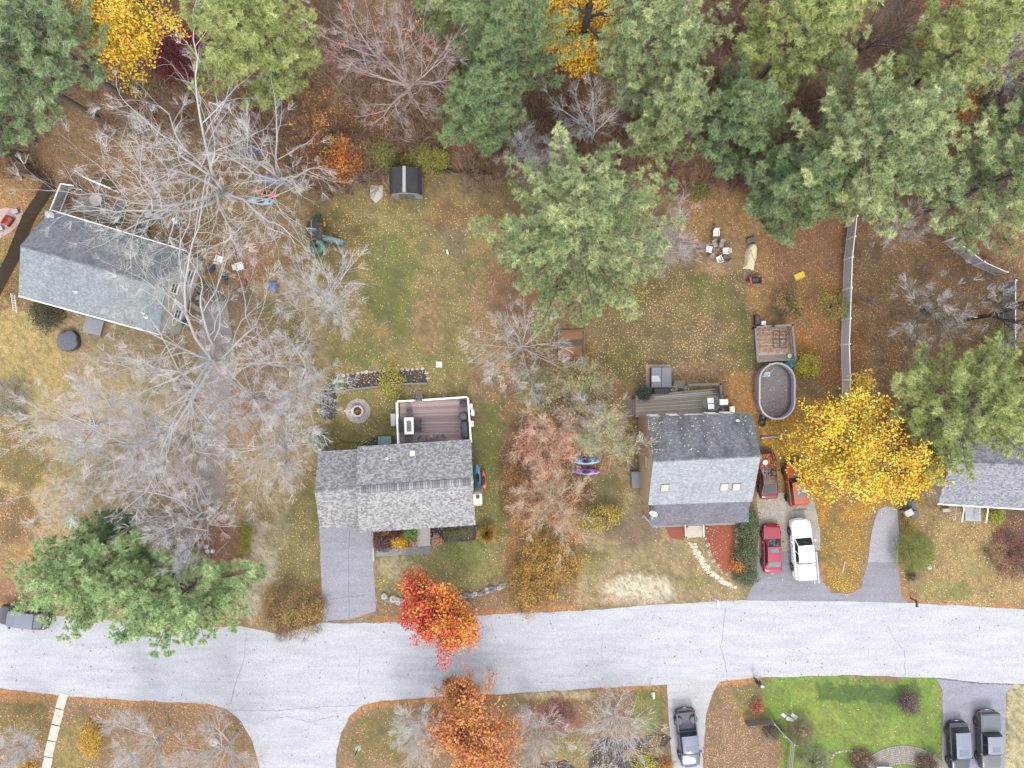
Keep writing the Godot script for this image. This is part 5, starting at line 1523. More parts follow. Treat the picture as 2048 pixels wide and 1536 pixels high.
# bare broadleaf tree; cx, cy, rpx: its crown in the photograph; hc: height of the middle of the crown
func bare_tree(label: String, cx: float, cy: float, rpx: float, ht: float, bark: Color, seed_: int, opt := {}) -> Node3D:
	rng.seed = seed_
	var hc: float = ht * opt.get("mid", 0.6)
	var at := P(cx, cy, hc)
	at.y = 0.0
	var rad := rpx * (EYE - hc) / FOCAL
	var t := thing(opt.get("name", "bare_tree"), label, opt.get("cat", "tree"), at, 0.0, opt.get("group", "leafless trees"))
	var m := VM(0.9, 0.0, "grain")
	var fork: float = ht * opt.get("fork", 0.3)
	var tilt: Vector3 = opt.get("tilt", Vector3.ZERO)
	var r0: float = opt.get("r0", ht * 0.014)
	var g := Geo.new()
	g.col = bark
	var top := Vector3(0, fork, 0) + tilt * fork
	g.tube([Vector3(0, -0.02, 0), Vector3(R(-0.05, 0.05), fork * 0.5, R(-0.05, 0.05)) + tilt * fork * 0.4, top], [r0 * 1.25, r0, r0 * 0.9], 8, false)
	part("trunk", g, m, t)
	var tips := []
	var cnt: int = opt.get("limbs", 7)
	var lv: int = opt.get("levels", 2)
	if lv == 2 and rad > 7.0 and not opt.has("leaves"):
		lv = 3
	var aim: Vector3 = opt.get("aim", Vector3.ZERO)
	for k in cnt:
		var lg := Geo.new()
		lg.col = lift(bark, R(0.85, 1.1))
		var az := TAU * k / cnt + R(-0.35, 0.35)
		var spread: float = R(0.55, 1.0) * rad
		var up: float = (ht - fork) * R(0.35, 1.0)
		if k == cnt - 1:
			spread *= 0.3
			up = ht - fork
		var d := Vector3(cos(az) * spread, up, sin(az) * spread) + aim * rad
		var start := top - Vector3.UP * R(0, fork * 0.35)
		grow(lg, start, d.normalized(), d.length() * 0.78, r0 * R(0.45, 0.75), 0, lv, tips, opt.get("wander", 0.2), opt.get("lift", 0.03))
		part("limb", lg, m, t)
	var tr := []
	var cols := []
	var keep: float = opt.get("twigs", 1.0) * (0.33 if lv < 3 else 0.13)
	var twig: Color = opt.get("twig", bark)
	for e in tips:
		if rng.randf() > keep:
			continue
		var x := upright(e[1] + Vector3(R(-0.3, 0.3), R(-0.1, 0.3), R(-0.3, 0.3)), opt.get("twig_size", 1.0) * R(0.7, 1.35))
		x.origin = e[0]
		tr.append(x)
		var f := R(0.85, 1.15)
		cols.append(Color(twig.r * f, twig.g * f, twig.b * f))
	if tr:
		var tw := many("twigs", twig_spray, VM(0.9), tr, cols, t)
		tw.set_meta("kind", "stuff")
	if opt.has("leaves"):
		leaf_crown(t, tips, opt)
	return t

func leaf_crown(t: Node3D, tips: Array, opt: Dictionary) -> void:
	var tr := []
	var cols := []
	var pal: Array = opt["leaves"]
	var per: float = opt.get("per", 2.0)
	var spread: float = opt.get("spread", 0.5)
	var grad: Array = opt.get("pal2", [])
	for e in tips:
		var cnt := int(per)
		if rng.randf() < per - cnt:
			cnt += 1
		for q in cnt:
			var s: float = opt.get("leaf_size", 1.0) * R(0.75, 1.3)
			var x := Transform3D(Basis.from_euler(Vector3(R(-0.7, 0.7), R(0, TAU), R(-0.7, 0.7))).scaled(Vector3(s, s, s)), e[0] + Vector3(R(-1, 1), R(-0.7, 0.7), R(-1, 1)) * spread)
			tr.append(x)
			var side: Vector3 = opt.get("axis", Vector3.RIGHT)
			if grad and x.origin.dot(side) + R(-1.0, 1.0) > 0.0:
				cols.append(lift(pick(grad), 1.45))
			else:
				cols.append(lift(pick(pal), 1.45))
	many("crown", opt.get("spray", leaf_spray), VM(0.75, 0.12), tr, cols, t)

# bush: leaf clumps on stems; h height, r radius in photograph pixels
func bush(called: String, label: String, cx: float, cy: float, rpx: float, h: float, pal: Array, seed_: int, opt := {}) -> Node3D:
	rng.seed = seed_
	var at := P(cx, cy, h * 0.5)
	at.y = opt.get("y", 0.0)
	var rad := rpx * EYE / FOCAL
	var sx: float = opt.get("sx", 1.0)
	var sz: float = opt.get("sz", 1.0)
	var t := thing(called, label, opt.get("cat", "shrub"), at, opt.get("yaw", 0.0), opt.get("group", ""))
	var g := Geo.new()
	var stem: Color = opt.get("stem", B(120, 105, 92))
	g.col = stem
	var tips := []
	var ns: int = opt.get("stems", 10)
	for k in ns:
		var a := R(0, TAU)
		var f := sqrt(rng.randf())
		var tip := Vector3(cos(a) * f * rad * sx, h * (1.0 - 0.45 * f * f) * R(0.75, 1.0), sin(a) * f * rad * sz)
		var midp := tip * 0.5 + Vector3(0, h * 0.12, 0) + Vector3(R(-0.1, 0.1), 0, R(-0.1, 0.1))
		g.tube([Vector3(R(-0.12, 0.12), 0, R(-0.12, 0.12)), midp, tip], [0.03, 0.02, 0.008], 4, false)
		tips.append([tip, tip.normalized()])
		tips.append([midp, tip.normalized()])
		for q in 2:
			var b := midp + Vector3(R(-1, 1), R(0.0, 0.7), R(-1, 1)) * rad * 0.45
			g.tube([midp, b], [0.014, 0.006], 3, false)
			tips.append([b, (b - midp).normalized()])
	part("stems", g, VM(0.9, 0.0, "grain"), t)
	var tr := []
	var cols := []
	var cnt: int = opt.get("n", int(40 + rad * rad * 170))
	var ls: float = opt.get("leaf_size", 1.0)
	var lump := FastNoiseLite.new()
	lump.seed = seed_
	lump.frequency = 0.8
	for k in cnt:
		var a := R(0, TAU)
		var f := sqrt(rng.randf())
		var e: float = 1.0 + opt.get("rag", 0.25) * lump.get_noise_2d(cos(a) * 2.0, sin(a) * 2.0) * 2.0
		var top := h * sqrt(maxf(0.0, 1.0 - f * f * 0.92))
		var yy := top * (1.0 - pow(rng.randf(), 2.0) * 0.75) + lump.get_noise_2d(cos(a) * f * 6.0, sin(a) * f * 6.0) * h * 0.25
		var s := ls * R(0.7, 1.25)
		tr.append(Transform3D(Basis.from_euler(Vector3(R(-0.8, 0.8), R(0, TAU), R(-0.8, 0.8))).scaled(Vector3(s, s, s)), Vector3(cos(a) * f * rad * sx * e, maxf(yy, 0.08), sin(a) * f * rad * sz * e)))
		cols.append(lift(pick(pal), 1.4))
	if tr:
		many("foliage", opt.get("spray", leaf_spray), VM(0.78, 0.08), tr, cols, t)
	if opt.get("twigs", 0) > 0:
		var tr2 := []
		var c2 := []
		var tw: Color = opt.get("twig", stem)
		for k in int(opt["twigs"]):
			var a := R(0, TAU)
			var f := sqrt(rng.randf())
			var o := Vector3(cos(a) * f * rad * sx, h * R(0.15, 0.8) * (1.0 - f * f * 0.5), sin(a) * f * rad * sz)
			var x := upright(Vector3(cos(a) * f, 0.8, sin(a) * f) + Vector3(R(-0.3, 0.3), 0, R(-0.3, 0.3)), R(0.7, 1.3) * opt.get("twig_size", 1.0))
			x.origin = o
			tr2.append(x)
			var ff := R(0.8, 1.2)
			c2.append(Color(tw.r * ff, tw.g * ff, tw.b * ff))
		var q := many("twigs", twig_spray, VM(0.9), tr2, c2, t)
		q.set_meta("kind", "stuff")
	return t

# blades fanning from a root: ornamental grass, day lilies
func clump(label: String, cx: float, cy: float, rpx: float, h: float, pal: Array, seed_: int, cnt := 160, group := "", sx := 1.0, sz := 1.0) -> Node3D:
	rng.seed = seed_
	var at := P(cx, cy, h * 0.3)
	at.y = 0
	var rad := rpx * EYE / FOCAL
	var t := thing("ornamental_grass", label, "plant", at, 0.0, group)
	var g := Geo.new()
	for k in cnt:
		var a := R(0, TAU)
		g.col = pick(pal)
		var d := Vector3(cos(a) * sx, 0, sin(a) * sz)
		var l := rad * R(0.35, 1.05)
		var p0 := d * R(0, 0.35) * rad * 0.6
		var p1 := p0 + d * l * 0.5 + Vector3.UP * h * R(0.5, 1.0)
		var p2 := p0 + d * l + Vector3.UP * h * R(0.05, 0.7)
		var w := Vector3(-d.z, 0, d.x) * R(0.012, 0.022)
		g.quad(p0 - w, p0 + w, p1 + w, p1 - w)
		g.tri(p1 - w, p1 + w, p2)
	part("blades", g, VM(0.8, 0.08), t)
	return t

# ---------------------------------------------------------------- houses; their shapes are given in the world and hung under a node at the base
func wpart(called: String, g: Geo, m: Material, parent: Node3D) -> MeshInstance3D:
	var o := part(called, g, m, parent)
	var root: Vector3 = parent.global_position
	o.position = -root
	return o

func wsub(called: String, g: Geo, m: Material, parent: Node3D) -> MeshInstance3D:   # a sub-part of a wpart: same frame
	return part(called, g, m, parent)

# a: eave left, b: eave right, c: ridge right, d: ridge left
func shingles(g: Geo, a: Vector3, b: Vector3, c: Vector3, d: Vector3, pal: Array, stain := 0.0, stain_col := Color(0.05, 0.05, 0.055), course := 0.135, tab := 0.19) -> void:
	var nr := (c - a).cross(b - a).normalized()
	if nr.y < 0.0:
		nr = -nr
	var rows := maxi(2, int(a.distance_to(d) / course))
	var noise := FastNoiseLite.new()
	noise.seed = int(a.x * 13.0 + a.z * 7.0)
	noise.frequency = 0.35
	for i in rows:
		var v0 := float(i) / rows
		var v1 := minf(1.0, (i + 1.25) / rows)
		var l0 := a.lerp(d, v0); var r0 := b.lerp(c, v0)
		var l1 := a.lerp(d, v1); var r1 := b.lerp(c, v1)
		var w := l0.distance_to(r0)
		var u := -R(0, tab) / w
		while u < 1.0:
			var u2 := u + tab * R(0.55, 1.35) / w
			var x0 := clampf(u, 0, 1)
			var x1 := clampf(u2, 0, 1)
			if x1 - x0 > 0.002:
				var lift := R(0.014, 0.022)
				var p := l0.lerp(r0, x0) + nr * lift
				var q := l0.lerp(r0, x1) + nr * lift
				var s := l1.lerp(r1, x1) + nr * 0.005
				var t := l1.lerp(r1, x0) + nr * 0.005
				var col: Color = pal[rng.randi() % pal.size()]
				var f := R(0.93, 1.07)
				col = Color(col.r * f, col.g * f, col.b * f)
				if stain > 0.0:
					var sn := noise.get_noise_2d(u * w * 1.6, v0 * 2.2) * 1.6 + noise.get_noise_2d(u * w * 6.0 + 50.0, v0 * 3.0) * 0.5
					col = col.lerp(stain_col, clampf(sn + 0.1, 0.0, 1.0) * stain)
				g.col = col
				g.quad(p, q, s, t)
				g.quad(p - nr * (0.09 if i == 0 else 0.025), q - nr * (0.09 if i == 0 else 0.025), q, p)
			u = u2

func slab(g: Geo, a: Vector3, b: Vector3, c: Vector3, d: Vector3, th: float) -> void:
	var k := Vector3.DOWN * th
	g.quad(a, b, c, d)
	g.quad(d + k, c + k, b + k, a + k)
	g.quad(a + k, b + k, b, a)
	g.quad(b + k, c + k, c, b)
	g.quad(c + k, d + k, d, c)
	g.quad(d + k, a + k, a, d)

# lapped boards between base corners a and b; out: which way the wall faces
func lap_wall(g: Geo, a: Vector3, b: Vector3, ha: float, hb: float, out: Vector3, apex := -1.0, happ := 0.0, course := 0.16) -> void:
	var y := a.y
	var top := maxf(maxf(ha, hb), happ)
	while y < top - 0.01:
		var y2 := minf(y + course, top)
		var lo := 0.0
		var hi := 1.0
		if apex >= 0.0:
			if y2 > ha: lo = apex * (y2 - ha) / (happ - ha)
			if y2 > hb: hi = 1.0 - (1.0 - apex) * (y2 - hb) / (happ - hb)
		if hi - lo > 0.01:
			var p := a.lerp(b, lo); var q := a.lerp(b, hi)
			var f := R(0.95, 1.04)
			g.col = Color(f, f, f)
			g.quad(Vector3(p.x, y, p.z) + out * 0.025, Vector3(q.x, y, q.z) + out * 0.025, Vector3(q.x, y2, q.z) + out * 0.006, Vector3(p.x, y2, p.z) + out * 0.006)
			g.quad(Vector3(p.x, y, p.z), Vector3(q.x, y, q.z), Vector3(q.x, y, q.z) + out * 0.025, Vector3(p.x, y, p.z) + out * 0.025)
		y = y2
	# the solid wall behind the boards
	g.col = Color(0.9, 0.9, 0.9)
	var k := -out * 0.15
	var pa := Vector3(a.x, ha, a.z); var pb := Vector3(b.x, hb, b.z)
	g.quad(a, b, pb, pa)
	g.quad(a + k, b + k, pb + k, pa + k)
	if apex >= 0.0:
		var m := a.lerp(b, apex)
		var pm := Vector3(m.x, happ, m.z)
		g.tri(pa, pb, pm)
		g.tri(pa + k, pb + k, pm + k)

func house_window(parent: Node3D, at: Vector3, out: Vector3, w: float, h: float, frame := Vector3(245, 245, 245), grille := true) -> void:
	var root: Vector3 = parent.global_position
	var side := Vector3.UP.cross(out).normalized()
	var bs := Basis(side, Vector3.UP, out)
	var g := Geo.new()
	var c := at + out * 0.045
	for s in [-1, 1]:
		g.boxb(c + side * s * (w * 0.5), Vector3(0.09, h + 0.18, 0.07), bs)
	g.boxb(c + Vector3.UP * (h * 0.5 + 0.045), Vector3(w - 0.09, 0.09, 0.07), bs)
	if grille:
		g.boxb(c, Vector3(w - 0.09, 0.05, 0.05), bs)
		g.boxb(c + Vector3.UP * h * 0.25, Vector3(0.03, h * 0.42, 0.04), bs)
	var o := wpart("window", g, M(frame.x, frame.y, frame.z, 0.6, 0.0, ""), parent)
	for k in 2:
		var p := Geo.new()
		p.boxb(at + out * 0.025 + Vector3.UP * (k - 0.5) * (h * 0.5), Vector3(w - 0.08, h * 0.5 - 0.05, 0.02), bs)
		wsub("pane", p, glass(), o)
	var sl := Geo.new()
	sl.boxb(c - Vector3.UP * (h * 0.5 + 0.05) + out * 0.03, Vector3(w + 0.22, 0.06, 0.15), bs)
	wsub("sill", sl, M(frame.x, frame.y, frame.z, 0.6, 0.0, ""), o)

func house_door(parent: Node3D, at: Vector3, out: Vector3, w: float, h: float, r: float, g_: float, b: float) -> void:
	var side := Vector3.UP.cross(out).normalized()
	var bs := Basis(side, Vector3.UP, out)
	var g := Geo.new()
	g.boxb(at + out * 0.03 + Vector3.UP * h * 0.5, Vector3(w, h, 0.06), bs)
	for k in 3:
		g.boxb(at + out * 0.065 + Vector3.UP * h * (0.2 + 0.3 * k), Vector3(w * 0.72, h * 0.2, 0.02), bs)
	var o := wpart("door", g, M(r, g_, b, 0.5, 0.0, ""), parent)
	var t := Geo.new()
	for s in [-1, 1]:
		t.boxb(at + out * 0.045 + side * s * (w * 0.5 + 0.05) + Vector3.UP * h * 0.5, Vector3(0.1, h, 0.09), bs)
	t.boxb(at + out * 0.045 + Vector3.UP * (h + 0.05), Vector3(w + 0.2, 0.1, 0.09), bs)
	wsub("frame", t, M(245, 245, 245, 0.6, 0.0, ""), o)
	var k2 := Geo.new()
	k2.boxb(at + out * 0.11 + side * w * 0.38 + Vector3.UP * 1.0, Vector3(0.05, 0.14, 0.08), bs)
	wsub("handle", k2, M(200, 190, 150, 0.3, 0.8, ""), o)

# a house under a gable roof. Corners of the roof in the photograph: eave 1 (left, right), ridge (left, right), eave 2 (left, right)
func gable(t: Node3D, e1: Array, rd: Array, e2: Array, he1: float, hr: float, he2: float, pal1: Array, pal2: Array, wall: Material, opt := {}) -> Dictionary:
	var a := P(e1[0].x, e1[0].y, he1); var b := P(e1[1].x, e1[1].y, he1)
	var d := P(rd[0].x, rd[0].y, hr); var c := P(rd[1].x, rd[1].y, hr)
	var e := P(e2[0].x, e2[0].y, he2); var f := P(e2[1].x, e2[1].y, he2)
	var g := Geo.new()
	var dn := Vector3.DOWN * 0.07
	slab(g, a + dn, b + dn, c + dn, d + dn, 0.12)
	slab(g, f + dn, e + dn, d + dn, c + dn, 0.12)
	var roof := wpart("roof", g, opt.get("fascia", M(235, 235, 238, 0.7, 0.0, "")), t)
	var s := Geo.new()
	shingles(s, a + Vector3.UP * 0.004, b + Vector3.UP * 0.004, c + Vector3.UP * 0.004, d + Vector3.UP * 0.004, pal1, opt.get("stain1", 0.0), opt.get("stain_col", Color(0.05, 0.05, 0.055)))
	shingles(s, f + Vector3.UP * 0.004, e + Vector3.UP * 0.004, d + Vector3.UP * 0.004, c + Vector3.UP * 0.004, pal2, opt.get("stain2", 0.0), opt.get("stain_col", Color(0.05, 0.05, 0.055)))
	var sh := wsub("shingles", s, VM(0.9, 0.0, "grain"), roof)
	sh.set_meta("kind", "stuff")
	# ridge cap
	var rc := Geo.new()
	var nseg := int(d.distance_to(c) / 0.3)
	for i in nseg:
		var p := d.lerp(c, float(i) / nseg); var q := d.lerp(c, (i + 1.15) / nseg)
		rc.col = opt.get("ridge", pal1)[rng.randi() % opt.get("ridge", pal1).size()]
		var n1 := (a - d).normalized() * 0.15; var n2 := (e - d).normalized() * 0.15
		var up := Vector3.UP * 0.035
		rc.quad(p + n1 + up, q + n1 + up, q + up * 1.3, p + up * 1.3)
		rc.quad(p + up * 1.3, q + up * 1.3, q + n2 + up, p + n2 + up)
	var rcp := wsub("ridge_cap", rc, VM(0.9, 0.0, "grain"), roof)
	rcp.set_meta("kind", "stuff")
	# walls, set in from the eaves
	var ov: float = opt.get("over", 0.35)
	var along := (Vector3(b.x, 0, b.z) - Vector3(a.x, 0, a.z)).normalized()
	var acr := (Vector3(e.x, 0, e.z) - Vector3(a.x, 0, a.z)).normalized()
	var flat := func(v: Vector3) -> Vector3: return Vector3(v.x, 0, v.z)
	var wa: Vector3 = flat.call(a) + (along + acr) * ov
	var wb: Vector3 = flat.call(b) + (-along + acr) * ov
	var we: Vector3 = flat.call(e) + (along - acr) * ov
	var wf: Vector3 = flat.call(f) + (-along - acr) * ov
	var h1 := he1 - 0.12 + (hr - he1) * ov / maxf(0.1, flat.call(a).distance_to(flat.call(d)))
	var h2 := he2 - 0.12 + (hr - he2) * ov / maxf(0.1, flat.call(e).distance_to(flat.call(d)))
	var mid: float = clampf((flat.call(d) - flat.call(a)).dot(acr) - ov, 0.1, 99.0) / wa.distance_to(we)
	var outs := [-acr, along, acr, -along]
	var w1 := Geo.new(); lap_wall(w1, wa, wb, h1, h1, -acr); wpart("wall", w1, wall, t)
	var w2 := Geo.new(); lap_wall(w2, wb, wf, h1, h2, along, mid, hr - 0.18); wpart("wall", w2, opt.get("gable_wall", wall), t)
	var w3 := Geo.new(); lap_wall(w3, we, wf, h2, h2, acr); wpart("wall", w3, wall, t)
	var w4 := Geo.new(); lap_wall(w4, wa, we, h1, h2, -along, mid, hr - 0.18); wpart("wall", w4, opt.get("gable_wall2", opt.get("gable_wall", wall)), t)
	# gutters
	for q in [[a, b, -acr, opt.get("gutter1", true)], [e, f, acr, opt.get("gutter2", true)]]:
		if q[3]:
			var gu := Geo.new()
			gu.bar(q[0] + q[2] * 0.06 - Vector3.UP * 0.07, q[1] + q[2] * 0.06 - Vector3.UP * 0.07, 0.11, 0.1)
			wsub("gutter", gu, M(238, 240, 242, 0.5, 0.0, ""), roof)
	return {"a": a, "b": b, "c": c, "d": d, "e": e, "f": f, "wa": wa, "wb": wb, "we": we, "wf": wf, "along": along, "acr": acr, "roof": roof, "h1": h1, "h2": h2}

# point on a roof slope: u along the eave, v up to the ridge
func on_slope(a: Vector3, b: Vector3, c: Vector3, d: Vector3, u: float, v: float) -> Vector3:
	return a.lerp(b, u).lerp(d.lerp(c, u), v)

func skylight(parent: Node3D, a: Vector3, b: Vector3, c: Vector3, d: Vector3, u: float, v: float, w: float, h: float, white := false) -> void:
	var o := on_slope(a, b, c, d, u, v)
	var x := (b - a).normalized()
	var z := -(d - a).normalized()
	var y := z.cross(x).normalized()
	if y.y < 0: y = -y
	var bs := Basis(x, y, z)
	var g := Geo.new()
	for s in [-1, 1]:
		g.boxb(o + x * s * w * 0.5 + y * 0.06, Vector3(0.08, 0.12, h + 0.08), bs)
		g.boxb(o + z * s * h * 0.5 + y * 0.06, Vector3(w - 0.08, 0.12, 0.08), bs)
	var f := wpart("skylight", g, M(190, 170, 160, 0.5, 0.0, ""), parent)
	var p := Geo.new()
	p.boxb(o + y * 0.07, Vector3(w - 0.07, 0.04, h - 0.07), bs)
	wsub("pane", p, M(250, 250, 252, 0.25, 0.0, "") if white else glass(), f)

func vent_pipe(parent: Node3D, o: Vector3) -> void:
	var g := Geo.new()
	g.lathe(o, [Vector2(0.16, 0.0), Vector2(0.12, 0.06), Vector2(0.06, 0.08), Vector2(0.055, 0.42), Vector2(0.03, 0.42)], 10)
	wpart("vent_pipe", g, M(245, 245, 245, 0.5, 0.0, ""), parent)

# ---------------------------------------------------------------- vehicles: x is forward
func wheel(t: Node3D, at: Vector3, r: float, w: float, rimc := Vector3(190, 192, 196)) -> void:
	var bs := Basis(Vector3.RIGHT, PI / 2)
	var hub := Node3D.new()
	hub.name = "wheel"
	t.add_child(hub, true)
	hub.position = at
	var g := Geo.new()
	g.lathe(Vector3.ZERO, [Vector2(r * 0.62, -w * 0.5), Vector2(r * 0.93, -w * 0.5), Vector2(r, -w * 0.32), Vector2(r, w * 0.32), Vector2(r * 0.93, w * 0.5), Vector2(r * 0.62, w * 0.5)], 20, bs)
	part("tyre", g, M(52, 52, 56, 0.9, 0.0, ""), hub)
	var h := Geo.new()
	var s := signf(at.z)
	h.lathe(Vector3.ZERO, [Vector2(r * 0.64, -w * 0.42), Vector2(r * 0.64, w * 0.42)], 20, bs)
	for k in 5:
		var a := TAU * k / 5.0
		h.boxb(Vector3(cos(a) * r * 0.33, sin(a) * r * 0.33, s * w * 0.36), Vector3(r * 0.6, r * 0.2, 0.04), Basis(Vector3.BACK, a))
	h.lathe(Vector3(0, 0, s * w * 0.38), [Vector2(r * 0.16, -0.03), Vector2(r * 0.14, 0.03), Vector2(0.001, 0.035)], 10, bs)
	part("rim", h, M(rimc.x, rimc.y, rimc.z, 0.35, 0.7, ""), hub)

func inset(a: Vector3, b: Vector3, c: Vector3, d: Vector3, u: float, v: float, off: Vector3) -> Array:
	var q := func(x: float, y: float) -> Vector3: return a.lerp(b, x).lerp(d.lerp(c, x), y) + off
	return [q.call(u, v), q.call(1.0 - u, v), q.call(1.0 - u, 1.0 - v), q.call(u, 1.0 - v)]

func pane(t: Node3D, called: String, q: Array, m: Material) -> void:
	var g := Geo.new()
	var k: Vector3 = (q[2] - q[0]).cross(q[1] - q[0]).normalized()
	var mid: Vector3 = (q[0] + q[1] + q[2] + q[3]) * 0.25
	if k.dot(mid - Vector3(mid.x * 0.6, 0.9, 0)) < 0.0:
		k = -k
	g.quad(q[0], q[1], q[2], q[3])
	g.quad(q[0] - k * 0.015, q[1] - k * 0.015, q[2] - k * 0.015, q[3] - k * 0.015)
	part(called, g, m, t)

# o: L length, W width, H height, belt; x of: base of windscreen wf, top of windscreen rf, top of rear window rr, base of rear window wr; deck heights
func car(called: String, label: String, category: String, px_: float, py: float, yaw: float, body: Material, o: Dictionary) -> Node3D:
	var at := P(px_, py, o.H * 0.6)
	at.y = o.get("y", 0.0) + 0.012
	var t := thing(called, label, category, at, yaw, "parked vehicles")
	var L: float = o.L; var W: float = o.W; var H: float = o.H; var belt: float = o.belt
	var nose: float = o.get("nose", belt - 0.16)
	var tail: float = o.get("tail", belt - 0.02)
	var r: float = o.get("r", 0.34)
	var rows := []
	var n := 26
	for i in n + 1:
		var u := float(i) / n
		var x := lerpf(-L / 2, L / 2, u)
		var ends := maxf(0.0, absf(u - 0.5) * 2.0 - 0.86) / 0.14
		var hw: float = W * 0.5 * (1.0 - o.get("taper", 0.2) * pow(ends, 2.0))
		if u > 0.55: hw *= 1.0 - 0.05 * (u - 0.55) / 0.45
		var top: float
		if x > o.wf:
			top = lerpf(belt, nose, pow((x - o.wf) / (L / 2 - o.wf), 1.6))
		elif x < o.wr:
			top = lerpf(belt, tail, (o.wr - x) / (o.wr + L / 2)) if not o.has("bedlow") else o.bedlow
		else:
			top = belt
		top -= 0.16 * pow(ends, 2.5)
		var lowy := 0.26 + 0.12 * pow(ends, 2.0)
		var sec := PackedVector3Array()
		for s in [-1.0, 1.0]:
			var half := [Vector2(0.80, lowy - 0.03), Vector2(0.97, lowy + 0.04), Vector2(1.0, lowy + 0.24), Vector2(0.985, top - 0.16), Vector2(0.94, top - 0.05), Vector2(0.84, top - 0.005), Vector2(0.45, top + 0.02)]
			if s > 0:
				half.reverse()
			for e in half:
				sec.push_back(Vector3(x, e.y, s * e.x * hw))
		rows.append(sec)
	var g := Geo.new()
	g.grid(rows)
	for e in [0, n]:
		var sec: PackedVector3Array = rows[e]
		var c := Vector3.ZERO
		for p in sec:
			c += p / sec.size()
		for k in sec.size():
			g.tri(c, sec[k], sec[(k + 1) % sec.size()])
	part("body", g, body, t)
	var under := Geo.new()
	under.box(Vector3(0, 0.26, 0), Vector3(L * 0.9, 0.14, W * 0.84))
	part("underbody", under, M(40, 40, 42, 0.9, 0.0, ""), t)
	# cabin
	var w0: float = W * 0.5 * 0.93
	var w1: float = W * 0.5 * o.get("roofw", 0.74)
	var b0 := Vector3(o.wf, belt, 0); var r0 := Vector3(o.rf, H - 0.03, 0)
	var b1 := Vector3(o.wr, belt, 0); var r1 := Vector3(o.rr, H - 0.03, 0)
	var Z := Vector3(0, 0, 1)
	var cab := Geo.new()
	var fb := [b0 - Z * w0 * 0.93, b0 + Z * w0 * 0.93]; var ft := [r0 - Z * w1, r0 + Z * w1]
	var bb := [b1 - Z * w0 * 0.93, b1 + Z * w0 * 0.93]; var bt := [r1 - Z * w1, r1 + Z * w1]
	var bow := Vector3(o.get("bow", 0.12), 0, 0)
	cab.quad(fb[0], fb[1], ft[1], ft[0])
	cab.quad(bb[1], bb[0], bt[0], bt[1])
	for s in 2:
		cab.quad(bb[s], fb[s], ft[s], bt[s])
	part("cabin", cab, body, t)
	var roof := Geo.new()
	var rr := []
	for i in 7:
		var u := i / 6.0
		var line := PackedVector3Array()
		for j in 7:
			var v := j / 6.0 * 2.0 - 1.0
			var x := lerpf(o.rr - 0.03, o.rf + 0.02, u)
			line.push_back(Vector3(x + bow.x * 0.5 * (1.0 - v * v) * (u - 0.35), H + 0.035 * (1.0 - v * v) + 0.02 * sin(u * PI) - 0.03 * pow(absf(v), 4.0), v * (w1 + 0.03)))
		rr.append(line)
	roof.grid(rr)
	for s in [0, 6]:
		for i in 6:
			roof.quad(rr[i][s], rr[i + 1][s], rr[i + 1][s] - Vector3(0, 0.05, 0), rr[i][s] - Vector3(0, 0.05, 0))
			roof.quad(rr[s][i], rr[s][i + 1], rr[s][i + 1] - Vector3(0, 0.05, 0), rr[s][i] - Vector3(0, 0.05, 0))
	var rf := part("roof", roof, o.get("roofm", body), t)
	var gl := glass()
	pane(t, "windscreen", inset(fb[0], fb[1], ft[1], ft[0], 0.05, 0.06, Vector3(0.02, 0.02, 0)), gl)
	pane(t, "rear_window", inset(bb[1], bb[0], bt[0], bt[1], 0.07, 0.1, Vector3(-0.02, 0.02, 0)), gl)
	for s in 2:
		var off := Z * (0.02 if s else -0.02)
		var nsw: int = o.get("side", 2)
		for k in nsw:
			var u0 := float(k) / nsw; var u1 := float(k + 1) / nsw
			var q := inset(bb[s].lerp(fb[s], u0), bb[s].lerp(fb[s], u1), bt[s].lerp(ft[s], u1), bt[s].lerp(ft[s], u0), 0.06, 0.1, off)
			pane(t, "side_window", q, gl)
	var sun: Array = o.get("sunroof", [])
	if sun:
		var sg := Geo.new()
		sg.box(Vector3(sun[0], H + 0.045, 0), Vector3(sun[1], 0.02, sun[2]), 0.0, 0.008)
		part("sunroof", sg, o.get("sunm", M(120, 130, 150, 0.15, 0.0, "")), rf)
	# lamps, mirrors, plates, bumpers
	for s in [-1.0, 1.0]:
		var hl := Geo.new()
		hl.boxb(Vector3(L / 2 - 0.26, nose - 0.09, s * W * 0.345), Vector3(0.34, 0.13, 0.24), Basis(Vector3.UP, -s * -0.45), 0.04)
		part("headlight", hl, M(235, 240, 245, 0.12, 0.0, ""), t)
		var tl := Geo.new()
		tl.boxb(Vector3(-L / 2 + 0.17, tail - 0.19, s * W * 0.385), Vector3(0.22, 0.2, 0.22), Basis(Vector3.UP, -s * 0.4), 0.04)
		part("tail_light", tl, M(205, 30, 34, 0.2, 0.0, ""), t)
		var mi := Geo.new()
		mi.lathe(Vector3(o.wf - 0.28, belt + 0.09, s * (W * 0.5 + 0.1)), [Vector2(0.02, -0.08), Vector2(0.1, -0.05), Vector2(0.11, 0.03), Vector2(0.04, 0.08), Vector2(0.001, 0.085)], 8)
		mi.bar(Vector3(o.wf - 0.26, belt + 0.02, s * W * 0.45), Vector3(o.wf - 0.28, belt + 0.06, s * (W * 0.5 + 0.05)), 0.05, 0.04)
		part("mirror", mi, o.get("mirrorm", body), t)
		for k in o.get("side", 2):
			var dh := Geo.new()
			dh.box(Vector3(lerpf(o.wr, o.wf, (k + 0.3) / o.get("side", 2)), belt - 0.13, s * W * 0.497), Vector3(0.2, 0.035, 0.04))
			part("door_handle", dh, o.get("trim", M(60, 60, 64, 0.4, 0.0, "")), t)
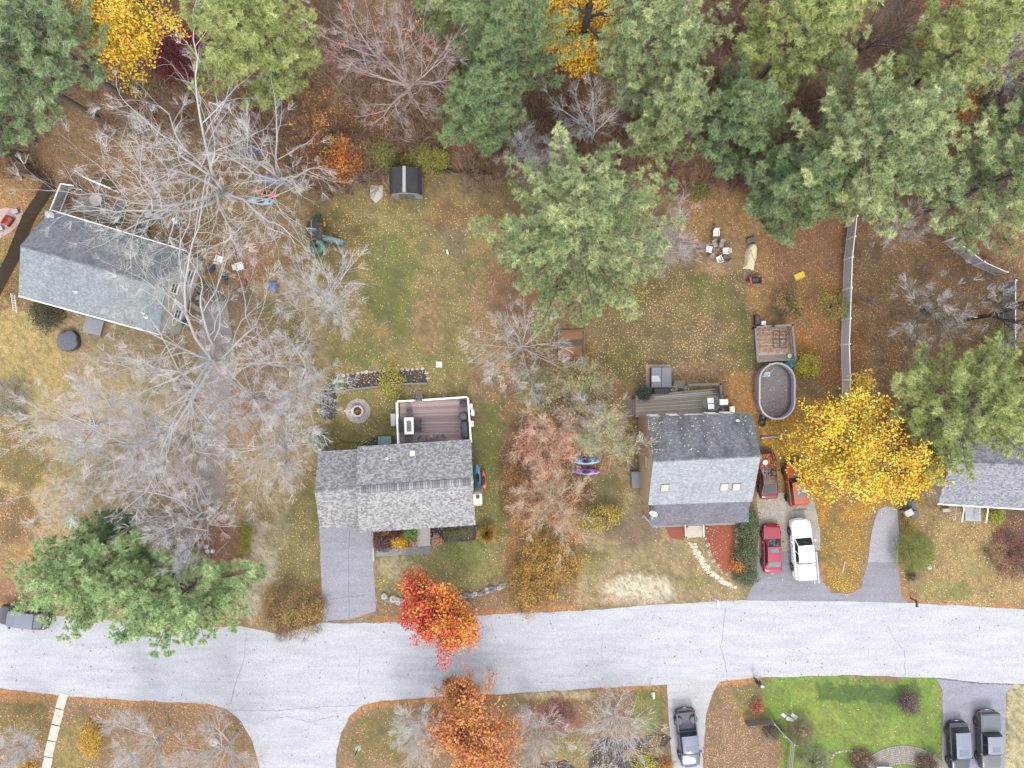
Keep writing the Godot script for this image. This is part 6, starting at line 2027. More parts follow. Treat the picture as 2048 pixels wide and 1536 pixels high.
	for s in [-1.0, 1.0]:
		var bu := Geo.new()
		var line := []
		for k in 7:
			var v := k / 6.0 * 2.0 - 1.0
			line.append(Vector3(s * (L / 2 + 0.015 - 0.16 * v * v), 0.44, v * W * 0.44))
		bu.tube(line, [0.09, 0.1, 0.1, 0.1, 0.1, 0.1, 0.09], 6)
		part("bumper", bu, o.get("bumperm", body), t)
	var pl := Geo.new()
	pl.boxb(Vector3(-L / 2 - 0.1, 0.62, 0), Vector3(0.03, 0.12, 0.3), Basis(Vector3.BACK, 0.2))
	part("licence_plate", pl, M(240, 240, 240, 0.5, 0.0, ""), t)
	var wbx: float = o.get("axle", L * 0.3)
	for sx in [-1.0, 1.0]:
		for s in [-1.0, 1.0]:
			wheel(t, Vector3(sx * wbx + o.get("ax0", 0.02), r, s * (W * 0.5 - o.get("track", 0.07))), r, 0.23, o.get("rim", Vector3(190, 192, 196)))
			var ar := Geo.new()
			var arc := []
			for k in 9:
				var a := PI * k / 8.0
				arc.append(Vector3(sx * wbx + o.get("ax0", 0.02) + cos(a) * (r + 0.07), r + sin(a) * (r + 0.05), s * (W * 0.5 - 0.02)))
			ar.tube(arc, [0.03, 0.035, 0.04, 0.04, 0.04, 0.04, 0.04, 0.035, 0.03], 5)
			part("wheel_arch", ar, o.get("archm", M(38, 38, 40, 0.7, 0.0, "")), t)
	return t

# pickup bed: x from x0 (tail) to x1 (cab)
func bed(t: Node3D, x0: float, x1: float, W: float, top: float, body: Material, cover: bool) -> void:
	var w := W * 0.5 * 0.97
	for s in [-1.0, 1.0]:
		var g := Geo.new()
		g.box(Vector3((x0 + x1) / 2, top - 0.22, s * (w - 0.06)), Vector3(x1 - x0, 0.5, 0.13), 0.0, 0.03)
		part("bed_side", g, body, t)
	var tg := Geo.new()
	tg.box(Vector3(x0 + 0.045, top - 0.22, 0), Vector3(0.09, 0.5, w * 2 - 0.26), 0.0, 0.02)
	part("tailgate", tg, body, t)
	var hb := Geo.new()
	hb.box(Vector3(x1 - 0.03, top - 0.22, 0), Vector3(0.06, 0.5, w * 2 - 0.26), 0.0, 0.01)
	part("bed_front", hb, body, t)
	if cover:
		var c := Geo.new()
		c.box(Vector3((x0 + x1) / 2 + 0.02, top + 0.025, 0), Vector3(x1 - x0 - 0.14, 0.05, w * 2 - 0.2), 0.0, 0.02)
		part("bed_cover", c, M(112, 118, 134, 0.75, 0.0, "grain", 1.0), t)
	else:
		var f := Geo.new()
		f.box(Vector3((x0 + x1) / 2, top - 0.4, 0), Vector3(x1 - x0 - 0.14, 0.04, w * 2 - 0.26))
		for k in 9:
			f.box(Vector3((x0 + x1) / 2, top - 0.37, lerpf(-w + 0.25, w - 0.25, k / 8.0)), Vector3(x1 - x0 - 0.2, 0.025, 0.07))
		part("bed_floor", f, M(118, 116, 124, 0.8, 0.0, "grain", 1.0), t)
		for s in [-1.0, 1.0]:
			var wa := Geo.new()
			wa.lathe(Vector3((x0 + x1) / 2 - 0.05, top - 0.36, s * (w - 0.2)), [Vector2(0.4, 0), Vector2(0.38, 0.16), Vector2(0.3, 0.2), Vector2(0.001, 0.21)], 14)
			part("wheel_housing", wa, M(100, 102, 112, 0.7, 0.0, ""), t)

# ---------------------------------------------------------------- yard things
func vinyl_fence(label: String, pts: Array, h: float, m: Material, cap: Material, panel_len := 2.4) -> Node3D:
	var q := px(pts)
	var t := thing("privacy_fence", label, "fence", q[0])
	for i in q.size() - 1:
		var l: float = q[i].distance_to(q[i + 1])
		var k := maxi(1, int(round(l / panel_len)))
		for e in k:
			var a: Vector3 = q[i].lerp(q[i + 1], float(e) / k)
			var b: Vector3 = q[i].lerp(q[i + 1], float(e + 1) / k)
			var d := (b - a).normalized()
			var g := Geo.new()
			var up := Vector3.UP
			g.bar(a + up * (h * 0.5 + 0.02), b + up * (h * 0.5 + 0.02), 0.035, h - 0.12)
			var pn := wpart("panel", g, m, t)
			var rl := Geo.new()
			rl.bar(a + d * 0.05 + up * (h - 0.03), b - d * 0.05 + up * (h - 0.03), 0.06, 0.09)
			rl.bar(a + d * 0.05 + up * 0.1, b - d * 0.05 + up * 0.1, 0.05, 0.1)
			wsub("rail", rl, cap, pn)
			var ps := Geo.new()
			ps.box(a + up * (h * 0.5 + 0.05), Vector3(0.12, h + 0.1, 0.12), -atan2(d.z, d.x))
			ps.box(a + up * (h + 0.12), Vector3(0.16, 0.05, 0.16), -atan2(d.z, d.x), 0.02)
			wpart("post", ps, cap, t)
	var last: Vector3 = q[-1]
	var pe := Geo.new()
	pe.box(last + Vector3.UP * (h * 0.5 + 0.05), Vector3(0.12, h + 0.1, 0.12))
	wpart("post", pe, cap, t)
	return t

func board_fence(called: String, label: String, pts: Array, h: float, m: Material, bw := 0.14) -> Node3D:
	var q := px(pts)
	var t := thing(called, label, "fence", q[0])
	for i in q.size() - 1:
		var l: float = q[i].distance_to(q[i + 1])
		var k := maxi(1, int(l / (bw + 0.008)))
		var d: Vector3 = (q[i + 1] - q[i]).normalized()
		var yaw := -atan2(d.z, d.x)
		for e in k:
			var g := Geo.new()
			var hh := h + R(-0.02, 0.02)
			g.box(Vector3(0, hh * 0.5, 0), Vector3(bw, hh, 0.022))
			var o := part("board", g, m, t)
			o.position = q[i].lerp(q[i + 1], (e + 0.5) / k) - q[0]
			o.rotation.y = yaw
		var rl := Geo.new()
		var sd := Vector3(-d.z, 0, d.x) * 0.045
		for y in [0.35, h - 0.3]:
			rl.bar(q[i] + Vector3.UP * y + sd, q[i + 1] + Vector3.UP * y + sd, 0.05, 0.09)
		wpart("rail", rl, m, t)
		for e in int(l / 2.4) + 1:
			var ps := Geo.new()
			ps.box(q[i] + d * minf(e * 2.4, l) + sd * 2.4 + Vector3.UP * h * 0.48, Vector3(0.09, h * 0.96, 0.09), yaw)
			wpart("post", ps, m, t)
	return t

# deck of separate boards on a frame; corners in photograph pixels, boards run from the first edge to the opposite one
func deck(t: Node3D, c: Array, h: float, bw: float, cols: Array, rough := 0.8) -> void:
	var q := []
	for p in c:
		q.append(P(p.x, p.y, h))
	var k := int(q[0].distance_to(q[3]) / bw)
	for i in k:
		var v := (i + 0.5) / k
		var a: Vector3 = q[0].lerp(q[3], v); var b: Vector3 = q[1].lerp(q[2], v)
		var g := Geo.new()
		g.bar(a - Vector3.UP * 0.018, b - Vector3.UP * (0.018 + R(0, 0.004)), bw - 0.008, 0.036)
		var cc: Vector3 = cols[rng.randi() % cols.size()]
		wpart("deck_board", g, M(cc.x, cc.y, cc.z, rough, 0.0, "streak", 1.2), t)
	var f := Geo.new()
	for i in 4:
		var a: Vector3 = q[i]; var b: Vector3 = q[(i + 1) % 4]
		f.bar(a - Vector3.UP * 0.16, b - Vector3.UP * 0.16, 0.05, 0.24)
	wpart("frame", f, M(cols[0].x, cols[0].y, cols[0].z, rough, 0.0, "streak", 1.2), t)
	for i in 4:
		var a: Vector3 = q[i]; var b: Vector3 = q[(i + 1) % 4]
		for e in 3:
			var p := a.lerp(b, e / 3.0)
			var ps := Geo.new()
			ps.box(Vector3(p.x, (h - 0.06) * 0.5, p.z), Vector3(0.12, h - 0.06, 0.12))
			wpart("post", ps, M(cols[0].x, cols[0].y, cols[0].z, rough, 0.0, "streak", 1.2), t)

func railing(t: Node3D, pts: Array, h0: float, h1: float, m: Material, topw := 0.12, gap := 0.13) -> void:
	for i in pts.size() - 1:
		var a: Vector3 = pts[i]; var b: Vector3 = pts[i + 1]
		var fa := Vector3(a.x, h1, a.z); var fb := Vector3(b.x, h1, b.z)
		var g := Geo.new()
		g.bar(fa, fb, topw, 0.05)
		g.bar(Vector3(a.x, h0 + 0.1, a.z), Vector3(b.x, h0 + 0.1, b.z), 0.05, 0.06)
		var o := wpart("rail", g, m, t)
		var k := int(fa.distance_to(fb) / gap)
		for e in range(1, k):
			var p := a.lerp(b, float(e) / k)
			var s := Geo.new()
			s.box(Vector3(p.x, (h0 + h1) * 0.5 + 0.04, p.z), Vector3(0.035, h1 - h0 - 0.12, 0.035))
			wsub("baluster", s, m, o)
		for e in 2:
			var p2: Vector3 = a if e == 0 else b
			var ps := Geo.new()
			ps.box(Vector3(p2.x, (h0 + h1) * 0.5 + 0.03, p2.z), Vector3(0.13, h1 - h0 + 0.16, 0.13))
			wpart("post", ps, m, t)

func kayak(label: String, a: Vector3, b: Vector3, w: float, m: Material, group: String, extra: Material = null, roll := 0.0) -> Node3D:
	var d := b - a
	var t := thing("kayak", label, "kayak", (a + b) * 0.5 , -atan2(d.z, d.x), group)
	t.rotation.x = roll
	var L := Vector2(d.x, d.z).length()
	t.rotation.z = 0.0
	var rows := []
	for i in 19:
		var u := i / 18.0 * 2.0 - 1.0
		var hw := w * 0.5 * pow(maxf(0.0, 1.0 - pow(absf(u), 2.4)), 0.8) + 0.012
		var sheer := 0.06 * u * u
		var ring := PackedVector3Array()
		for k in 12:
			var an := TAU * k / 12.0
			var y := sin(an) * (0.13 if sin(an) < 0 else 0.09) * (0.35 + 0.65 * hw / (w * 0.5))
			ring.push_back(Vector3(u * L * 0.5, 0.16 + sheer + y, cos(an) * hw))
		rows.append(ring)
	var g := Geo.new()
	g.grid(rows, true)
	part("hull", g, m, t)
	var cw := Geo.new()
	var rim := []
	for k in 17:
		var an := TAU * k / 16.0
		rim.append(Vector3(cos(an) * 0.42 - 0.05, 0.26, sin(an) * w * 0.27))
	var rr := []
	rr.resize(17)
	rr.fill(0.025)
	cw.tube(rim, rr, 5, false)
	part("cockpit_rim", cw, M(52, 52, 58, 0.6, 0.0, ""), t)
	var ck := Geo.new()
	ck.lathe(Vector3(-0.05, 0.245, 0), [Vector2(0.001, 0.012), Vector2(1.0, 0.012)], 16, Basis.from_scale(Vector3(0.4, 1, w * 0.26)))
	part("cockpit", ck, M(46, 44, 50, 0.8, 0.0, ""), t)
	var st := Geo.new()
	st.box(Vector3(-0.22, 0.29, 0), Vector3(0.12, 0.16, w * 0.36), 0.0, 0.04)
	part("seat", st, M(58, 56, 62, 0.8, 0.0, ""), t)
	if extra:
		var hx := Geo.new()
		hx.lathe(Vector3(L * 0.3, 0.262, 0), [Vector2(0.13, 0), Vector2(0.12, 0.02), Vector2(0.001, 0.025)], 12)
		part("hatch", hx, extra, t)
	return t

func chair(label: String, at: Vector3, yaw: float, m: Material, group: String, fr: Material = null) -> Node3D:
	var t := thing("garden_chair", label, "chair", at, yaw, group)
	var g := Geo.new()
	for k in 5:
		g.box(Vector3(-0.2 + k * 0.1, 0.42, 0), Vector3(0.085, 0.025, 0.48))
	part("seat", g, m, t)
	var b := Geo.new()
	for k in 5:
		b.boxb(Vector3(-0.29 - k * 0.035, 0.52 + k * 0.1, 0), Vector3(0.025, 0.085, 0.46), Basis(Vector3.BACK, 0.3))
	part("backrest", b, m, t)
	var fm: Material = fr if fr else m
	for s in [-1, 1]:
		for e in [-1, 1]:
			var l := Geo.new()
			l.bar(Vector3(e * 0.24, 0, s * 0.25), Vector3(e * 0.21, 0.43 if e < 0 else 0.62, s * 0.25), 0.04, 0.04)
			part("leg", l, fm, t)
		var ar := Geo.new()
		ar.bar(Vector3(0.25, 0.63, s * 0.26), Vector3(-0.3, 0.66, s * 0.26), 0.07, 0.03)
		part("armrest", ar, fm, t)
	return t

func table(called: String, label: String, at: Vector3, yaw: float, s: Vector3, m: Material, inlay: Material = null, group := "") -> Node3D:
	var t := thing(called, label, "table", at, yaw, group)
	var g := Geo.new()
	g.box(Vector3(0, s.y - 0.025, 0), Vector3(s.x, 0.05, s.z), 0.0, 0.01)
	var tp := part("tabletop", g, m, t)
	if inlay:
		var i := Geo.new()
		i.box(Vector3(0, s.y + 0.012, 0), Vector3(s.x * 0.66, 0.024, s.z * 0.5), 0.0, 0.006)
		part("inlay", i, inlay, tp)
	for a in [-1, 1]:
		for b in [-1, 1]:
			var l := Geo.new()
			l.box(Vector3(a * (s.x * 0.5 - 0.06), (s.y - 0.05) * 0.5, b * (s.z * 0.5 - 0.06)), Vector3(0.06, s.y - 0.05, 0.06))
			part("leg", l, m, t)
	return t

# lumpy covered or draped form on a footprint: half sizes and height
func draped(called: String, label: String, category: String, at: Vector3, yaw: float, hx: float, hz: float, h: float, m: Material, seed_: int, sq := 4.0, fold := 0.05) -> Node3D:
	var t := thing(called, label, category, at, yaw)
	var n := FastNoiseLite.new()
	n.seed = seed_
	n.frequency = 1.3
	var rows := []
	for i in 13:
		var v := i / 12.0
		var ring := PackedVector3Array()
		for k in 28:
			var a := TAU * k / 28.0
			var rr := pow(pow(absf(cos(a)), sq) + pow(absf(sin(a)), sq), -1.0 / sq)
			var f := 1.0 if v < 0.55 else cos((v - 0.55) / 0.45 * PI * 0.5)
			var y := h * (v / 0.55 * 0.8) if v < 0.55 else h * (0.8 + 0.2 * sin((v - 0.55) / 0.45 * PI * 0.5))
			var w := n.get_noise_3d(cos(a) * 2.0, y * 1.5, sin(a) * 2.0) * fold * (1.6 - v)
			ring.push_back(Vector3(cos(a) * rr * hx * (f * (1.06 - 0.06 * v) + w * (1.0 if i < 12 else 0.0)), maxf(0.004, y + n.get_noise_2d(cos(a) * f * 3.0, sin(a) * f * 3.0) * fold * h * (1.0 if v > 0.3 else 0.0)), sin(a) * rr * hz * (f * (1.06 - 0.06 * v) + w * (1.0 if i < 12 else 0.0))))
		rows.append(ring)
	var g := Geo.new()
	g.grid(rows, true)
	part("cover", g, m, t)
	return t

func stone_mesh(seed_: int) -> ArrayMesh:
	rng.seed = seed_
	var rows := []
	var n := FastNoiseLite.new()
	n.seed = seed_
	n.frequency = 0.7
	for i in 6:
		var v := i / 5.0
		var ring := PackedVector3Array()
		for k in 9:
			var a := TAU * k / 9.0
			var r := sqrt(maxf(0.0, 1.0 - pow(v * 1.0, 3.0))) * (0.5 + 0.2 * n.get_noise_3d(cos(a) * 1.5, v, sin(a) * 1.5))
			ring.push_back(Vector3(cos(a) * r, v * 0.62 + 0.1 * n.get_noise_2d(cos(a), sin(a)) * v, sin(a) * r))
		rows.append(ring)
	var g := Geo.new()
	g.grid(rows, true)
	return g.mesh()

var stones := []
func stone_parts(t: Node3D, pts: Array, size: Vector2, flat_: float, pal: Array, called := "stone") -> void:
	if stones.is_empty():
		for k in 6:
			stones.append(stone_mesh(900 + k))
	for p in pts:
		var s := R(size.x, size.y)
		var c: Vector3 = pal[rng.randi() % pal.size()]
		var o := partm(called, stones[rng.randi() % 6], M(c.x, c.y, c.z, 0.92, 0.0, "blotch", 0.9), t, p - t.position, Basis(Vector3.UP, R(0, TAU)).scaled(Vector3(s, s * flat_, s * R(0.7, 1.0))))
		o.name = o.name

func along(pts: Array, step: float, jit := 0.05) -> Array:
	var out := []
	var q := px(pts)
	for i in q.size() - 1:
		var l: float = q[i].distance_to(q[i + 1])
		var k := maxi(1, int(l / step))
		for e in k:
			out.append(q[i].lerp(q[i + 1], (e + 0.5) / k) + Vector3(R(-jit, jit), 0, R(-jit, jit)))
	return out

func simple_box(called: String, label: String, category: String, at: Vector3, yaw: float, s: Vector3, m: Material, lid: Material, group := "") -> Node3D:
	var t := thing(called, label, category, at, yaw, group)
	var g := Geo.new()
	g.box(Vector3(0, s.y * 0.44, 0), Vector3(s.x * 0.94, s.y * 0.88, s.z * 0.94))
	part("body", g, m, t)
	var l := Geo.new()
	l.box(Vector3(0, s.y * 0.94, 0), Vector3(s.x, s.y * 0.12, s.z), 0.0, minf(s.y * 0.05, 0.03))
	var lo := part("lid", l, lid, t)
	var h := Geo.new()
	h.box(Vector3(s.x * 0.5 + 0.015, s.y * 0.9, 0), Vector3(0.03, 0.04, s.z * 0.3))
	part("handle", h, m, lo)
	return t

func wheelie_bin(label: String, at: Vector3, yaw: float, m: Material, lid: Material, group := "") -> Node3D:
	var t := thing("wheeled_bin", label, "bin", at, yaw, group)
	var g := Geo.new()
	var lo := []
	var hi := []
	for q in [Vector2(-1, -1), Vector2(1, -1), Vector2(1, 1), Vector2(-1, 1)]:
		lo.append(Vector3(q.x * 0.24, 0.06, q.y * 0.22))
		hi.append(Vector3(q.x * 0.33, 0.98, q.y * 0.29))
	for i in 4:
		g.quad(lo[i], lo[(i + 1) % 4], hi[(i + 1) % 4], hi[i])
	g.quad(lo[3], lo[2], lo[1], lo[0])
	part("body", g, m, t)
	var l := Geo.new()
	l.boxb(Vector3(0.01, 1.02, 0), Vector3(0.74, 0.07, 0.64), Basis(Vector3.BACK, 0.06), 0.03)
	part("lid", l, lid, t)
	var h := Geo.new()
	h.tube([Vector3(-0.4, 0.98, -0.24), Vector3(-0.4, 0.98, 0.24)], [0.022, 0.022], 6)
	part("handle", h, m, t)
	for s in [-1, 1]:
		var w := Geo.new()
		w.lathe(Vector3(-0.26, 0.11, s * 0.27), [Vector2(0.02, -0.03), Vector2(0.11, -0.03), Vector2(0.11, 0.03), Vector2(0.02, 0.03)], 12, Basis(Vector3.RIGHT, PI / 2))
		part("wheel", w, M(40, 40, 42, 0.9, 0.0, ""), t)
	return t

func mailbox(label: String, at: Vector3, yaw: float, m: Material, post: Material) -> Node3D:
	var t := thing("mailbox", label, "mailbox", at, yaw, "mailboxes along the street")
	var g := Geo.new()
	g.box(Vector3(0, 0.55, 0), Vector3(0.11, 1.1, 0.11))
	g.bar(Vector3(-0.15, 1.0, 0), Vector3(0.45, 1.0, 0), 0.09, 0.09)
	part("post", g, post, t)
	var rows := []
	for i in 2:
		var ring := PackedVector3Array()
		for k in 13:
			var a := PI * k / 12.0
			ring.push_back(Vector3(0.0 + i * 0.52, 1.17 + sin(a) * 0.11, cos(a) * 0.1))
		rows.append(ring)
	var b := Geo.new()
	b.grid(rows)
	b.box(Vector3(0.26, 1.11, 0), Vector3(0.52, 0.12, 0.2))
	for e in [0, 1]:
		for k in range(1, 12):
			b.tri(rows[e][0], rows[e][k], rows[e][k + 1])
	part("box", b, m, t)
	var f := Geo.new()
	f.box(Vector3(0.35, 1.24, 0.115), Vector3(0.04, 0.16, 0.015))
	part("flag", f, M(200, 40, 36, 0.6, 0.0, ""), t)
	return t

func person(label: String, at: Vector3, yaw: float) -> void:
	var t := thing("person", label, "person", at, yaw)
	# joints: standing, leaning forward a little, both hands on the tube of a blower held to one side (x forward, z right)
	var J := {"pel": Vector3(0, 0.95, 0), "che": Vector3(0.1, 1.32, 0), "nec": Vector3(0.15, 1.5, 0), "hed": Vector3(0.2, 1.64, 0)}
	var bones := [[J.pel, 0.15, J.che, 0.165], [J.che, 0.15, J.nec, 0.07], [J.nec, 0.06, J.hed, 0.08], [J.hed, 0.1, J.hed + Vector3(0.015, 0.06, 0), 0.095]]
	for s in [-1.0, 1.0]:
		var hip := Vector3(0, 0.93, s * 0.1)
		var kn := Vector3(0.06 + s * 0.06, 0.5, s * 0.12)
		var an := Vector3(s * 0.1, 0.09, s * 0.13)
		bones.append([hip, 0.105, kn, 0.07])
		bones.append([kn, 0.068, an, 0.05])
		bones.append([an + Vector3(-0.03, -0.03, 0), 0.05, an + Vector3(0.17, -0.045, s * 0.03), 0.042])
		var sh := Vector3(0.1, 1.43, s * 0.2)
		var el := Vector3(0.12 + s * 0.08, 1.16, s * 0.29)
		var wr := Vector3(0.36, 1.06, 0.2 + s * 0.08)
		bones.append([sh, 0.075, el, 0.055])
		bones.append([el, 0.052, wr, 0.04])
		bones.append([wr, 0.04, wr + Vector3(0.07, -0.02, 0), 0.04])
		for k in 4:
			var b0 := wr + Vector3(0.09, 0.0, (k - 1.5) * 0.022)
			bones.append([b0, 0.012, b0 + Vector3(0.035, -0.045 - 0.006 * (k % 2), 0), 0.011])
		bones.append([wr + Vector3(0.05, -0.01, -s * 0.03), 0.013, wr + Vector3(0.09, -0.05, -s * 0.04), 0.011])
	# smooth union of tapered bones, meshed as surface nets
	var cs := 0.028
	var lo := Vector3(-0.35, -0.03, -0.45)
	var nx := 34; var ny := 65; var nz := 33
	var fld := PackedFloat32Array()
	fld.resize(nx * ny * nz)
	fld.fill(9.0)
	for b in bones:
		var p: Vector3 = b[0]; var q: Vector3 = b[2]
		var rm: float = maxf(b[1], b[3]) + 0.09
		var a0: Vector3 = ((p.min(q) - Vector3.ONE * rm - lo) / cs).floor()
		var a1: Vector3 = ((p.max(q) + Vector3.ONE * rm - lo) / cs).ceil()
		for y in range(maxi(0, int(a0.y)), mini(ny, int(a1.y) + 1)):
			for z in range(maxi(0, int(a0.z)), mini(nz, int(a1.z) + 1)):
				for x in range(maxi(0, int(a0.x)), mini(nx, int(a1.x) + 1)):
					var w := lo + Vector3(x, y, z) * cs
					var d := q - p
					var u := clampf((w - p).dot(d) / maxf(d.length_squared(), 1e-6), 0, 1)
					var dist := w.distance_to(p + d * u) - lerpf(b[1], b[3], u)
					var k := (y * nz + z) * nx + x
					var o := fld[k]
					var h := clampf(0.5 + 0.5 * (o - dist) / 0.035, 0, 1)
					fld[k] = lerpf(o, dist, h) - 0.035 * h * (1.0 - h) if o < 8.0 else dist
	var cell := {}
	var at_ := func(x: int, y: int, z: int) -> float: return fld[(y * nz + z) * nx + x]
	for y in ny - 1:
		for z in nz - 1:
			for x in nx - 1:
				var c := Vector3.ZERO
				var cn := 0
				var vals := []
				for k in 8:
					vals.append(at_.call(x + (k & 1), y + ((k >> 1) & 1), z + (k >> 2)))
				for e in [[0, 1], [2, 3], [4, 5], [6, 7], [0, 2], [1, 3], [4, 6], [5, 7], [0, 4], [1, 5], [2, 6], [3, 7]]:
					var v0: float = vals[e[0]]; var v1: float = vals[e[1]]
					if (v0 < 0.0) != (v1 < 0.0):
						var f := v0 / (v0 - v1)
						c += Vector3(e[0] & 1, (e[0] >> 1) & 1, e[0] >> 2).lerp(Vector3(e[1] & 1, (e[1] >> 1) & 1, e[1] >> 2), f)
						cn += 1
				if cn:
					cell[Vector3i(x, y, z)] = lo + (Vector3(x, y, z) + c / cn) * cs
	var st := SurfaceTool.new()
	st.begin(Mesh.PRIMITIVE_TRIANGLES)
	st.set_smooth_group(0)
	var put := func(w: Vector3) -> void:
		var c := B(62, 66, 84)
		if w.y < 0.12: c = B(232, 230, 226)
		elif w.y < 0.93: c = B(70, 74, 92)
		elif w.x > 0.34 and w.y < 1.15: c = B(214, 120, 96)
		elif w.y > 1.53 and w.y < 1.66: c = B(214, 128, 104)
		elif w.y >= 1.66: c = B(240, 240, 238)
		st.set_color(c)
		st.add_vertex(w)
	for key in cell:
		for ax in 3:
			var e := Vector3i(1 if ax == 0 else 0, 1 if ax == 1 else 0, 1 if ax == 2 else 0)
			var u := Vector3i(e.z, e.x, e.y)
			var w := Vector3i(e.y, e.z, e.x)
			if not (cell.has(key - u) and cell.has(key - w) and cell.has(key - u - w)):
				continue
			var n0: Vector3i = key + e
			if n0.x >= nx or n0.y >= ny or n0.z >= nz:
				continue
			var s0: bool = at_.call(key.x, key.y, key.z) < 0.0
			var s1: bool = at_.call(n0.x, n0.y, n0.z) < 0.0
			if s0 == s1:
				continue
			var q := [cell[key], cell[key - u], cell[key - u - w], cell[key - w]]
			if s0: q.reverse()
			for k in [0, 1, 2, 0, 2, 3]:
				put.call(q[k])
	st.generate_normals()
	partm("body", st.commit(), VM(0.85), t)
	var cap := Geo.new()
	cap.lathe(Vector3(0.2, 1.71, 0), [Vector2(0.115, 0), Vector2(0.108, 0.05), Vector2(0.07, 0.095), Vector2(0.001, 0.11)], 14)
	cap.boxb(Vector3(0.34, 1.71, 0), Vector3(0.13, 0.015, 0.16), Basis(Vector3.BACK, -0.2), 0.006)
	part("cap", cap, M(244, 244, 242, 0.8, 0.0, ""), t)

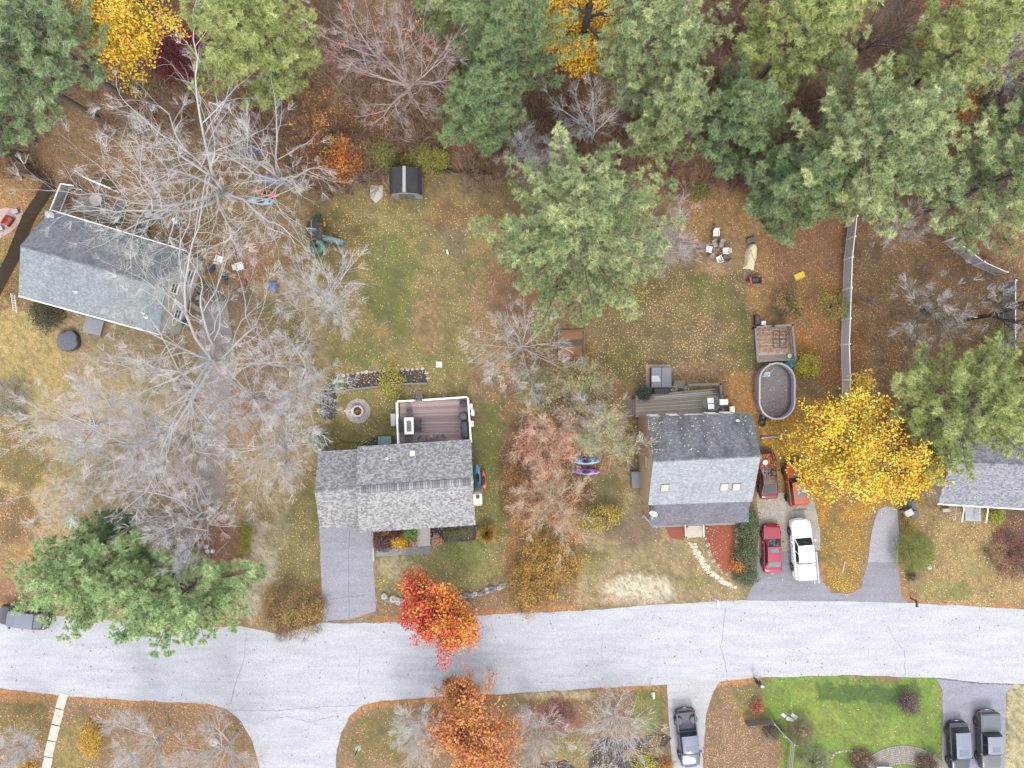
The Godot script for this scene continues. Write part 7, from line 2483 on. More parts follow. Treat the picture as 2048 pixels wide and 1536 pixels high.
func build_yards() -> void:
	rng.seed = 700
	var white := M(248, 248, 250, 0.6, 0.0, "")
	var charcoal := M(62, 64, 72, 0.75, 0.0, "grain", 1.0)
	var wgrey := M(150, 148, 150, 0.85, 0.0, "streak", 1.0)
	# ------------------------------------------------ deck of the grey house
	var dk := thing("deck", "reddish-brown board deck with white railing behind grey house", "deck", P(870, 840))
	deck(dk, [V(800, 803), V(937, 797), V(942, 884), V(800, 886)], 0.85, 0.145, [Vector3(198, 170, 170), Vector3(188, 160, 162), Vector3(208, 182, 180), Vector3(180, 154, 156), Vector3(216, 194, 192)])
	var rh := 1.85
	railing(dk, [P(796, 888, rh), P(793, 803, rh), P(827, 801, rh)], 0.86, rh, white, 0.15)
	railing(dk, [P(846, 800, rh), P(936, 794, rh), P(942, 884, rh)], 0.86, rh, white, 0.15)
	for k in 4:
		var st := Geo.new()
		st.bar(P(831, 801 - k * 5.0, 0.66 - k * 0.18), P(845.5, 800 - k * 5.0, 0.66 - k * 0.18), 0.26, 0.05)
		wpart("step", st, M(160, 140, 130, 0.85, 0.0, "streak", 1.0), dk)
	bare([P(795, 798), P(942, 792), P(945, 890), P(800, 892)], 0.0)
	var dy := Vector3(0, 0.855, 0)
	var tb := table("dining_table", "white-framed patio table with dark slate inlay on the reddish deck", P(820, 851, 0.86) , PI / 2 + 0.04, Vector3(1.6, 0.72, 0.9), M(240, 238, 236, 0.6, 0.0, ""), M(104, 112, 122, 0.4, 0.0, "grain", 1.5))
	var cd := M(84, 84, 98, 0.8, 0.0, "")
	for e in [[820, 826, -PI / 2, "at upper end of"], [818, 873, PI / 2, "at lower end of"], [804, 844, 0.0, "upper left of"], [805, 858, 0.0, "lower left of"], [836, 843, PI, "upper right of"], [836, 857, PI, "lower right of"]]:
		chair("dark slatted patio chair %s the white-framed table" % e[3], P(e[0], e[1], 0.86), e[2], cd, "chairs round the patio table")
	table("side_table", "grey bench table with yellow flower pot against the grey house", P(864, 873, 0.86), 0.04, Vector3(0.85, 0.45, 0.45), M(150, 146, 152, 0.85, 0.0, "streak", 1.2))
	var fp := thing("flower_pot", "small pot of yellow flowers on the grey bench table", "flower pot", P(863, 872, 1.31))
	var fg := Geo.new()
	fg.lathe(Vector3.ZERO, [Vector2(0.001, 0), Vector2(0.06, 0), Vector2(0.09, 0.14), Vector2(0.07, 0.14)], 10)
	part("pot", fg, M(150, 90, 60, 0.8, 0.0, ""), fp)
	var ff := Geo.new()
	for k in 26:
		ff.col = pick([B(250, 216, 30), B(240, 196, 20)])
		var o := Vector3(R(-0.1, 0.1), R(0.14, 0.24), R(-0.1, 0.1))
		ff.quad(o + Vector3(-0.03, 0, -0.03), o + Vector3(0.03, 0.01, -0.03), o + Vector3(0.03, 0, 0.03), o + Vector3(-0.03, 0.01, 0.03))
	part("flowers", ff, VM(0.8, 0.1), fp)
	chair("grey slatted lounge chair left of the bench table", P(845, 879, 0.86), -0.8, M(150, 146, 150, 0.85, 0.0, ""), "lounge chairs by the wall")
	chair("grey slatted lounge chair right of the bench table", P(884, 876, 0.86), PI + 0.9, M(150, 146, 150, 0.85, 0.0, ""), "lounge chairs by the wall")
	draped("grill_cover", "covered grill with black cover nearest the grey house roof", "grill", P(930, 859, 0.86), PI / 2 + 0.06, 0.82, 0.34, 1.1, M(58, 62, 72, 0.6, 0.0, ""), 31)
	draped("grill_cover", "round covered grill in middle of deck's right rail", "grill", P(927, 832, 0.86), 0.1, 0.4, 0.38, 0.95, M(72, 74, 82, 0.6, 0.0, ""), 32, 2.6)
	draped("chair_cover", "black cover bundle in upper right deck corner", "cover", P(927, 807, 0.86), 0.5, 0.32, 0.3, 0.8, M(70, 72, 78, 0.7, 0.0, ""), 33, 2.2, 0.25)
	simple_box("storage_box", "white storage box against left side of reddish deck", "box", P(789, 839, 0.0), 0.03, Vector3(0.5, 0.75, 1.2), M(224, 226, 226, 0.6, 0.0, ""), M(232, 234, 234, 0.6, 0.0, ""))
	simple_box("storage_shed", "low green two-lid storage shed behind grey house", "shed", P(773, 880, 0.6), 0.03, Vector3(1.25, 1.1, 0.85), M(92, 140, 128, 0.7, 0.0, ""), M(108, 150, 140, 0.7, 0.0, ""))
	for e in [[943, 812, "tallest stack of"], [946, 825, "middle pair of"], [945, 847, "lowest stack of"]]:
		var q := thing("plant_stand", "small white plant stand, %s white things beside deck rail" % e[2], "stand", P(e[0], e[1], 0.0) )
		var sg := Geo.new()
		for k in 4:
			sg.box(Vector3(R(-0.06, 0.06), 0.15 + k * 0.3, R(-0.1, 0.1)), Vector3(0.22, 0.04, 0.5))
		part("shelf", sg, white, q)
		for s in [-1, 1]:
			var lg := Geo.new()
			lg.box(Vector3(0, 0.55, s * 0.2), Vector3(0.04, 1.1, 0.04))
			part("leg", lg, white, q)
	# kayaks hung on the east wall
	kayak("blue kayak hung along east wall of grey house", P(948.5, 893, 1.2) + Vector3(0.25, 0, 1.6), P(951, 985, 1.2) + Vector3(0.3, 0, 0), 0.6, M(64, 160, 214, 0.4, 0.0, ""), "kayaks against grey house", null, 0.0)
	kayak("red and yellow kayak hung along east wall of grey house", P(957, 940, 0.3) + Vector3(0.45, 0, 0), P(961, 980, 0.3) + Vector3(0.42, 0, 0), 0.5, M(222, 72, 48, 0.4, 0.0, ""), "kayaks against grey house", M(246, 190, 30, 0.5, 0.0, ""))
	# fire pit with paved ring
	var fpit := thing("fire_pit", "round stone fire pit on paved circle behind grey house", "fire pit", P(716, 822))
	for k in 44:
		for r in 3:
			var a0 := TAU * (k + 0.5 * (r % 2)) / 44.0
			var rr := 0.74 + r * 0.19
			var pg := Geo.new()
			pg.box(Vector3.ZERO, Vector3(0.18, 0.04, TAU * rr / 44.0 - 0.012))
			var c: Vector3 = [Vector3(190, 176, 178), Vector3(176, 164, 168), Vector3(200, 186, 186)][rng.randi() % 3]
			partm("paver", pg.mesh(), M(c.x, c.y, c.z, 0.9, 0.0, "blotch", 0.9), fpit, Vector3(cos(a0) * rr, 0.024, sin(a0) * rr), Basis(Vector3.UP, -a0))
	for lvl in 2:
		for k in 14:
			var a0 := TAU * (k + 0.5 * lvl) / 14.0
			var pg := Geo.new()
			pg.box(Vector3.ZERO, Vector3(0.2, 0.15, 0.215), 0.0, 0.02)
			var c: Vector3 = [Vector3(222, 216, 204), Vector3(208, 202, 192), Vector3(232, 226, 214)][rng.randi() % 3]
			partm("block", pg.mesh(), M(c.x, c.y, c.z, 0.9, 0.0, "blotch", 0.9), fpit, Vector3(cos(a0) * 0.5, 0.12 + lvl * 0.155, sin(a0) * 0.5), Basis(Vector3.UP, -a0))
	var ash := Geo.new()
	ash.lathe(Vector3(0, 0.1, 0), [Vector2(0.4, 0), Vector2(0.2, 0.06), Vector2(0.001, 0.08)], 14)
	part("ash", ash, M(96, 60, 48, 0.95, 0.0, "grain", 1.5), fpit)
	for k in 6:
		var lg := Geo.new()
		var a0 := R(0, TAU)
		lg.tube([Vector3(cos(a0), 0, sin(a0)) * 0.26 + Vector3(0, 0.2, 0), -Vector3(cos(a0), 0, sin(a0)) * 0.26 + Vector3(0, 0.24, 0)], [0.04, 0.035], 7)
		part("log", lg, M(170, 110, 84, 0.9, 0.0, "grain", 1.5), fpit)
	# mulch beds with edging
	var mulch := M(70, 64, 70, 0.97, 0.0, "grain", 0.9)
	var beds := [
		["long black mulch bed with timber edging behind grey house", [V(670, 754), V(700, 748), V(780, 741), V(850, 739), V(855, 766), V(800, 770), V(720, 776), V(650, 785), V(648, 776)]],
		["rounded black mulch bed below the long one", [V(645, 787), V(674, 785), V(673, 825), V(668, 838), V(652, 839), V(641, 830), V(640, 800)]],
		["front bed of black mulch left of landing", [V(749, 1062), V(834, 1057), V(835, 1089), V(750, 1096)]],
		["front bed of black mulch right of landing", [V(862, 1056), V(955, 1050), V(950, 1080), V(862, 1086)]],
		["black mulch strip between green shed and garage wing", [V(718, 893), V(745, 876), V(763, 872), V(762, 890)]],
		["black mulch bed around radiating bare tree at bottom", [V(1182, 1490), V(1200, 1475), V(1260, 1478), V(1330, 1468), V(1343, 1476), V(1330, 1492), V(1260, 1502), V(1240, 1530), V(1210, 1545), V(1178, 1545)]],
		["lower black mulch bed at bottom edge", [V(1235, 1528), V(1300, 1516), V(1318, 1516), V(1300, 1532), V(1260, 1550), V(1230, 1550)]],
		["small black mulch bed at bottom below crimson shrub", [V(1075, 1528), V(1130, 1520), V(1150, 1536), V(1140, 1560), V(1075, 1560)]],
	]
	for b in beds:
		var q := px(b[1])
		var o := thing("garden_bed", b[0], "garden bed", q[0])
		var g := Geo.new()
		g.poly(waver(q, 0.05), 0.0, 0.05)
		wpart("mulch", g, mulch, o)
		bare(q, 14.0, 4, 0.05)
	var tim := thing("timber_edging", "weathered timber edging along front of long mulch bed", "edging", P(720, 778))
	for e in [[V(646, 787), V(690, 781)], [V(690, 781), V(738, 775)], [V(738, 775), V(790, 770)], [V(798, 768), V(855, 767)], [V(646, 787), V(644, 802)]]:
		var g := Geo.new()
		g.bar(P(e[0].x, e[0].y) + Vector3.UP * 0.09, P(e[1].x, e[1].y) + Vector3.UP * 0.09, 0.2, 0.18)
		wpart("timber", g, M(166, 156, 146, 0.9, 0.0, "streak", 1.1), tim)
	var se := thing("stone_edging", "pale stone edging along back of long mulch bed", "edging", P(780, 742))
	stone_parts(se, along([V(672, 753), V(720, 745), V(790, 739), V(850, 738), V(856, 752), V(855, 762)], 0.42, 0.03), Vector2(0.26, 0.42), 0.5, [Vector3(206, 196, 172), Vector3(190, 184, 168), Vector3(222, 216, 204)])
	var hose := thing("garden_hose", "dark garden hose curving over lawn to the green shed", "hose", P(690, 870))
	var hp := []
	var hr := []
	for p in [V(645, 866), V(656, 863), V(666, 865), V(674, 873), V(680, 880), V(692, 885), V(706, 884), V(718, 886), V(732, 882), V(742, 875), V(756, 871), V(768, 870)]:
		hp.append(P(p.x, p.y) + Vector3.UP * 0.03)
		hr.append(0.03)
	var hg := Geo.new()
	hg.tube(hp, hr, 6)
	wpart("tube", hg, M(66, 60, 56, 0.7, 0.0, ""), hose)
	var sq := thing("paving_slab", "small white square lid on lawn above reddish deck", "lid", P(878, 729))
	for k in 4:
		var g := Geo.new()
		g.box(Vector3(-0.14 + 0.28 * (k % 2), 0.06, -0.14 + 0.28 * (k / 2)), Vector3(0.265, 0.12, 0.265), 0.0, 0.02)
		part("tile", g, M(240, 240, 242, 0.6, 0.0, ""), sq)
	# stone wall in the front yard
	var sw := thing("stone_wall", "low grey fieldstone wall behind the scarlet maple", "wall", P(880, 1190))
	var spal := [Vector3(176, 172, 176), Vector3(152, 148, 154), Vector3(200, 196, 194), Vector3(166, 162, 160), Vector3(134, 132, 138)]
	stone_parts(sw, along([V(764, 1193), V(790, 1200), V(825, 1200), V(870, 1198), V(920, 1194), V(955, 1188), V(985, 1178), V(1018, 1168)], 0.36, 0.08), Vector2(0.5, 0.85), 0.7, spal)
	stone_parts(sw, along([V(768, 1200), V(800, 1206), V(830, 1205)], 0.5, 0.1), Vector2(0.35, 0.6), 0.6, spal)
	stone_parts(sw, along([V(762, 1188), V(768, 1190)], 0.3, 0.1), Vector2(0.3, 0.5), 0.7, spal)
	# paver walk before the front bed: rows of small blocks
	var pw := thing("paver_walk", "grey cobble paver walk before front bed of grey house", "walkway", P(800, 1098))
	var pg2 := Geo.new()
	var a1 := P(750, 1099); var b1 := P(861, 1090); var c1 := P(862, 1107); var d1 := P(749, 1113)
	for r in 7:
		var kk := 22
		for k in kk:
			var u0 := (k + 0.5 * (r % 2)) / kk
			var u1 := minf(1.0, u0 + 0.92 / kk)
			var v0 := r / 7.0; var v1 := (r + 0.9) / 7.0
			var f := R(0.8, 1.05)
			pg2.col = Color(B(206, 206, 208).r * f, B(206, 206, 208).g * f, B(206, 206, 210).b * f)
			var q0 := a1.lerp(b1, u0).lerp(d1.lerp(c1, u0), v0); var q1 := a1.lerp(b1, u1).lerp(d1.lerp(c1, u1), v0)
			var q2 := a1.lerp(b1, u1).lerp(d1.lerp(c1, u1), v1); var q3 := a1.lerp(b1, u0).lerp(d1.lerp(c1, u0), v1)
			pg2.poly([q0, q1, q2, q3], 0.01, 0.05 + R(0, 0.006))
	wpart("pavers", pg2, VM(0.9, 0.0, "grain"), pw).set_meta("kind", "stuff")
	var pbd := Geo.new()
	pbd.poly([a1, b1, c1, d1], 0.0, 0.03)
	wpart("bedding", pbd, M(130, 128, 128, 0.95, 0.0, "grain"), pw)
	bare([a1, b1, c1, d1], 1.5, 4, 0.05)
	var cur := thing("edging_board", "pale edging board between driveway and front bed", "edging", P(746, 1090))
	for e in [[V(745.5, 1064), V(746.5, 1096), Vector3(206, 170, 140)], [V(746.5, 1096), V(748, 1122), Vector3(236, 232, 228)]]:
		var g := Geo.new()
		g.bar(P(e[0].x, e[0].y) + Vector3.UP * 0.1, P(e[1].x, e[1].y) + Vector3.UP * 0.1, 0.16, 0.2)
		wpart("board", g, M(e[2].x, e[2].y, e[2].z, 0.85, 0.0, "streak", 1.0), cur)
	# curved paver walk, bottom right
	var cw := thing("paver_walk", "curved grey paver walk at bottom edge of mown lawn", "walkway", P(1810, 1520))
	var cg := Geo.new()
	var ctr := P(1806, 1600)
	for r in 9:
		var rad := 3.55 + r * 0.2
		var kk := int(rad * PI / 0.24)
		for k in kk:
			var a0 := PI + PI * (k + 0.5 * (r % 2)) / kk
			var a2 := a0 + 0.9 * PI / kk
			var f := R(0.78, 1.08)
			var c := B(204, 194, 184)
			cg.col = Color(c.r * f, c.g * f, c.b * f)
			cg.poly([ctr + Vector3(cos(a0) * rad, 0, sin(a0) * rad), ctr + Vector3(cos(a2) * rad, 0, sin(a2) * rad), ctr + Vector3(cos(a2) * (rad + 0.18), 0, sin(a2) * (rad + 0.18)), ctr + Vector3(cos(a0) * (rad + 0.18), 0, sin(a0) * (rad + 0.18))], 0.0, 0.045 + R(0, 0.006))
	wpart("pavers", cg, VM(0.9, 0.0, "grain"), cw).set_meta("kind", "stuff")
	var ceb := thing("stone_edging", "ring of small stones round withered bed at bottom", "edging", P(1690, 1515))
	stone_parts(ceb, along([V(1662, 1525), V(1664, 1512), V(1675, 1503), V(1695, 1501), V(1715, 1502), V(1728, 1508)], 0.3, 0.03), Vector2(0.2, 0.32), 0.6, [Vector3(206, 196, 182), Vector3(186, 176, 166)])
	var wb := thing("bench", "pale blue bench at bottom edge beside curved paver walk", "bench", P(1764, 1534))
	var bg := Geo.new()
	for k in 4:
		bg.box(Vector3(0, 0.45, -0.2 + k * 0.13), Vector3(1.5, 0.04, 0.115))
	part("seat", bg, M(226, 232, 238, 0.7, 0.0, ""), wb)
	for s in [-1, 1]:
		var lg := Geo.new()
		lg.box(Vector3(s * 0.6, 0.21, 0), Vector3(0.08, 0.42, 0.4))
		part("leg", lg, M(200, 206, 212, 0.7, 0.0, ""), wb)
	# flagstone path of the blue-grey house
	var fsn := thing("stepping_stone_path", "curved path of pale stepping stones left of red mulch", "path", P(1420, 1120))
	var fpal := [Vector3(244, 228, 210), Vector3(232, 214, 196), Vector3(250, 240, 226), Vector3(214, 196, 180)]
	for off in [-1.0, 3.5, 8.0]:
		stone_parts(fsn, along([V(1379 + off, 1084), V(1390 + off, 1104), V(1402 + off, 1126), V(1420 + off, 1147), V(1442 + off, 1163), V(1466 + off, 1175)], 0.3, 0.07), Vector2(0.24, 0.38), 0.16, fpal)
	var rb := thing("garden_bed", "bed of bright red mulch below porch of blue-grey house", "garden bed", P(1440, 1090))
	var rg := Geo.new()
	rg.poly(waver(px([V(1412, 1050), V(1470, 1048), V(1474, 1100), V(1462, 1140), V(1450, 1150), V(1432, 1125), V(1414, 1090)]), 0.08), 0.0, 0.05)
	wpart("mulch", rg, M(178, 94, 66, 0.97, 0.0, "grain", 0.6), rb)
	var rg2 := Geo.new()
	rg2.poly(waver(px([V(1330, 1054), V(1368, 1052), V(1368, 1080), V(1340, 1076)]), 0.08), 0.0, 0.05)
	wpart("mulch", rg2, M(174, 94, 72, 0.97, 0.0, "grain", 0.6), rb)
	bare(px([V(1412, 1050), V(1470, 1048), V(1474, 1100), V(1462, 1140), V(1450, 1150), V(1432, 1125), V(1414, 1090)]), 40.0, 5, 0.05)
	var rst := thing("stone_edging", "loose pale stones edging the red mulch bed", "edging", P(1440, 1100))
	stone_parts(rst, along([V(1412, 1085), V(1424, 1115), V(1440, 1138), V(1456, 1152)], 0.5, 0.15), Vector2(0.25, 0.5), 0.4, [Vector3(206, 190, 180), Vector3(186, 176, 176)])
	stone_parts(rst, along([V(1474, 1052), V(1477, 1075), V(1474, 1100)], 0.55, 0.12), Vector2(0.3, 0.55), 0.4, [Vector3(240, 226, 216), Vector3(206, 196, 190)])
	# ------------------------------------------------ weathered deck of the blue-grey house
	var d2 := thing("deck", "weathered grey-brown deck behind blue-grey house", "deck", P(1370, 800))
	deck(d2, [V(1272, 792), V(1444, 776), V(1448, 826), V(1272, 834)], 0.6, 0.15, [Vector3(222, 210, 190), Vector3(208, 196, 178), Vector3(230, 220, 202), Vector3(196, 184, 168), Vector3(234, 226, 212)])
	railing(d2, [P(1376, 770, 1.5), P(1441, 768, 1.5), P(1447, 828, 1.5)], 0.62, 1.5, wgrey, 0.2, 0.2)
	for k in 3:
		var st := Geo.new()
		st.bar(P(1348, 774 - k * 5, 0.45 - k * 0.14), P(1370, 773 - k * 5, 0.45 - k * 0.14), 0.26, 0.05)
		wpart("step", st, M(170, 164, 146, 0.85, 0.0, "streak", 1.0), d2)
	for k in 5:
		var st := Geo.new()
		st.bar(P(1268 - k * 5, 799, 0.45 - k * 0.1), P(1269 - k * 5, 830, 0.45 - k * 0.1), 0.24, 0.05)
		wpart("side_step", st, M(156, 144, 132, 0.85, 0.0, "streak", 1.0), d2)
	bare([P(1248, 792), P(1446, 774), P(1450, 830), P(1250, 838)], 2.0, 4)
	var pot := thing("plant_pot", "dark planter under the evergreen at deck's west end", "pot", P(1287, 788, 0.6))
	var pgg := Geo.new()
	pgg.lathe(Vector3.ZERO, [Vector2(0.001, 0.01), Vector2(0.2, 0.01), Vector2(0.28, 0.35), Vector2(0.24, 0.35)], 14)
	part("body", pgg, M(70, 66, 64, 0.8, 0.0, ""), pot)
	# hot tub
	var ht := thing("hot_tub", "square hot tub under slate-grey folding cover", "hot tub", P(1319, 755), 0.0)
	var hb := Geo.new()
	hb.box(Vector3(0, 0.42, 0), Vector3(1.9, 0.84, 1.9), 0.0, 0.06)
	part("shell", hb, M(84, 84, 92, 0.8, 0.0, "streak", 1.0), ht)
	for s in [-1, 1]:
		var g := Geo.new()
		g.box(Vector3(s * 0.49, 0.9, 0), Vector3(0.97, 0.11, 1.98), 0.0, 0.05)
		part("cover_half", g, M(132, 138, 156, 0.6, 0.0, "grain", 0.8), ht)
	var pt := Geo.new()
	pt.poly([Vector3(-0.95, 0, -0.15), Vector3(-0.28, 0, -0.15), Vector3(-0.05, 0, 0.4), Vector3(-0.95, 0, 0.42)], 0.956, 0.962)
	part("patch", pt, M(226, 216, 214, 0.7, 0.0, "blotch"), ht)
	var pad := Geo.new()
	pad.box(Vector3(-0.15, 0.02, -0.1), Vector3(2.4, 0.05, 2.35))
	part("pad", pad, M(190, 176, 150, 0.9, 0.0, "blotch"), ht)
	simple_box("storage_step", "black step box in front of the hot tub", "step", P(1322, 782, 0.6), 0.02, Vector3(1.4, 0.3, 0.5), M(58, 56, 64, 0.8, 0.0, ""), M(64, 62, 72, 0.8, 0.0, "grain", 1.5))
	# round slatted table with white lids, boxes
	var rt := thing("slatted_table", "oval slatted table on weathered deck with white panels on top", "table", P(1420, 806, 0.61))
	var rim := []
	var rr := []
	for k in 25:
		var a0 := TAU * k / 24.0
		rim.append(Vector3(cos(a0) * 0.86, 0.72, sin(a0) * 0.7))
		rr.append(0.035)
	var g1 := Geo.new()
	g1.tube(rim, rr, 6, false)
	part("rim", g1, M(186, 176, 164, 0.8, 0.0, ""), rt)
	for k in 13:
		var x := lerpf(-0.78, 0.78, k / 12.0)
		var zz := 0.7 * sqrt(1.0 - pow(x / 0.88, 2.0))
		var g := Geo.new()
		g.box(Vector3(x, 0.71, 0), Vector3(0.065, 0.03, zz * 2.0))
		part("slat", g, M(190, 180, 170, 0.8, 0.0, ""), rt)
	for k in 4:
		var g := Geo.new()
		var a0 := TAU * (k + 0.5) / 4.0
		g.box(Vector3(cos(a0) * 0.55, 0.35, sin(a0) * 0.45), Vector3(0.06, 0.7, 0.06))
		part("leg", g, M(160, 150, 140, 0.8, 0.0, ""), rt)
	for e in [[1420.5, 801, "upper"], [1421.5, 813, "lower"]]:
		simple_box("white_box", "flat white box on the oval slatted table, %s one" % e[2], "box", P(e[0], e[1], 1.37), 0.06, Vector3(0.58, 0.1, 0.5), M(244, 250, 250, 0.5, 0.0, ""), M(248, 252, 252, 0.5, 0.0, ""))
	simple_box("white_box", "white crate standing at the deck rail beside oval table", "crate", P(1445.5, 804, 1.55), 0.04, Vector3(0.78, 0.4, 0.55), M(240, 240, 240, 0.6, 0.0, ""), M(252, 250, 248, 0.6, 0.0, ""))
	simple_box("cooler", "white cooler on the ground by deck corner", "cooler", P(1461, 819, 0.0), 0.06, Vector3(0.48, 0.5, 0.62), M(232, 234, 236, 0.6, 0.0, ""), M(246, 248, 250, 0.6, 0.0, ""))
	chair("dark wicker chair in upper right corner of weathered deck", P(1432, 781, 0.61), PI * 0.8, M(120, 100, 84, 0.85, 0.0, "grain", 1.5), "")
	for e in [[1345, 777, "beside hot tub step"], [1370, 778, "at head of deck steps"]]:
		bush("potted_flower", "small white-flowered pot plant %s" % e[1 + 1], e[0], e[1], 5, 0.35, [B(230, 230, 222), B(150, 160, 110), B(210, 206, 190)], 800 + int(e[0]), {"n": 20, "y": 0.62, "stems": 4, "cat": "pot plant", "spray": fine_spray})
	var ant := thing("lattice_arm", "pale lattice arm lying beside a metal pipe rack", "branch", P(1570, 866))  # a lattice arm, built in the shape of a forked branch
	var ag := Geo.new()
	ag.tube([P(1556, 873, 0.1), P(1566, 868, 0.25), P(1574, 860, 0.4)], [0.05, 0.04, 0.03], 6)
	ag.tube([P(1566, 868, 0.25), P(1578, 870, 0.4)], [0.035, 0.025], 6)
	ag.tube([P(1568, 865, 0.3), P(1563, 857, 0.45)], [0.03, 0.02], 6)
	wpart("limb", ag, M(226, 220, 212, 0.8, 0.0, ""), ant)
	var pip := thing("exhaust_pipe", "grey metal pipe with flared end lying right of blue-grey house", "pipe", P(1545, 876))
	var ppg := Geo.new()
	ppg.tube([P(1522, 876, 0.14), P(1534, 875, 0.14), P(1546, 873, 0.12), P(1566, 877, 0.1)], [0.14, 0.1, 0.09, 0.05], 10)
	wpart("tube", ppg, M(196, 196, 200, 0.4, 0.4, ""), pip)
	# tyres by the pool
	for e in [[1523, 846, "lower"], [1526, 836, "upper"]]:
		var ty := thing("tyre", "black tyre lying between pool and house, %s of two" % e[2], "tyre", P(e[0], e[1]), 0.0, "tyres by the pool")
		var g := Geo.new()
		g.lathe(Vector3.ZERO, [Vector2(0.18, 0.03), Vector2(0.3, 0.0), Vector2(0.36, 0.06), Vector2(0.36, 0.16), Vector2(0.3, 0.22), Vector2(0.18, 0.19), Vector2(0.18, 0.03)], 20)
		part("tread", g, M(50, 50, 54, 0.9, 0.0, ""), ty)
	# ------------------------------------------------ oval pool and its deck
	var pool := thing("swimming_pool", "oval above-ground pool with mauve wall and dark leafy water", "pool", P(1544, 782))
	var ring_o := []
	var half := 1.85
	var pr := 1.72
	for k in 48:
		var a0 := TAU * k / 48.0
		var z := sin(a0) * pr + (0.95 if sin(a0) > 0 else -0.95)
		ring_o.append(Vector3(cos(a0) * pr * 0.98, 0, z))
	var wallr := []
	for y in [0.0, 0.7, 1.35]:
		var row := PackedVector3Array()
		for p in ring_o:
			row.push_back(p + Vector3(0, y, 0))
		wallr.append(row)
	var wg := Geo.new()
	wg.grid(wallr, true)
	var inn := []
	for y in [1.35, 0.5]:
		var row := PackedVector3Array()
		for p in ring_o:
			row.push_back(p * Vector3(0.97, 0, 0.98) + Vector3(0, y, 0))
		inn.append(row)
	wg.grid(inn, true)
	part("wall", wg, M(210, 194, 222, 0.6, 0.0, "blotch", 1.4), pool)
	var rimg := Geo.new()
	for k in 48:
		var a2: Vector3 = ring_o[k]; var b2: Vector3 = ring_o[(k + 1) % 48]
		rimg.bar(a2 + Vector3.UP * 1.37, b2 + Vector3.UP * 1.37, 0.16, 0.04)
	part("rim", rimg, M(206, 200, 208, 0.6, 0.0, ""), pool)
	var wat := Geo.new()
	wat.use_uv = true
	wat.poly(ring_o.map(func(p): return p * Vector3(0.965, 0, 0.975)), 0.0, 0.62)
	part("water", wat, M(92, 86, 94, 0.25, 0.0, "blotch", 0.8), pool)
	for k in 10:
		var a3: Vector3 = ring_o[int(k * 4.8)]
		var g := Geo.new()
		g.box(a3 * Vector3(1.04, 0, 1.04) + Vector3(0, 0.67, 0), Vector3(0.1, 1.34, 0.1))
		part("upright", g, M(200, 194, 204, 0.6, 0.0, ""), pool)
	var ptr := []
	var pcl := []
	for k in 320:
		var a0 := R(0, TAU)
		var f := sqrt(rng.randf()) * 0.94
		var p := Vector3(cos(a0) * pr * f, 0.632, sin(a0) * (pr + 0.9) * f)
		if absf(p.x) > pr * 0.9 or Vector2(p.x, maxf(0.0, absf(p.z) - 0.95)).length() > pr * 0.93:
			continue
		var s := R(0.07, 0.13)
		ptr.append(Transform3D(Basis(Vector3.UP, R(0, TAU)).scaled(Vector3(s, s, s)), p))
		pcl.append(pick([B(206, 150, 90), B(150, 130, 110), B(226, 200, 170), B(120, 90, 70)]))
	var pls := many("floating_leaves", leaf_one, VM(0.85), ptr, pcl, pool)
	pls.set_meta("kind", "stuff")
	var lad := thing("pool_ladder", "white pool ladder leaning over upper end of oval pool", "ladder", P(1536, 737, 1.1))
	for s in [-0.28, 0.28]:
		var g := Geo.new()
		g.tube([Vector3(s - 0.3, -0.4, 0.9), Vector3(s - 0.1, 0.5, 0.3), Vector3(s, 0.75, 0.0), Vector3(s + 0.02, 0.2, -0.35)], [0.03, 0.03, 0.03, 0.03], 7)
		part("rail", g, M(230, 230, 236, 0.4, 0.2, ""), lad)
	for k in 3:
		var g := Geo.new()
		g.box(Vector3(-0.2 + 0.05 * k, -0.2 + 0.25 * k, 0.75 - 0.17 * k), Vector3(0.56, 0.04, 0.16))
		part("tread", g, M(196, 200, 214, 0.5, 0.0, ""), lad)
	simple_box("skimmer_box", "white square float on the pool water", "float", P(1534, 749, 0.6), 0.4, Vector3(0.42, 0.16, 0.42), M(240, 246, 250, 0.5, 0.0, ""), M(250, 252, 254, 0.5, 0.0, ""))
	var pd := thing("pool_deck", "raised weathered deck with grey rails above the oval pool", "deck", P(1548, 686))
	deck(pd, [V(1514, 656), V(1581, 653), V(1586, 720), V(1518, 724)], 1.1, 0.15, [Vector3(176, 160, 146), Vector3(160, 146, 134), Vector3(190, 176, 162), Vector3(206, 196, 190)])
	railing(pd, [P(1516, 724, 2.1), P(1511, 655, 2.1), P(1541, 652, 2.1)], 1.12, 2.1, wgrey, 0.2, 0.16)
	railing(pd, [P(1551, 652, 2.1), P(1585, 650, 2.1), P(1591, 716, 2.1)], 1.12, 2.1, wgrey, 0.2, 0.16)
	var tl := []
	var tc := []
	for k in 420:
		var p := P(R(1517, 1583), R(658, 706), 1.1)
		p.y = 1.125 + R(0, 0.03)
		var s := R(0.09, 0.15)
		tl.append(Transform3D((Basis(Vector3.UP, R(0, TAU)) * Basis(Vector3.RIGHT, R(-0.3, 0.3))).scaled(Vector3(s, s, s)), p))
		tc.append(pick([B(222, 150, 84), B(206, 128, 70), B(236, 180, 110), B(190, 110, 64)]))
	tag(many(numbered("fallen_leaves"), leaf_one, VM(0.85), tl, tc, self), "orange leaves lying on the raised pool deck", "leaves", "", "stuff")
	var gt2 := thing("folded_gate", "grey folding frame lying on boards of the pool deck", "frame", P(1559, 679, 1.14))
	for k in 5:
		var g := Geo.new()
		g.box(Vector3(0.0, 0.05, -0.78 + k * 0.39), Vector3(1.25, 0.05, 0.05))
		part("crossbar", g, M(96, 92, 96, 0.7, 0.2, ""), gt2)
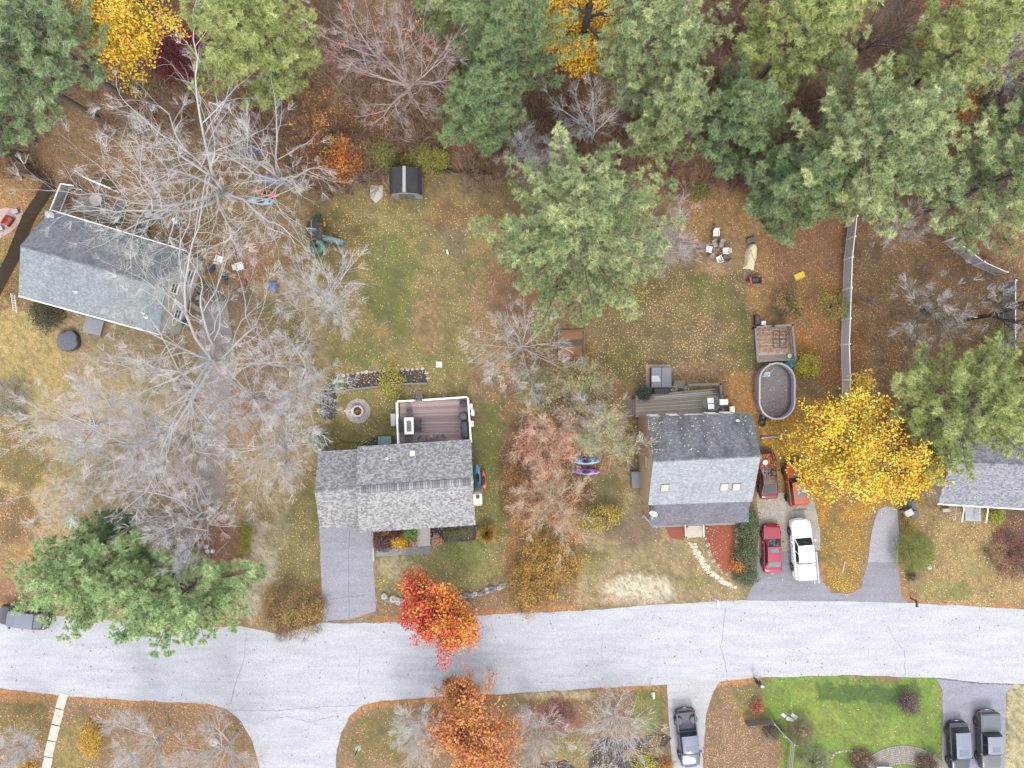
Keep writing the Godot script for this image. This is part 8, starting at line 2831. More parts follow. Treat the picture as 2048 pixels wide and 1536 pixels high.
	for k in 3:
		var g := Geo.new()
		g.box(Vector3(-0.62 + k * 0.62, 0.06, 0), Vector3(0.05, 0.05, 1.65))
		part("side_bar", g, M(90, 86, 92, 0.7, 0.2, ""), gt2)
	var bkt := thing("bucket", "pale blue bucket lid at lower right of the pool deck", "bucket", P(1577, 712, 1.12))
	var bkg := Geo.new()
	bkg.lathe(Vector3.ZERO, [Vector2(0.16, 0), Vector2(0.2, 0.3), Vector2(0.21, 0.3), Vector2(0.2, 0.33), Vector2(0.001, 0.34)], 16)
	part("body", bkg, M(206, 222, 226, 0.6, 0.0, ""), bkt)
	draped("tarp", "crumpled teal tarp heaped at lower right of pool deck", "tarp", P(1577, 727), 0.3, 0.85, 0.42, 0.6, M(72, 140, 150, 0.7, 0.0, "blotch", 1.2), 41, 2.0, 0.5)
	simple_box("pump_box", "black pool pump with copper motor above pool deck corner", "pump", P(1511, 640), 0.05, Vector3(0.45, 0.6, 1.0), M(46, 44, 48, 0.7, 0.0, ""), M(66, 58, 56, 0.7, 0.0, "blotch", 1.5))
	simple_box("white_box", "small white box beside the black pool pump", "box", P(1524, 647), 0.02, Vector3(0.45, 0.5, 0.4), M(226, 228, 228, 0.6, 0.0, ""), M(236, 238, 238, 0.6, 0.0, ""))
	# ------------------------------------------------ back yard things
	var fire := P(1436, 497)
	var crk := thing("fire_ring", "ring of stones on bare earth amid the circle of chairs", "fire ring", fire)
	stone_parts(crk, range(12).map(func(k): return fire + Vector3(cos(TAU * k / 12.0) * 0.42, 0, sin(TAU * k / 12.0) * 0.42)), Vector2(0.2, 0.3), 0.7, [Vector3(190, 160, 140), Vector3(170, 140, 122)])
	var fc := M(238, 238, 244, 0.7, 0.0, "")
	var dc := M(206, 194, 178, 0.8, 0.0, "")
	var bl := M(70, 68, 72, 0.7, 0.0, "")
	for e in [[1431, 468, -PI / 2, fc, white, "white chair standing apart above the chair circle"], [1418, 500, -0.2, fc, white, "white chair at left of the chair circle"], [1450, 503, PI, fc, white, "white lounge chair at right of the chair circle"], [1437, 518, PI / 2 + 0.4, fc, white, "white chair at bottom of the chair circle"], [1429, 490, -PI / 2 + 0.4, dc, bl, "tan folding chair at upper left of chair circle"], [1442, 490, -PI / 2 - 0.2, dc, bl, "tan folding chair at upper right of chair circle"], [1425, 512, 0.7, dc, bl, "tan folding chair at lower left of chair circle"], [1450, 516, PI * 0.75, M(134, 126, 122, 0.8, 0.0, ""), bl, "dark folding chair at lower right of chair circle"]]:
		chair(e[5], P(e[0], e[1], 0.3) * Vector3(1, 0, 1), e[2], e[3], "chairs round the fire ring", e[4])
	# tarp-covered boat
	var tbp := P(1501, 513)
	var boat := thing("boat_tarp", "small boat under cream tarpaulin in leafy back yard", "covered boat", tbp, -deg_to_rad(100.0))
	var nz := FastNoiseLite.new()
	nz.seed = 4
	nz.frequency = 1.1
	var brow := []
	for i in 17:
		var u := i / 16.0 * 2.0 - 1.0
		var hw := 0.62 * pow(maxf(0.02, 1.0 - pow(maxf(0.0, -u * 0.9 + 0.0), 2.2)), 0.6) * (0.9 if u > 0 else 1.0)
		var row := PackedVector3Array()
		for k in 15:
			var v := k / 14.0 * 2.0 - 1.0
			var y := 0.62 * (1.0 - pow(absf(v), 2.6)) + nz.get_noise_2d(u * 3.0, v * 2.5) * 0.13 * (1.0 - v * v) + 0.02
			if i == 0 or i == 16: y = 0.02
			row.push_back(Vector3(u * 1.3, y, v * hw * (1.0 + nz.get_noise_2d(u * 4.0, 7.0 + signf(v)) * 0.14)))
		brow.append(row)
	var bg2 := Geo.new()
	bg2.grid(brow)
	part("tarpaulin", bg2, M(246, 234, 190, 0.75, 0.0, "blotch", 0.8), boat)
	var st2 := Geo.new()
	st2.tube([Vector3(0.5, 0.62, -0.3), Vector3(0.0, 0.68, 0.05), Vector3(-0.5, 0.62, 0.3)], [0.012, 0.012, 0.012], 5)
	part("strap", st2, M(110, 104, 96, 0.8, 0.0, ""), boat)
	draped("debris_heap", "grey bundle lying above the cream boat tarpaulin", "bundle", P(1501, 481), 0.3, 0.42, 0.28, 0.3, M(120, 116, 118, 0.8, 0.0, "blotch", 1.4), 43, 2.0, 0.4)
	# log pile below the tarp
	var lp := thing("board_stack", "few weathered boards lying below the boat tarpaulin", "boards", P(1494, 546))
	for k in 5:
		var g := Geo.new()
		g.box(Vector3(-0.3 + k * 0.15, 0.05 + 0.02 * k, R(-0.1, 0.1)), Vector3(0.13, 0.05, R(0.6, 0.9)), R(-0.2, 0.2))
		part("plank", g, M(176 - k * 10, 150 - k * 6, 128, 0.85, 0.0, "streak", 1.2), lp)
	# wheelbarrow
	var wbw := thing("wheelbarrow", "black wheelbarrow with red front on back lawn edge", "wheelbarrow", P(1505, 562))
	var tray := Geo.new()
	var t0 := []
	var t1 := []
	for q in [Vector2(-1, -1), Vector2(1, -1), Vector2(1, 1), Vector2(-1, 1)]:
		t0.append(Vector3(q.x * 0.28 + 0.2, 0.35, q.y * 0.2))
		t1.append(Vector3(q.x * 0.48 + 0.2, 0.62, q.y * 0.32))
	for i in 4:
		tray.quad(t0[i], t0[(i + 1) % 4], t1[(i + 1) % 4], t1[i])
	tray.quad(t0[3], t0[2], t0[1], t0[0])
	part("tray", tray, M(52, 54, 62, 0.6, 0.0, ""), wbw)
	var rn := Geo.new()
	rn.box(Vector3(-0.36, 0.58, 0), Vector3(0.22, 0.1, 0.6), 0.15, 0.03)
	part("nose", rn, M(214, 30, 44, 0.5, 0.0, ""), wbw)
	wheel(wbw, Vector3(-0.5, 0.18, 0.001), 0.18, 0.09, Vector3(150, 30, 36))
	for s in [-1, 1]:
		var g := Geo.new()
		g.tube([Vector3(-0.5, 0.2, s * 0.06), Vector3(0.2, 0.34, s * 0.22), Vector3(0.95, 0.6, s * 0.3)], [0.02, 0.02, 0.02], 6)
		part("handle", g, M(120, 96, 70, 0.8, 0.0, ""), wbw)
		var l := Geo.new()
		l.bar(Vector3(0.5, 0.0, s * 0.24), Vector3(0.4, 0.36, s * 0.24), 0.04, 0.04)
		part("leg", l, M(52, 54, 62, 0.6, 0.0, ""), wbw)
	# yellow plastic panel
	var yp := thing("plastic_sled", "flat bright yellow plastic sled lying in rust-brown leaves", "sled", P(1599, 552), 0.42)
	var yg := Geo.new()
	yg.box(Vector3(0, 0.05, 0), Vector3(1.02, 0.05, 0.66), 0.0, 0.02)
	part("base", yg, M(250, 216, 12, 0.5, 0.0, ""), yp)
	for s in [-1, 1]:
		var g := Geo.new()
		g.box(Vector3(0, 0.1, s * 0.31), Vector3(1.0, 0.08, 0.05), 0.0, 0.02)
		part("side", g, M(246, 206, 10, 0.5, 0.0, ""), yp)
	# white fences
	var vin := M(235, 230, 235, 0.55, 0.0, "blotch", 0.5)
	var vcap := M(250, 250, 252, 0.5, 0.0, "")
	vinyl_fence("long white vinyl fence running down beside leaf-covered side yard", [V(1697, 440), V(1688, 520), V(1684, 640), V(1682, 690), V(1684, 760), V(1684, 880)], 1.75, vin, vcap)
	vinyl_fence("short white vinyl fence piece turning right at end of long fence", [V(1684, 882), V(1722, 884)], 1.75, vin, vcap)
	vinyl_fence("grey-white vinyl fence at right edge under bare trunks", [V(2006, 566), V(2006, 740)], 1.75, M(214, 206, 208, 0.6, 0.0, "blotch", 0.5), vcap)
	vinyl_fence("grey-white vinyl fence slanting under pine at right", [V(1885, 484), V(1945, 530), V(1990, 550)], 1.75, M(224, 218, 222, 0.6, 0.0, "blotch", 0.5), vcap)
	board_fence("board_fence", "dark brown board fence round the neighbouring yard at far left", [V(-140, 190), V(0, 288), V(112, 376), V(70, 440), V(38, 520), V(-10, 610)], 1.85, M(112, 94, 82, 0.9, 0.0, "streak", 1.0))
	board_fence("board_fence", "low dark picket fence along woods behind the shed", [V(715, 342), V(900, 346), V(985, 350)], 0.8, M(86, 72, 62, 0.9, 0.0, "streak", 1.0), 0.3)
	board_fence("plank_fence", "short grey plank fence piece at bottom left of mown lawn", [V(1490, 1441), V(1540, 1437)], 1.2, M(150, 140, 132, 0.9, 0.0, "streak", 1.0))
	var rf := thing("rail_fence", "grey rail fence running down left edge of mown lawn", "fence", P(1570, 1480))
	var rfp := [V(1541, 1438), V(1562, 1462), V(1580, 1478), V(1574, 1540), V(1572, 1600)]
	for i in rfp.size() - 1:
		var a2 := P(rfp[i].x, rfp[i].y); var b2 := P(rfp[i + 1].x, rfp[i + 1].y)
		for y in [0.35, 0.7, 1.05]:
			var g := Geo.new()
			g.bar(a2 + Vector3.UP * y, b2 + Vector3.UP * y, 0.05, 0.11)
			wpart("rail", g, M(196, 188, 180, 0.9, 0.0, "streak", 1.0), rf)
		var g2 := Geo.new()
		g2.box(a2 + Vector3.UP * 0.6, Vector3(0.13, 1.2, 0.13))
		wpart("post", g2, M(216, 208, 196, 0.9, 0.0, "streak", 1.0), rf)
	# sandbox below the broad pine
	var sb := thing("sandbox", "old square sandbox frame filled with leaves below the broad pine", "sandbox", P(1142, 690))
	var sq4 := [P(1117, 662), P(1168, 660), P(1168, 714), P(1117, 716)]
	for i in 4:
		var g := Geo.new()
		g.bar(sq4[i] + Vector3.UP * 0.14, sq4[(i + 1) % 4] + Vector3.UP * 0.14, 0.14, 0.28)
		wpart("board", g, M(150 + 14 * i, 132 + 12 * i, 116, 0.9, 0.0, "streak", 1.0), sb)
	var sbf := Geo.new()
	sbf.poly(sq4, 0.0, 0.08)
	wpart("sand", sbf, M(196, 138, 102, 0.95, 0.0, "grain", 0.6), sb)
	var mid := Geo.new()
	mid.bar(P(1118, 688) + Vector3.UP * 0.2, P(1167, 685) + Vector3.UP * 0.2, 0.45, 0.04)
	wpart("seat_board", mid, M(110, 116, 114, 0.9, 0.0, "streak", 1.0), sb)
	# kayak pair on a low rack
	var kr := thing("kayak_rack", "low wooden rack under the blue and purple kayaks", "rack", P(1175, 934))
	for x in [1160, 1190]:
		var g := Geo.new()
		g.bar(P(x, 914) + Vector3.UP * 0.2, P(x, 953) + Vector3.UP * 0.2, 0.1, 0.1)
		wpart("crossbar", g, M(180, 150, 110, 0.85, 0.0, ""), kr)
		for y in [917, 950]:
			var l := Geo.new()
			l.box(P(x, y) + Vector3.UP * 0.08, Vector3(0.1, 0.16, 0.1))
			wpart("leg", l, M(170, 140, 104, 0.85, 0.0, ""), kr)
	kayak("blue kayak on rack left of the cedar gable", P(1146, 923, 0.2), P(1201, 921, 0.2), 0.66, M(92, 150, 226, 0.4, 0.0, "blotch", 1.0), "kayak pair on rack", M(70, 76, 96, 0.5, 0.0, ""))
	kayak("purple kayak on rack left of the cedar gable", P(1145, 943, 0.2), P(1202, 943, 0.2), 0.64, M(148, 70, 190, 0.4, 0.0, "blotch", 1.0), "kayak pair on rack", M(70, 60, 90, 0.5, 0.0, ""))
	# ------------------------------------------------ swing set
	var ps := thing("play_set", "play tower with black canopy, green slides and tubes", "play set", P(642, 472))
	var pm := M(176, 140, 120, 0.85, 0.0, "streak", 1.0)
	var pgn := M(70, 142, 120, 0.45, 0.0, "")
	var c0 := P(640, 472)
	for sx in [-1, 1]:
		for sz in [-1, 1]:
			var g := Geo.new()
			g.box(c0 + Vector3(sx * 0.5, 1.3, sz * 0.6), Vector3(0.1, 2.6, 0.1))
			wpart("post", g, pm, ps)
	var fl := Geo.new()
	for k in 8:
		fl.box(c0 + Vector3(0, 1.35, -0.6 + k * 0.17), Vector3(1.05, 0.04, 0.15))
	wpart("platform", fl, pm, ps)
	var can := Geo.new()
	for s in [-1, 1]:
		can.quad(c0 + Vector3(s * 0.62, 2.5, -0.75), c0 + Vector3(s * 0.62, 2.5, 0.75), c0 + Vector3(0, 3.0, 0.75), c0 + Vector3(0, 3.0, -0.75))
		can.quad(c0 + Vector3(s * 0.62, 2.48, -0.75), c0 + Vector3(s * 0.62, 2.48, 0.75), c0 + Vector3(0, 2.98, 0.75), c0 + Vector3(0, 2.98, -0.75))
	wpart("canopy", can, M(42, 42, 66, 0.7, 0.0, ""), ps)
	var rbm := Geo.new()
	rbm.bar(c0 + Vector3(0, 3.03, -0.85), c0 + Vector3(0, 3.03, 0.85), 0.1, 0.08)
	wpart("ridge_beam", rbm, pm, ps)
	var slide := Geo.new()
	var srow := []
	for i in 9:
		var u := i / 8.0
		var row := PackedVector3Array()
		var cen := c0 + Vector3(0.6 + u * 1.7, 1.35 * pow(1.0 - u, 1.1) + 0.12, 0.45 + 0.25 * u)
		for e in [Vector2(-0.28, 0.18), Vector2(-0.26, 0.0), Vector2(0.26, 0.0), Vector2(0.28, 0.18)]:
			row.push_back(cen + Vector3(0, e.y, e.x))
		srow.append(row)
	slide.grid(srow)
	wpart("slide", slide, M(120, 168, 168, 0.45, 0.0, "blotch", 1.0), ps)
	var s2 := Geo.new()
	var srow2 := []
	for i in 7:
		var u := i / 6.0
		var row := PackedVector3Array()
		var cen := c0 + Vector3(-0.1, 1.35 * (1.0 - u) + 0.15, -0.65 - u * 1.4)
		for e in [Vector2(-0.25, 0.2), Vector2(-0.23, 0.0), Vector2(0.23, 0.0), Vector2(0.25, 0.2)]:
			row.push_back(cen + Vector3(e.x, e.y, 0))
		srow2.append(row)
	s2.grid(srow2)
	wpart("climbing_ramp", s2, pgn, ps)
	var tube := Geo.new()
	var tp := []
	var tr := []
	for k in 15:
		var u := k / 14.0
		var an := -PI / 2 + u * TAU * 1.05
		tp.append(c0 + Vector3(0.05 + cos(an) * 0.5 , 1.6 - u * 1.25, 1.25 + sin(an) * 0.45))
		tr.append(0.36)
	tube.tube(tp, tr, 12)
	wpart("spiral_tube", tube, pgn, ps)
	var bb := Geo.new()
	for q in [[V(626, 506), V(640, 490)], [V(641, 476), V(660, 472)]]:
		bb.bar(P(q[0].x, q[0].y, 1.2), P(q[1].x, q[1].y, 2.4), 0.08, 0.08)
	wpart("brace", bb, pm, ps)
	var ys := thing("toy_car", "small yellow plastic toy beside the play tower", "toy", P(650, 449), 1.57)
	var ysg := Geo.new()
	ysg.lathe(Vector3(0, 0.2, 0), [Vector2(0.02, -0.15), Vector2(0.14, -0.12), Vector2(0.15, 0.1), Vector2(0.03, 0.16)], 12, Basis.from_scale(Vector3(2.0, 1, 0.9)))
	part("body", ysg, M(246, 210, 20, 0.5, 0.0, ""), ys)
	for e in [[-0.18, -0.13], [-0.18, 0.13], [0.18, -0.13], [0.18, 0.13]]:
		wheel(ys, Vector3(e[0], 0.07, e[1]), 0.07, 0.05, Vector3(60, 60, 60))
	# white home-plate shaped panel, dark tarp
	var hp5 := thing("plywood_panel", "pale pentagon panel lying on lawn left of the shed", "panel", P(754, 386))
	var pp5 := Geo.new()
	var pts5 := px([V(742, 372), V(766, 372), V(765, 394), V(752, 406), V(741, 395)])
	pp5.poly(pts5, 0.05, 0.11)
	wpart("board", pp5, M(214, 212, 198, 0.8, 0.0, "blotch", 0.7), hp5)
	var fr5 := Geo.new()
	for i in 5:
		fr5.bar(pts5[i] + Vector3.UP * 0.1, pts5[(i + 1) % 5] + Vector3.UP * 0.1, 0.07, 0.08)
	wpart("rim", fr5, M(236, 234, 226, 0.8, 0.0, ""), hp5)
	draped("tarp", "small black tarp heap edged white, left of the shed", "tarp", P(726, 354), 0.1, 0.55, 0.5, 0.45, M(58, 54, 62, 0.7, 0.0, "blotch", 1.2), 44, 2.4, 0.3)
	draped("tarp", "dark blue-grey trampoline cover under the silver tree", "tarp", P(500, 305), 0.1, 1.0, 0.75, 0.3, M(96, 92, 110, 0.8, 0.0, "blotch", 1.0), 45, 2.2, 0.3)
	var blu := thing("boat", "long blue-grey overturned boat under the silver tree", "boat", P(545, 360), -0.18)
	var brw := []
	for i in 13:
		var u := i / 12.0 * 2.0 - 1.0
		var row := PackedVector3Array()
		for k in 9:
			var a0 := PI * k / 8.0
			row.push_back(Vector3(u * 1.6, 0.02 + sin(a0) * 0.42 * (1.0 - 0.5 * u * u), cos(a0) * 0.5 * (1.0 - 0.55 * pow(absf(u), 3.0))))
		brw.append(row)
	var blg := Geo.new()
	blg.grid(brw)
	part("hull", blg, M(140, 138, 164, 0.6, 0.0, "blotch", 0.9), blu)
	kayak("red and yellow kayak under the silver tree", P(506, 381, 0.05), P(562, 393, 0.05), 0.62, M(226, 110, 84, 0.5, 0.0, "blotch", 1.0), "kayaks under the silver tree", M(240, 190, 40, 0.5, 0.0, ""))
	kayak("pale blue kayak under the silver tree", P(494, 402, 0.05), P(553, 405, 0.05), 0.66, M(176, 206, 236, 0.5, 0.0, "blotch", 1.0), "kayaks under the silver tree", M(80, 100, 140, 0.5, 0.0, ""))
	# long house's yard clutter
	var fence4 := thing("lattice_fence", "white lattice fence and arbour behind the long left house", "fence", P(200, 375))
	for e in [[V(120, 428), V(141, 376)], [V(141, 376), V(166, 380)], [V(183, 362), V(238, 385)]]:
		var a2 := P(e[0].x, e[0].y); var b2 := P(e[1].x, e[1].y)
		var l := a2.distance_to(b2)
		for y in [0.15, 1.5]:
			var g := Geo.new()
			g.bar(a2 + Vector3.UP * y, b2 + Vector3.UP * y, 0.09, 0.12)
			wpart("rail", g, white, fence4)
		for k in int(l / 0.16):
			var g := Geo.new()
			var p := a2.lerp(b2, (k + 0.5) * 0.16 / l)
			g.box(p + Vector3.UP * 0.8, Vector3(0.12, 1.5, 0.03), -atan2(b2.z - a2.z, b2.x - a2.x))
			wpart("slat", g, M(222, 224, 232, 0.6, 0.0, ""), fence4)
	var dk3 := thing("deck", "small grey plank deck behind the long left house", "deck", P(200, 420))
	deck(dk3, [V(160, 388), V(240, 410), V(225, 445), V(145, 418)], 0.3, 0.15, [Vector3(190, 180, 170), Vector3(172, 162, 154), Vector3(200, 194, 186)])
	var rtab := thing("round_table", "round glass patio table behind the long left house", "table", P(200, 403, 0.3))
	var rtg := Geo.new()
	rtg.lathe(Vector3(0, 0.7, 0), [Vector2(0.6, 0), Vector2(0.62, 0.02), Vector2(0.6, 0.04), Vector2(0.001, 0.04)], 24)
	part("tabletop", rtg, M(200, 184, 176, 0.3, 0.0, "blotch"), rtab)
	var rtl := Geo.new()
	rtl.tube([Vector3(0, 0.02, 0), Vector3(0, 0.7, 0)], [0.05, 0.04], 8)
	rtl.lathe(Vector3.ZERO, [Vector2(0.3, 0), Vector2(0.28, 0.04), Vector2(0.001, 0.06)], 14)
	part("pedestal", rtl, M(120, 116, 116, 0.5, 0.0, ""), rtab)
	simple_box("cooler", "cream cooler on the small deck of the long house", "cooler", P(212, 425, 0.3), 0.1, Vector3(0.6, 0.5, 0.5), M(210, 204, 192, 0.6, 0.0, ""), M(230, 226, 216, 0.6, 0.0, ""))
	var lt := thing("lattice_ramp", "grey wooden ramp with lattice rails behind long house", "ramp", P(232, 415))
	var la := Geo.new()
	la.bar(P(246, 398, 0.1), P(225, 440, 0.6), 0.9, 0.06)
	wpart("planks", la, M(176, 168, 160, 0.85, 0.0, "streak", 1.0), lt)
	for s in [-9, 9]:
		var g := Geo.new()
		g.bar(P(246 + s, 398 + s * 0.4, 0.9), P(225 + s, 440 + s * 0.4, 1.4), 0.08, 0.08)
		wpart("rail", g, M(216, 216, 224, 0.6, 0.0, ""), lt)
	simple_box("toy_pile", "cluster of white boxes in back yard of long house", "box", P(300, 431), 0.3, Vector3(0.7, 0.35, 0.5), M(226, 214, 220, 0.7, 0.0, ""), M(240, 232, 236, 0.7, 0.0, ""))
	simple_box("toy_pile", "second white box right of first in back yard of long house", "box", P(316, 434), -0.2, Vector3(0.6, 0.3, 0.45), M(216, 206, 216, 0.7, 0.0, ""), M(236, 228, 234, 0.7, 0.0, ""))
	simple_box("white_box", "white box with blue bucket under the silver tree", "box", P(354, 444), 0.1, Vector3(0.45, 0.5, 0.6), M(240, 240, 244, 0.7, 0.0, ""), M(248, 248, 250, 0.7, 0.0, ""))
	draped("tarp", "dark green covered mower behind the long left house", "cover", P(289, 456), 0.2, 0.55, 0.42, 0.6, M(74, 90, 82, 0.7, 0.0, ""), 46, 2.5, 0.2)
	draped("fire_pit_cover", "black octagonal cover on front lawn of long left house", "cover", P(141, 682), 0.2, 0.95, 0.92, 0.7, M(84, 86, 100, 0.6, 0.0, "blotch", 1.0), 47, 3.0, 0.12)
	for e in [[443, 520, 1.3, "upper"], [484, 535, 0.25, "lower"]]:
		var lc := chair("white plastic garden chair in leaves right of long house, %s" % e[3], P(e[0], e[1]), e[2], white, "white garden chairs by the long house")
		lc.scale = Vector3(1.25, 1.1, 1.2)
	draped("tarp", "navy bag of toys beside gable of long house", "bag", P(424, 538), 0.2, 0.34, 0.3, 0.4, M(66, 84, 124, 0.8, 0.0, "blotch", 1.5), 48, 2.0, 0.4)
	draped("tarp", "black heap on tan mat beside gable of long house", "heap", P(451, 553), 0.5, 0.34, 0.4, 0.35, M(58, 54, 84, 0.8, 0.0, ""), 49, 2.0, 0.4)
	var mat_ := thing("mat", "tan horseshoe of boards round black heap beside long house", "boards", P(452, 552))
	for e in [[V(437, 545), V(448, 538)], [V(448, 538), V(462, 548)], [V(462, 548), V(450, 562)]]:
		var g := Geo.new()
		g.bar(P(e[0].x, e[0].y) + Vector3.UP * 0.05, P(e[1].x, e[1].y) + Vector3.UP * 0.05, 0.28, 0.1)
		wpart("plank", g, M(196, 178, 158, 0.85, 0.0, "streak", 1.0), mat_)
	draped("tarp", "crumpled blue plastic heap in leaves left of middle lawn", "heap", P(546, 573), 0.5, 0.45, 0.42, 0.3, M(112, 136, 196, 0.6, 0.0, "blotch", 1.6), 50, 2.0, 0.5)
	draped("tarp", "red and dark toy heap below white garden chairs", "heap", P(487, 566), 0.2, 0.36, 0.28, 0.3, M(150, 90, 90, 0.7, 0.0, "blotch", 2.2), 51, 2.0, 0.4)
	for e in [[402, 587, Vector3(60, 110, 170), "blue"], [380, 602, Vector3(60, 130, 190), "bright blue"], [377, 618, Vector3(240, 206, 30), "yellow"], [376, 646, Vector3(96, 104, 116), "dark grey"], [406, 645, Vector3(236, 236, 236), "white"], [398, 598, Vector3(206, 216, 226), "pale"]]:
		var b := thing("bucket", "%s bucket standing against gable wall of long house" % e[3], "bucket", P(e[0], e[1]), 0.0, "buckets by the long house")
		var g := Geo.new()
		var sc := 1.7 if e[3] == "dark grey" else 1.0
		g.lathe(Vector3.ZERO, [Vector2(0.001, 0.01), Vector2(0.14 * sc, 0.01), Vector2(0.19 * sc, 0.36 * sc), Vector2(0.2 * sc, 0.37 * sc), Vector2(0.17 * sc, 0.34 * sc), Vector2(0.12 * sc, 0.06), Vector2(0.001, 0.05)], 14)
		part("body", g, M(e[2].x, e[2].y, e[2].z, 0.5, 0.0, ""), b)
		var hd := Geo.new()
		var hh := []
		var hr2 := []
		for k in 9:
			var a0 := PI * k / 8.0
			hh.append(Vector3(cos(a0) * 0.2 * sc, 0.37 * sc + sin(a0) * 0.05, sin(a0) * 0.12))
			hr2.append(0.008)
		hd.tube(hh, hr2, 4)
		part("handle", hd, M(150, 150, 150, 0.5, 0.4, ""), b)
	var bn := thing("bench", "tan wooden bench beside gable wall of long house", "bench", P(394, 615), -0.75)
	var bng := Geo.new()
	bng.box(Vector3(0, 0.43, 0), Vector3(1.1, 0.06, 0.36))
	part("seat", bng, M(206, 194, 166, 0.85, 0.0, "streak", 1.0), bn)
	for s in [-1, 1]:
		var g := Geo.new()
		g.box(Vector3(s * 0.42, 0.2, 0), Vector3(0.07, 0.4, 0.32))
		part("leg", g, M(186, 172, 146, 0.85, 0.0, "streak", 1.0), bn)
	# aluminium ladder at the left corner
	var al := thing("ladder", "aluminium ladder leaning at lower left corner of long house", "ladder", P(28, 606, 0.8), -deg_to_rad(-62.0))
	for s in [-1, 1]:
		var g := Geo.new()
		g.bar(Vector3(-0.85, -0.75, s * 0.2), Vector3(0.85, 0.75, s * 0.2), 0.04, 0.09)
		part("rail", g, M(238, 240, 246, 0.35, 0.2, ""), al)
	for k in 7:
		var g := Geo.new()
		var x := -0.72 + k * 0.24
		g.tube([Vector3(x, x * 0.882, -0.2), Vector3(x, x * 0.882, 0.2)], [0.02, 0.02], 6)
		part("rung", g, M(236, 238, 246, 0.35, 0.2, ""), al)
	# neighbour's yard at the far left
	var pat := thing("patio", "pinkish concrete patio in neighbouring yard at far left", "patio", P(10, 445))
	var patg := Geo.new()
	patg.poly(px([V(-60, 470), V(-30, 430), V(10, 415), V(46, 420), V(48, 440), V(20, 465), V(-20, 490)]), 0.0, 0.06)
	wpart("slab", patg, M(206, 180, 176, 0.9, 0.0, "blotch", 0.6), pat)
	bare(px([V(-60, 470), V(-30, 430), V(10, 415), V(46, 420), V(48, 440), V(20, 465), V(-20, 490)]), 4.0, 3, 0.06)
	var sofa := thing("outdoor_sofa", "red cushioned patio sofa in neighbouring yard at far left", "sofa", P(22, 444, 0.06), 0.95)
	var sf1 := Geo.new()
	sf1.box(Vector3(0, 0.22, 0), Vector3(0.95, 0.3, 0.5))
	part("frame", sf1, M(96, 70, 54, 0.8, 0.0, ""), sofa)
	for k in 2:
		var g := Geo.new()
		g.box(Vector3(-0.23 + k * 0.46, 0.43, 0), Vector3(0.45, 0.14, 0.46), 0.0, 0.05)
		part("cushion", g, M(206, 84, 66, 0.85, 0.0, "grain", 1.5), sofa)
	var sfb := Geo.new()
	sfb.box(Vector3(0, 0.55, -0.26), Vector3(0.95, 0.5, 0.1), 0.0, 0.03)
	part("backrest", sfb, M(190, 76, 60, 0.85, 0.0, "grain", 1.5), sofa)
	simple_box("white_box", "white box on pinkish patio at far left", "box", P(3, 458, 0.06), 0.5, Vector3(0.6, 0.4, 0.5), M(220, 214, 226, 0.7, 0.0, ""), M(236, 230, 240, 0.7, 0.0, ""))
	simple_box("cooler", "mauve cooler on pinkish patio at far left", "cooler", P(36, 424, 0.06), 0.4, Vector3(0.45, 0.4, 0.4), M(176, 156, 190, 0.7, 0.0, ""), M(210, 196, 206, 0.7, 0.0, ""))
	draped("wading_pool", "green plastic turtle sandbox at far left edge", "sandbox", P(2, 548), 0.0, 0.62, 0.8, 0.4, M(52, 164, 128, 0.5, 0.0, "blotch", 1.0), 52, 2.2, 0.12)
	# rocks, stakes, mailboxes
	var rk := thing("boulder", "pale boulder in leaves near the side street corner", "boulder", P(428, 1483))
	stone_parts(rk, [P(428, 1483)], Vector2(0.9, 0.95), 0.6, [Vector3(216, 206, 196)], "rock")
	for e in [[416, 1092, "upper"], [418, 1101, "left"], [428, 1101, "right"]]:
		var b := thing("bucket", "white bucket beside the road pine, %s of three" % e[2], "bucket", P(e[0], e[1]), 0.0, "white buckets by the pine")
		var g := Geo.new()
		g.lathe(Vector3.ZERO, [Vector2(0.001, 0.01), Vector2(0.15, 0.01), Vector2(0.19, 0.36), Vector2(0.2, 0.37), Vector2(0.17, 0.34), Vector2(0.001, 0.3)], 14)
		part("body", g, M(240, 242, 240, 0.5, 0.0, ""), b)
	for e in [[V(430, 1110), V(455, 1084), "pale wooden plank lying in leaves beside white buckets"], [V(276, 152), V(290, 141), "white birch log lying among top left shrubs"], [V(1684, 1145), V(1690, 1122), "grey board lying in leaves between right driveways"]]:
		var b := thing("plank", e[2], "plank", P(e[0].x, e[0].y))
		var g := Geo.new()
		g.bar(P(e[0].x, e[0].y) + Vector3.UP * 0.05, P(e[1].x, e[1].y) + Vector3.UP * 0.05, 0.12, 0.05)
		wpart("board", g, M(236, 206, 184, 0.85, 0.0, "streak", 1.0), b)
	mailbox("white mailbox on white post at edge of sandy front lawn", P(1430, 1197), -PI / 2, white, white)
	mailbox("white mailbox on white post across the road left of lower driveway", P(1303, 1386), PI / 2, white, white)
	mailbox("black mailbox at mouth of right-hand driveway", P(1821, 1196), -PI / 2, M(58, 60, 70, 0.5, 0.0, ""), M(100, 84, 70, 0.85, 0.0, ""))
	var stk := thing("sign_post", "thin dark marker post on corner lawn beside small white bare tree", "post", P(716, 1497))
	var skg := Geo.new()
	skg.box(Vector3(0, 0.65, 0), Vector3(0.08, 1.3, 0.08))
	part("shaft", skg, M(90, 84, 80, 0.8, 0.0, ""), stk)
	var skb := Geo.new()
	skb.lathe(Vector3.ZERO, [Vector2(0.3, 0), Vector2(0.24, 0.08), Vector2(0.001, 0.1)], 10)
	part("foot", skb, M(190, 184, 176, 0.9, 0.0, "blotch"), stk)
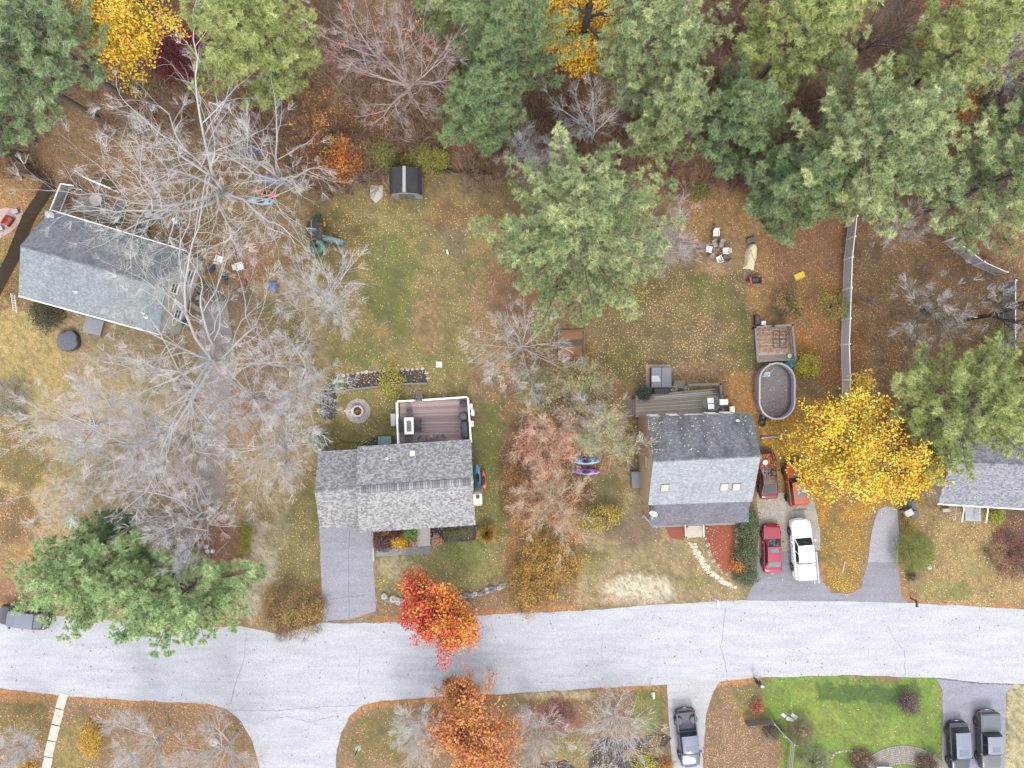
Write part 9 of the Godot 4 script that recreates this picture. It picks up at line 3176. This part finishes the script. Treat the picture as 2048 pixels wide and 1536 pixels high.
	for e in [[1567, 1430, 0.7, 0.5], [1580, 1438, 0.3, 0.8], [1588, 1432, 0.6, 0.7]]:
		var b := thing("stone_slab", "pale stepping stone on mown lawn, %s of three" % ["leftmost", "middle", "rightmost"][int((e[0] - 1567) / 9.0)], "stone", P(e[0], e[1]), -e[2], "pale stones on lawn")
		var g := Geo.new()
		g.box(Vector3(0, 0.05, 0), Vector3(e[3], 0.1, 0.35), 0.0, 0.03)
		part("block", g, M(220, 232, 226, 0.85, 0.0, "blotch", 1.0), b)
	var wl := thing("log", "white birch log lying on middle back lawn", "log", P(895, 505))
	var wlg := Geo.new()
	wlg.tube([P(893.5, 500, 0.0) + Vector3.UP * 0.09, P(896.5, 509, 0.0) + Vector3.UP * 0.09], [0.09, 0.08], 9)
	wpart("bole", wlg, M(246, 244, 244, 0.8, 0.0, ""), wl)
	# bins by the right driveway
	wheelie_bin("pale grey wheeled bin leaning by right driveway", P(1807, 1022), 0.5, M(206, 204, 196, 0.6, 0.0, ""), M(220, 218, 210, 0.6, 0.0, ""), "bins by the right driveway")
	wheelie_bin("dark wheeled bin behind the pale grey one", P(1817, 1024), 0.2, M(70, 72, 84, 0.6, 0.0, ""), M(84, 86, 98, 0.6, 0.0, ""), "bins by the right driveway")
	simple_box("planter_frame", "dark cold frame with white edge above the bins", "frame", P(1822, 1010), 0.05, Vector3(0.5, 0.6, 1.1), M(230, 230, 232, 0.6, 0.0, ""), M(84, 88, 96, 0.3, 0.0, ""))
	var sb2 := thing("stone_bench", "pale stone bench before low right house", "bench", P(1889, 1019), 0.03)
	var sbg := Geo.new()
	sbg.box(Vector3(0, 0.4, 0), Vector3(0.85, 0.1, 0.35), 0.0, 0.03)
	part("seat", sbg, M(212, 200, 186, 0.9, 0.0, "blotch", 1.0), sb2)
	for s in [-1, 1]:
		var g := Geo.new()
		g.box(Vector3(s * 0.28, 0.17, 0), Vector3(0.12, 0.34, 0.28))
		part("leg", g, M(196, 186, 172, 0.9, 0.0, "blotch", 1.0), sb2)
	for e in [[1858, 1135, 0.42, "white stone beside the large green globe shrub"], [1970, 1114, 0.25, "small pale stone on right front lawn"]]:
		var b := thing("stone", e[3], "stone", P(e[0], e[1]))
		stone_parts(b, [P(e[0], e[1])], Vector2(e[2], e[2] + 0.04), 0.6, [Vector3(238, 236, 232)], "rock")
	# person blowing leaves at the road edge
	person("person in dark clothes and white cap blowing leaves at road edge", P(1508, 1357), -0.35)
	var lbw := thing("leaf_blower", "grey leaf blower held by the person at road edge", "leaf blower", P(1508, 1357), -0.35)
	var lg1 := Geo.new()
	lg1.lathe(Vector3(0.36, 1.02, 0.2), [Vector2(0.001, -0.13), Vector2(0.12, -0.12), Vector2(0.14, 0.0), Vector2(0.1, 0.1), Vector2(0.001, 0.11)], 12)
	part("motor", lg1, M(70, 72, 80, 0.5, 0.0, ""), lbw)
	var lg2 := Geo.new()
	lg2.tube([Vector3(0.44, 1.0, 0.2), Vector3(0.9, 0.62, 0.15), Vector3(1.35, 0.25, 0.1)], [0.06, 0.055, 0.075], 10)
	part("nozzle", lg2, M(150, 158, 178, 0.5, 0.0, ""), lbw)
	var lg3 := Geo.new()
	lg3.tube([Vector3(0.24, 1.1, 0.28), Vector3(0.36, 1.18, 0.2), Vector3(0.46, 1.1, 0.12)], [0.02, 0.02, 0.02], 6)
	part("handle", lg3, M(50, 50, 54, 0.6, 0.0, ""), lbw)
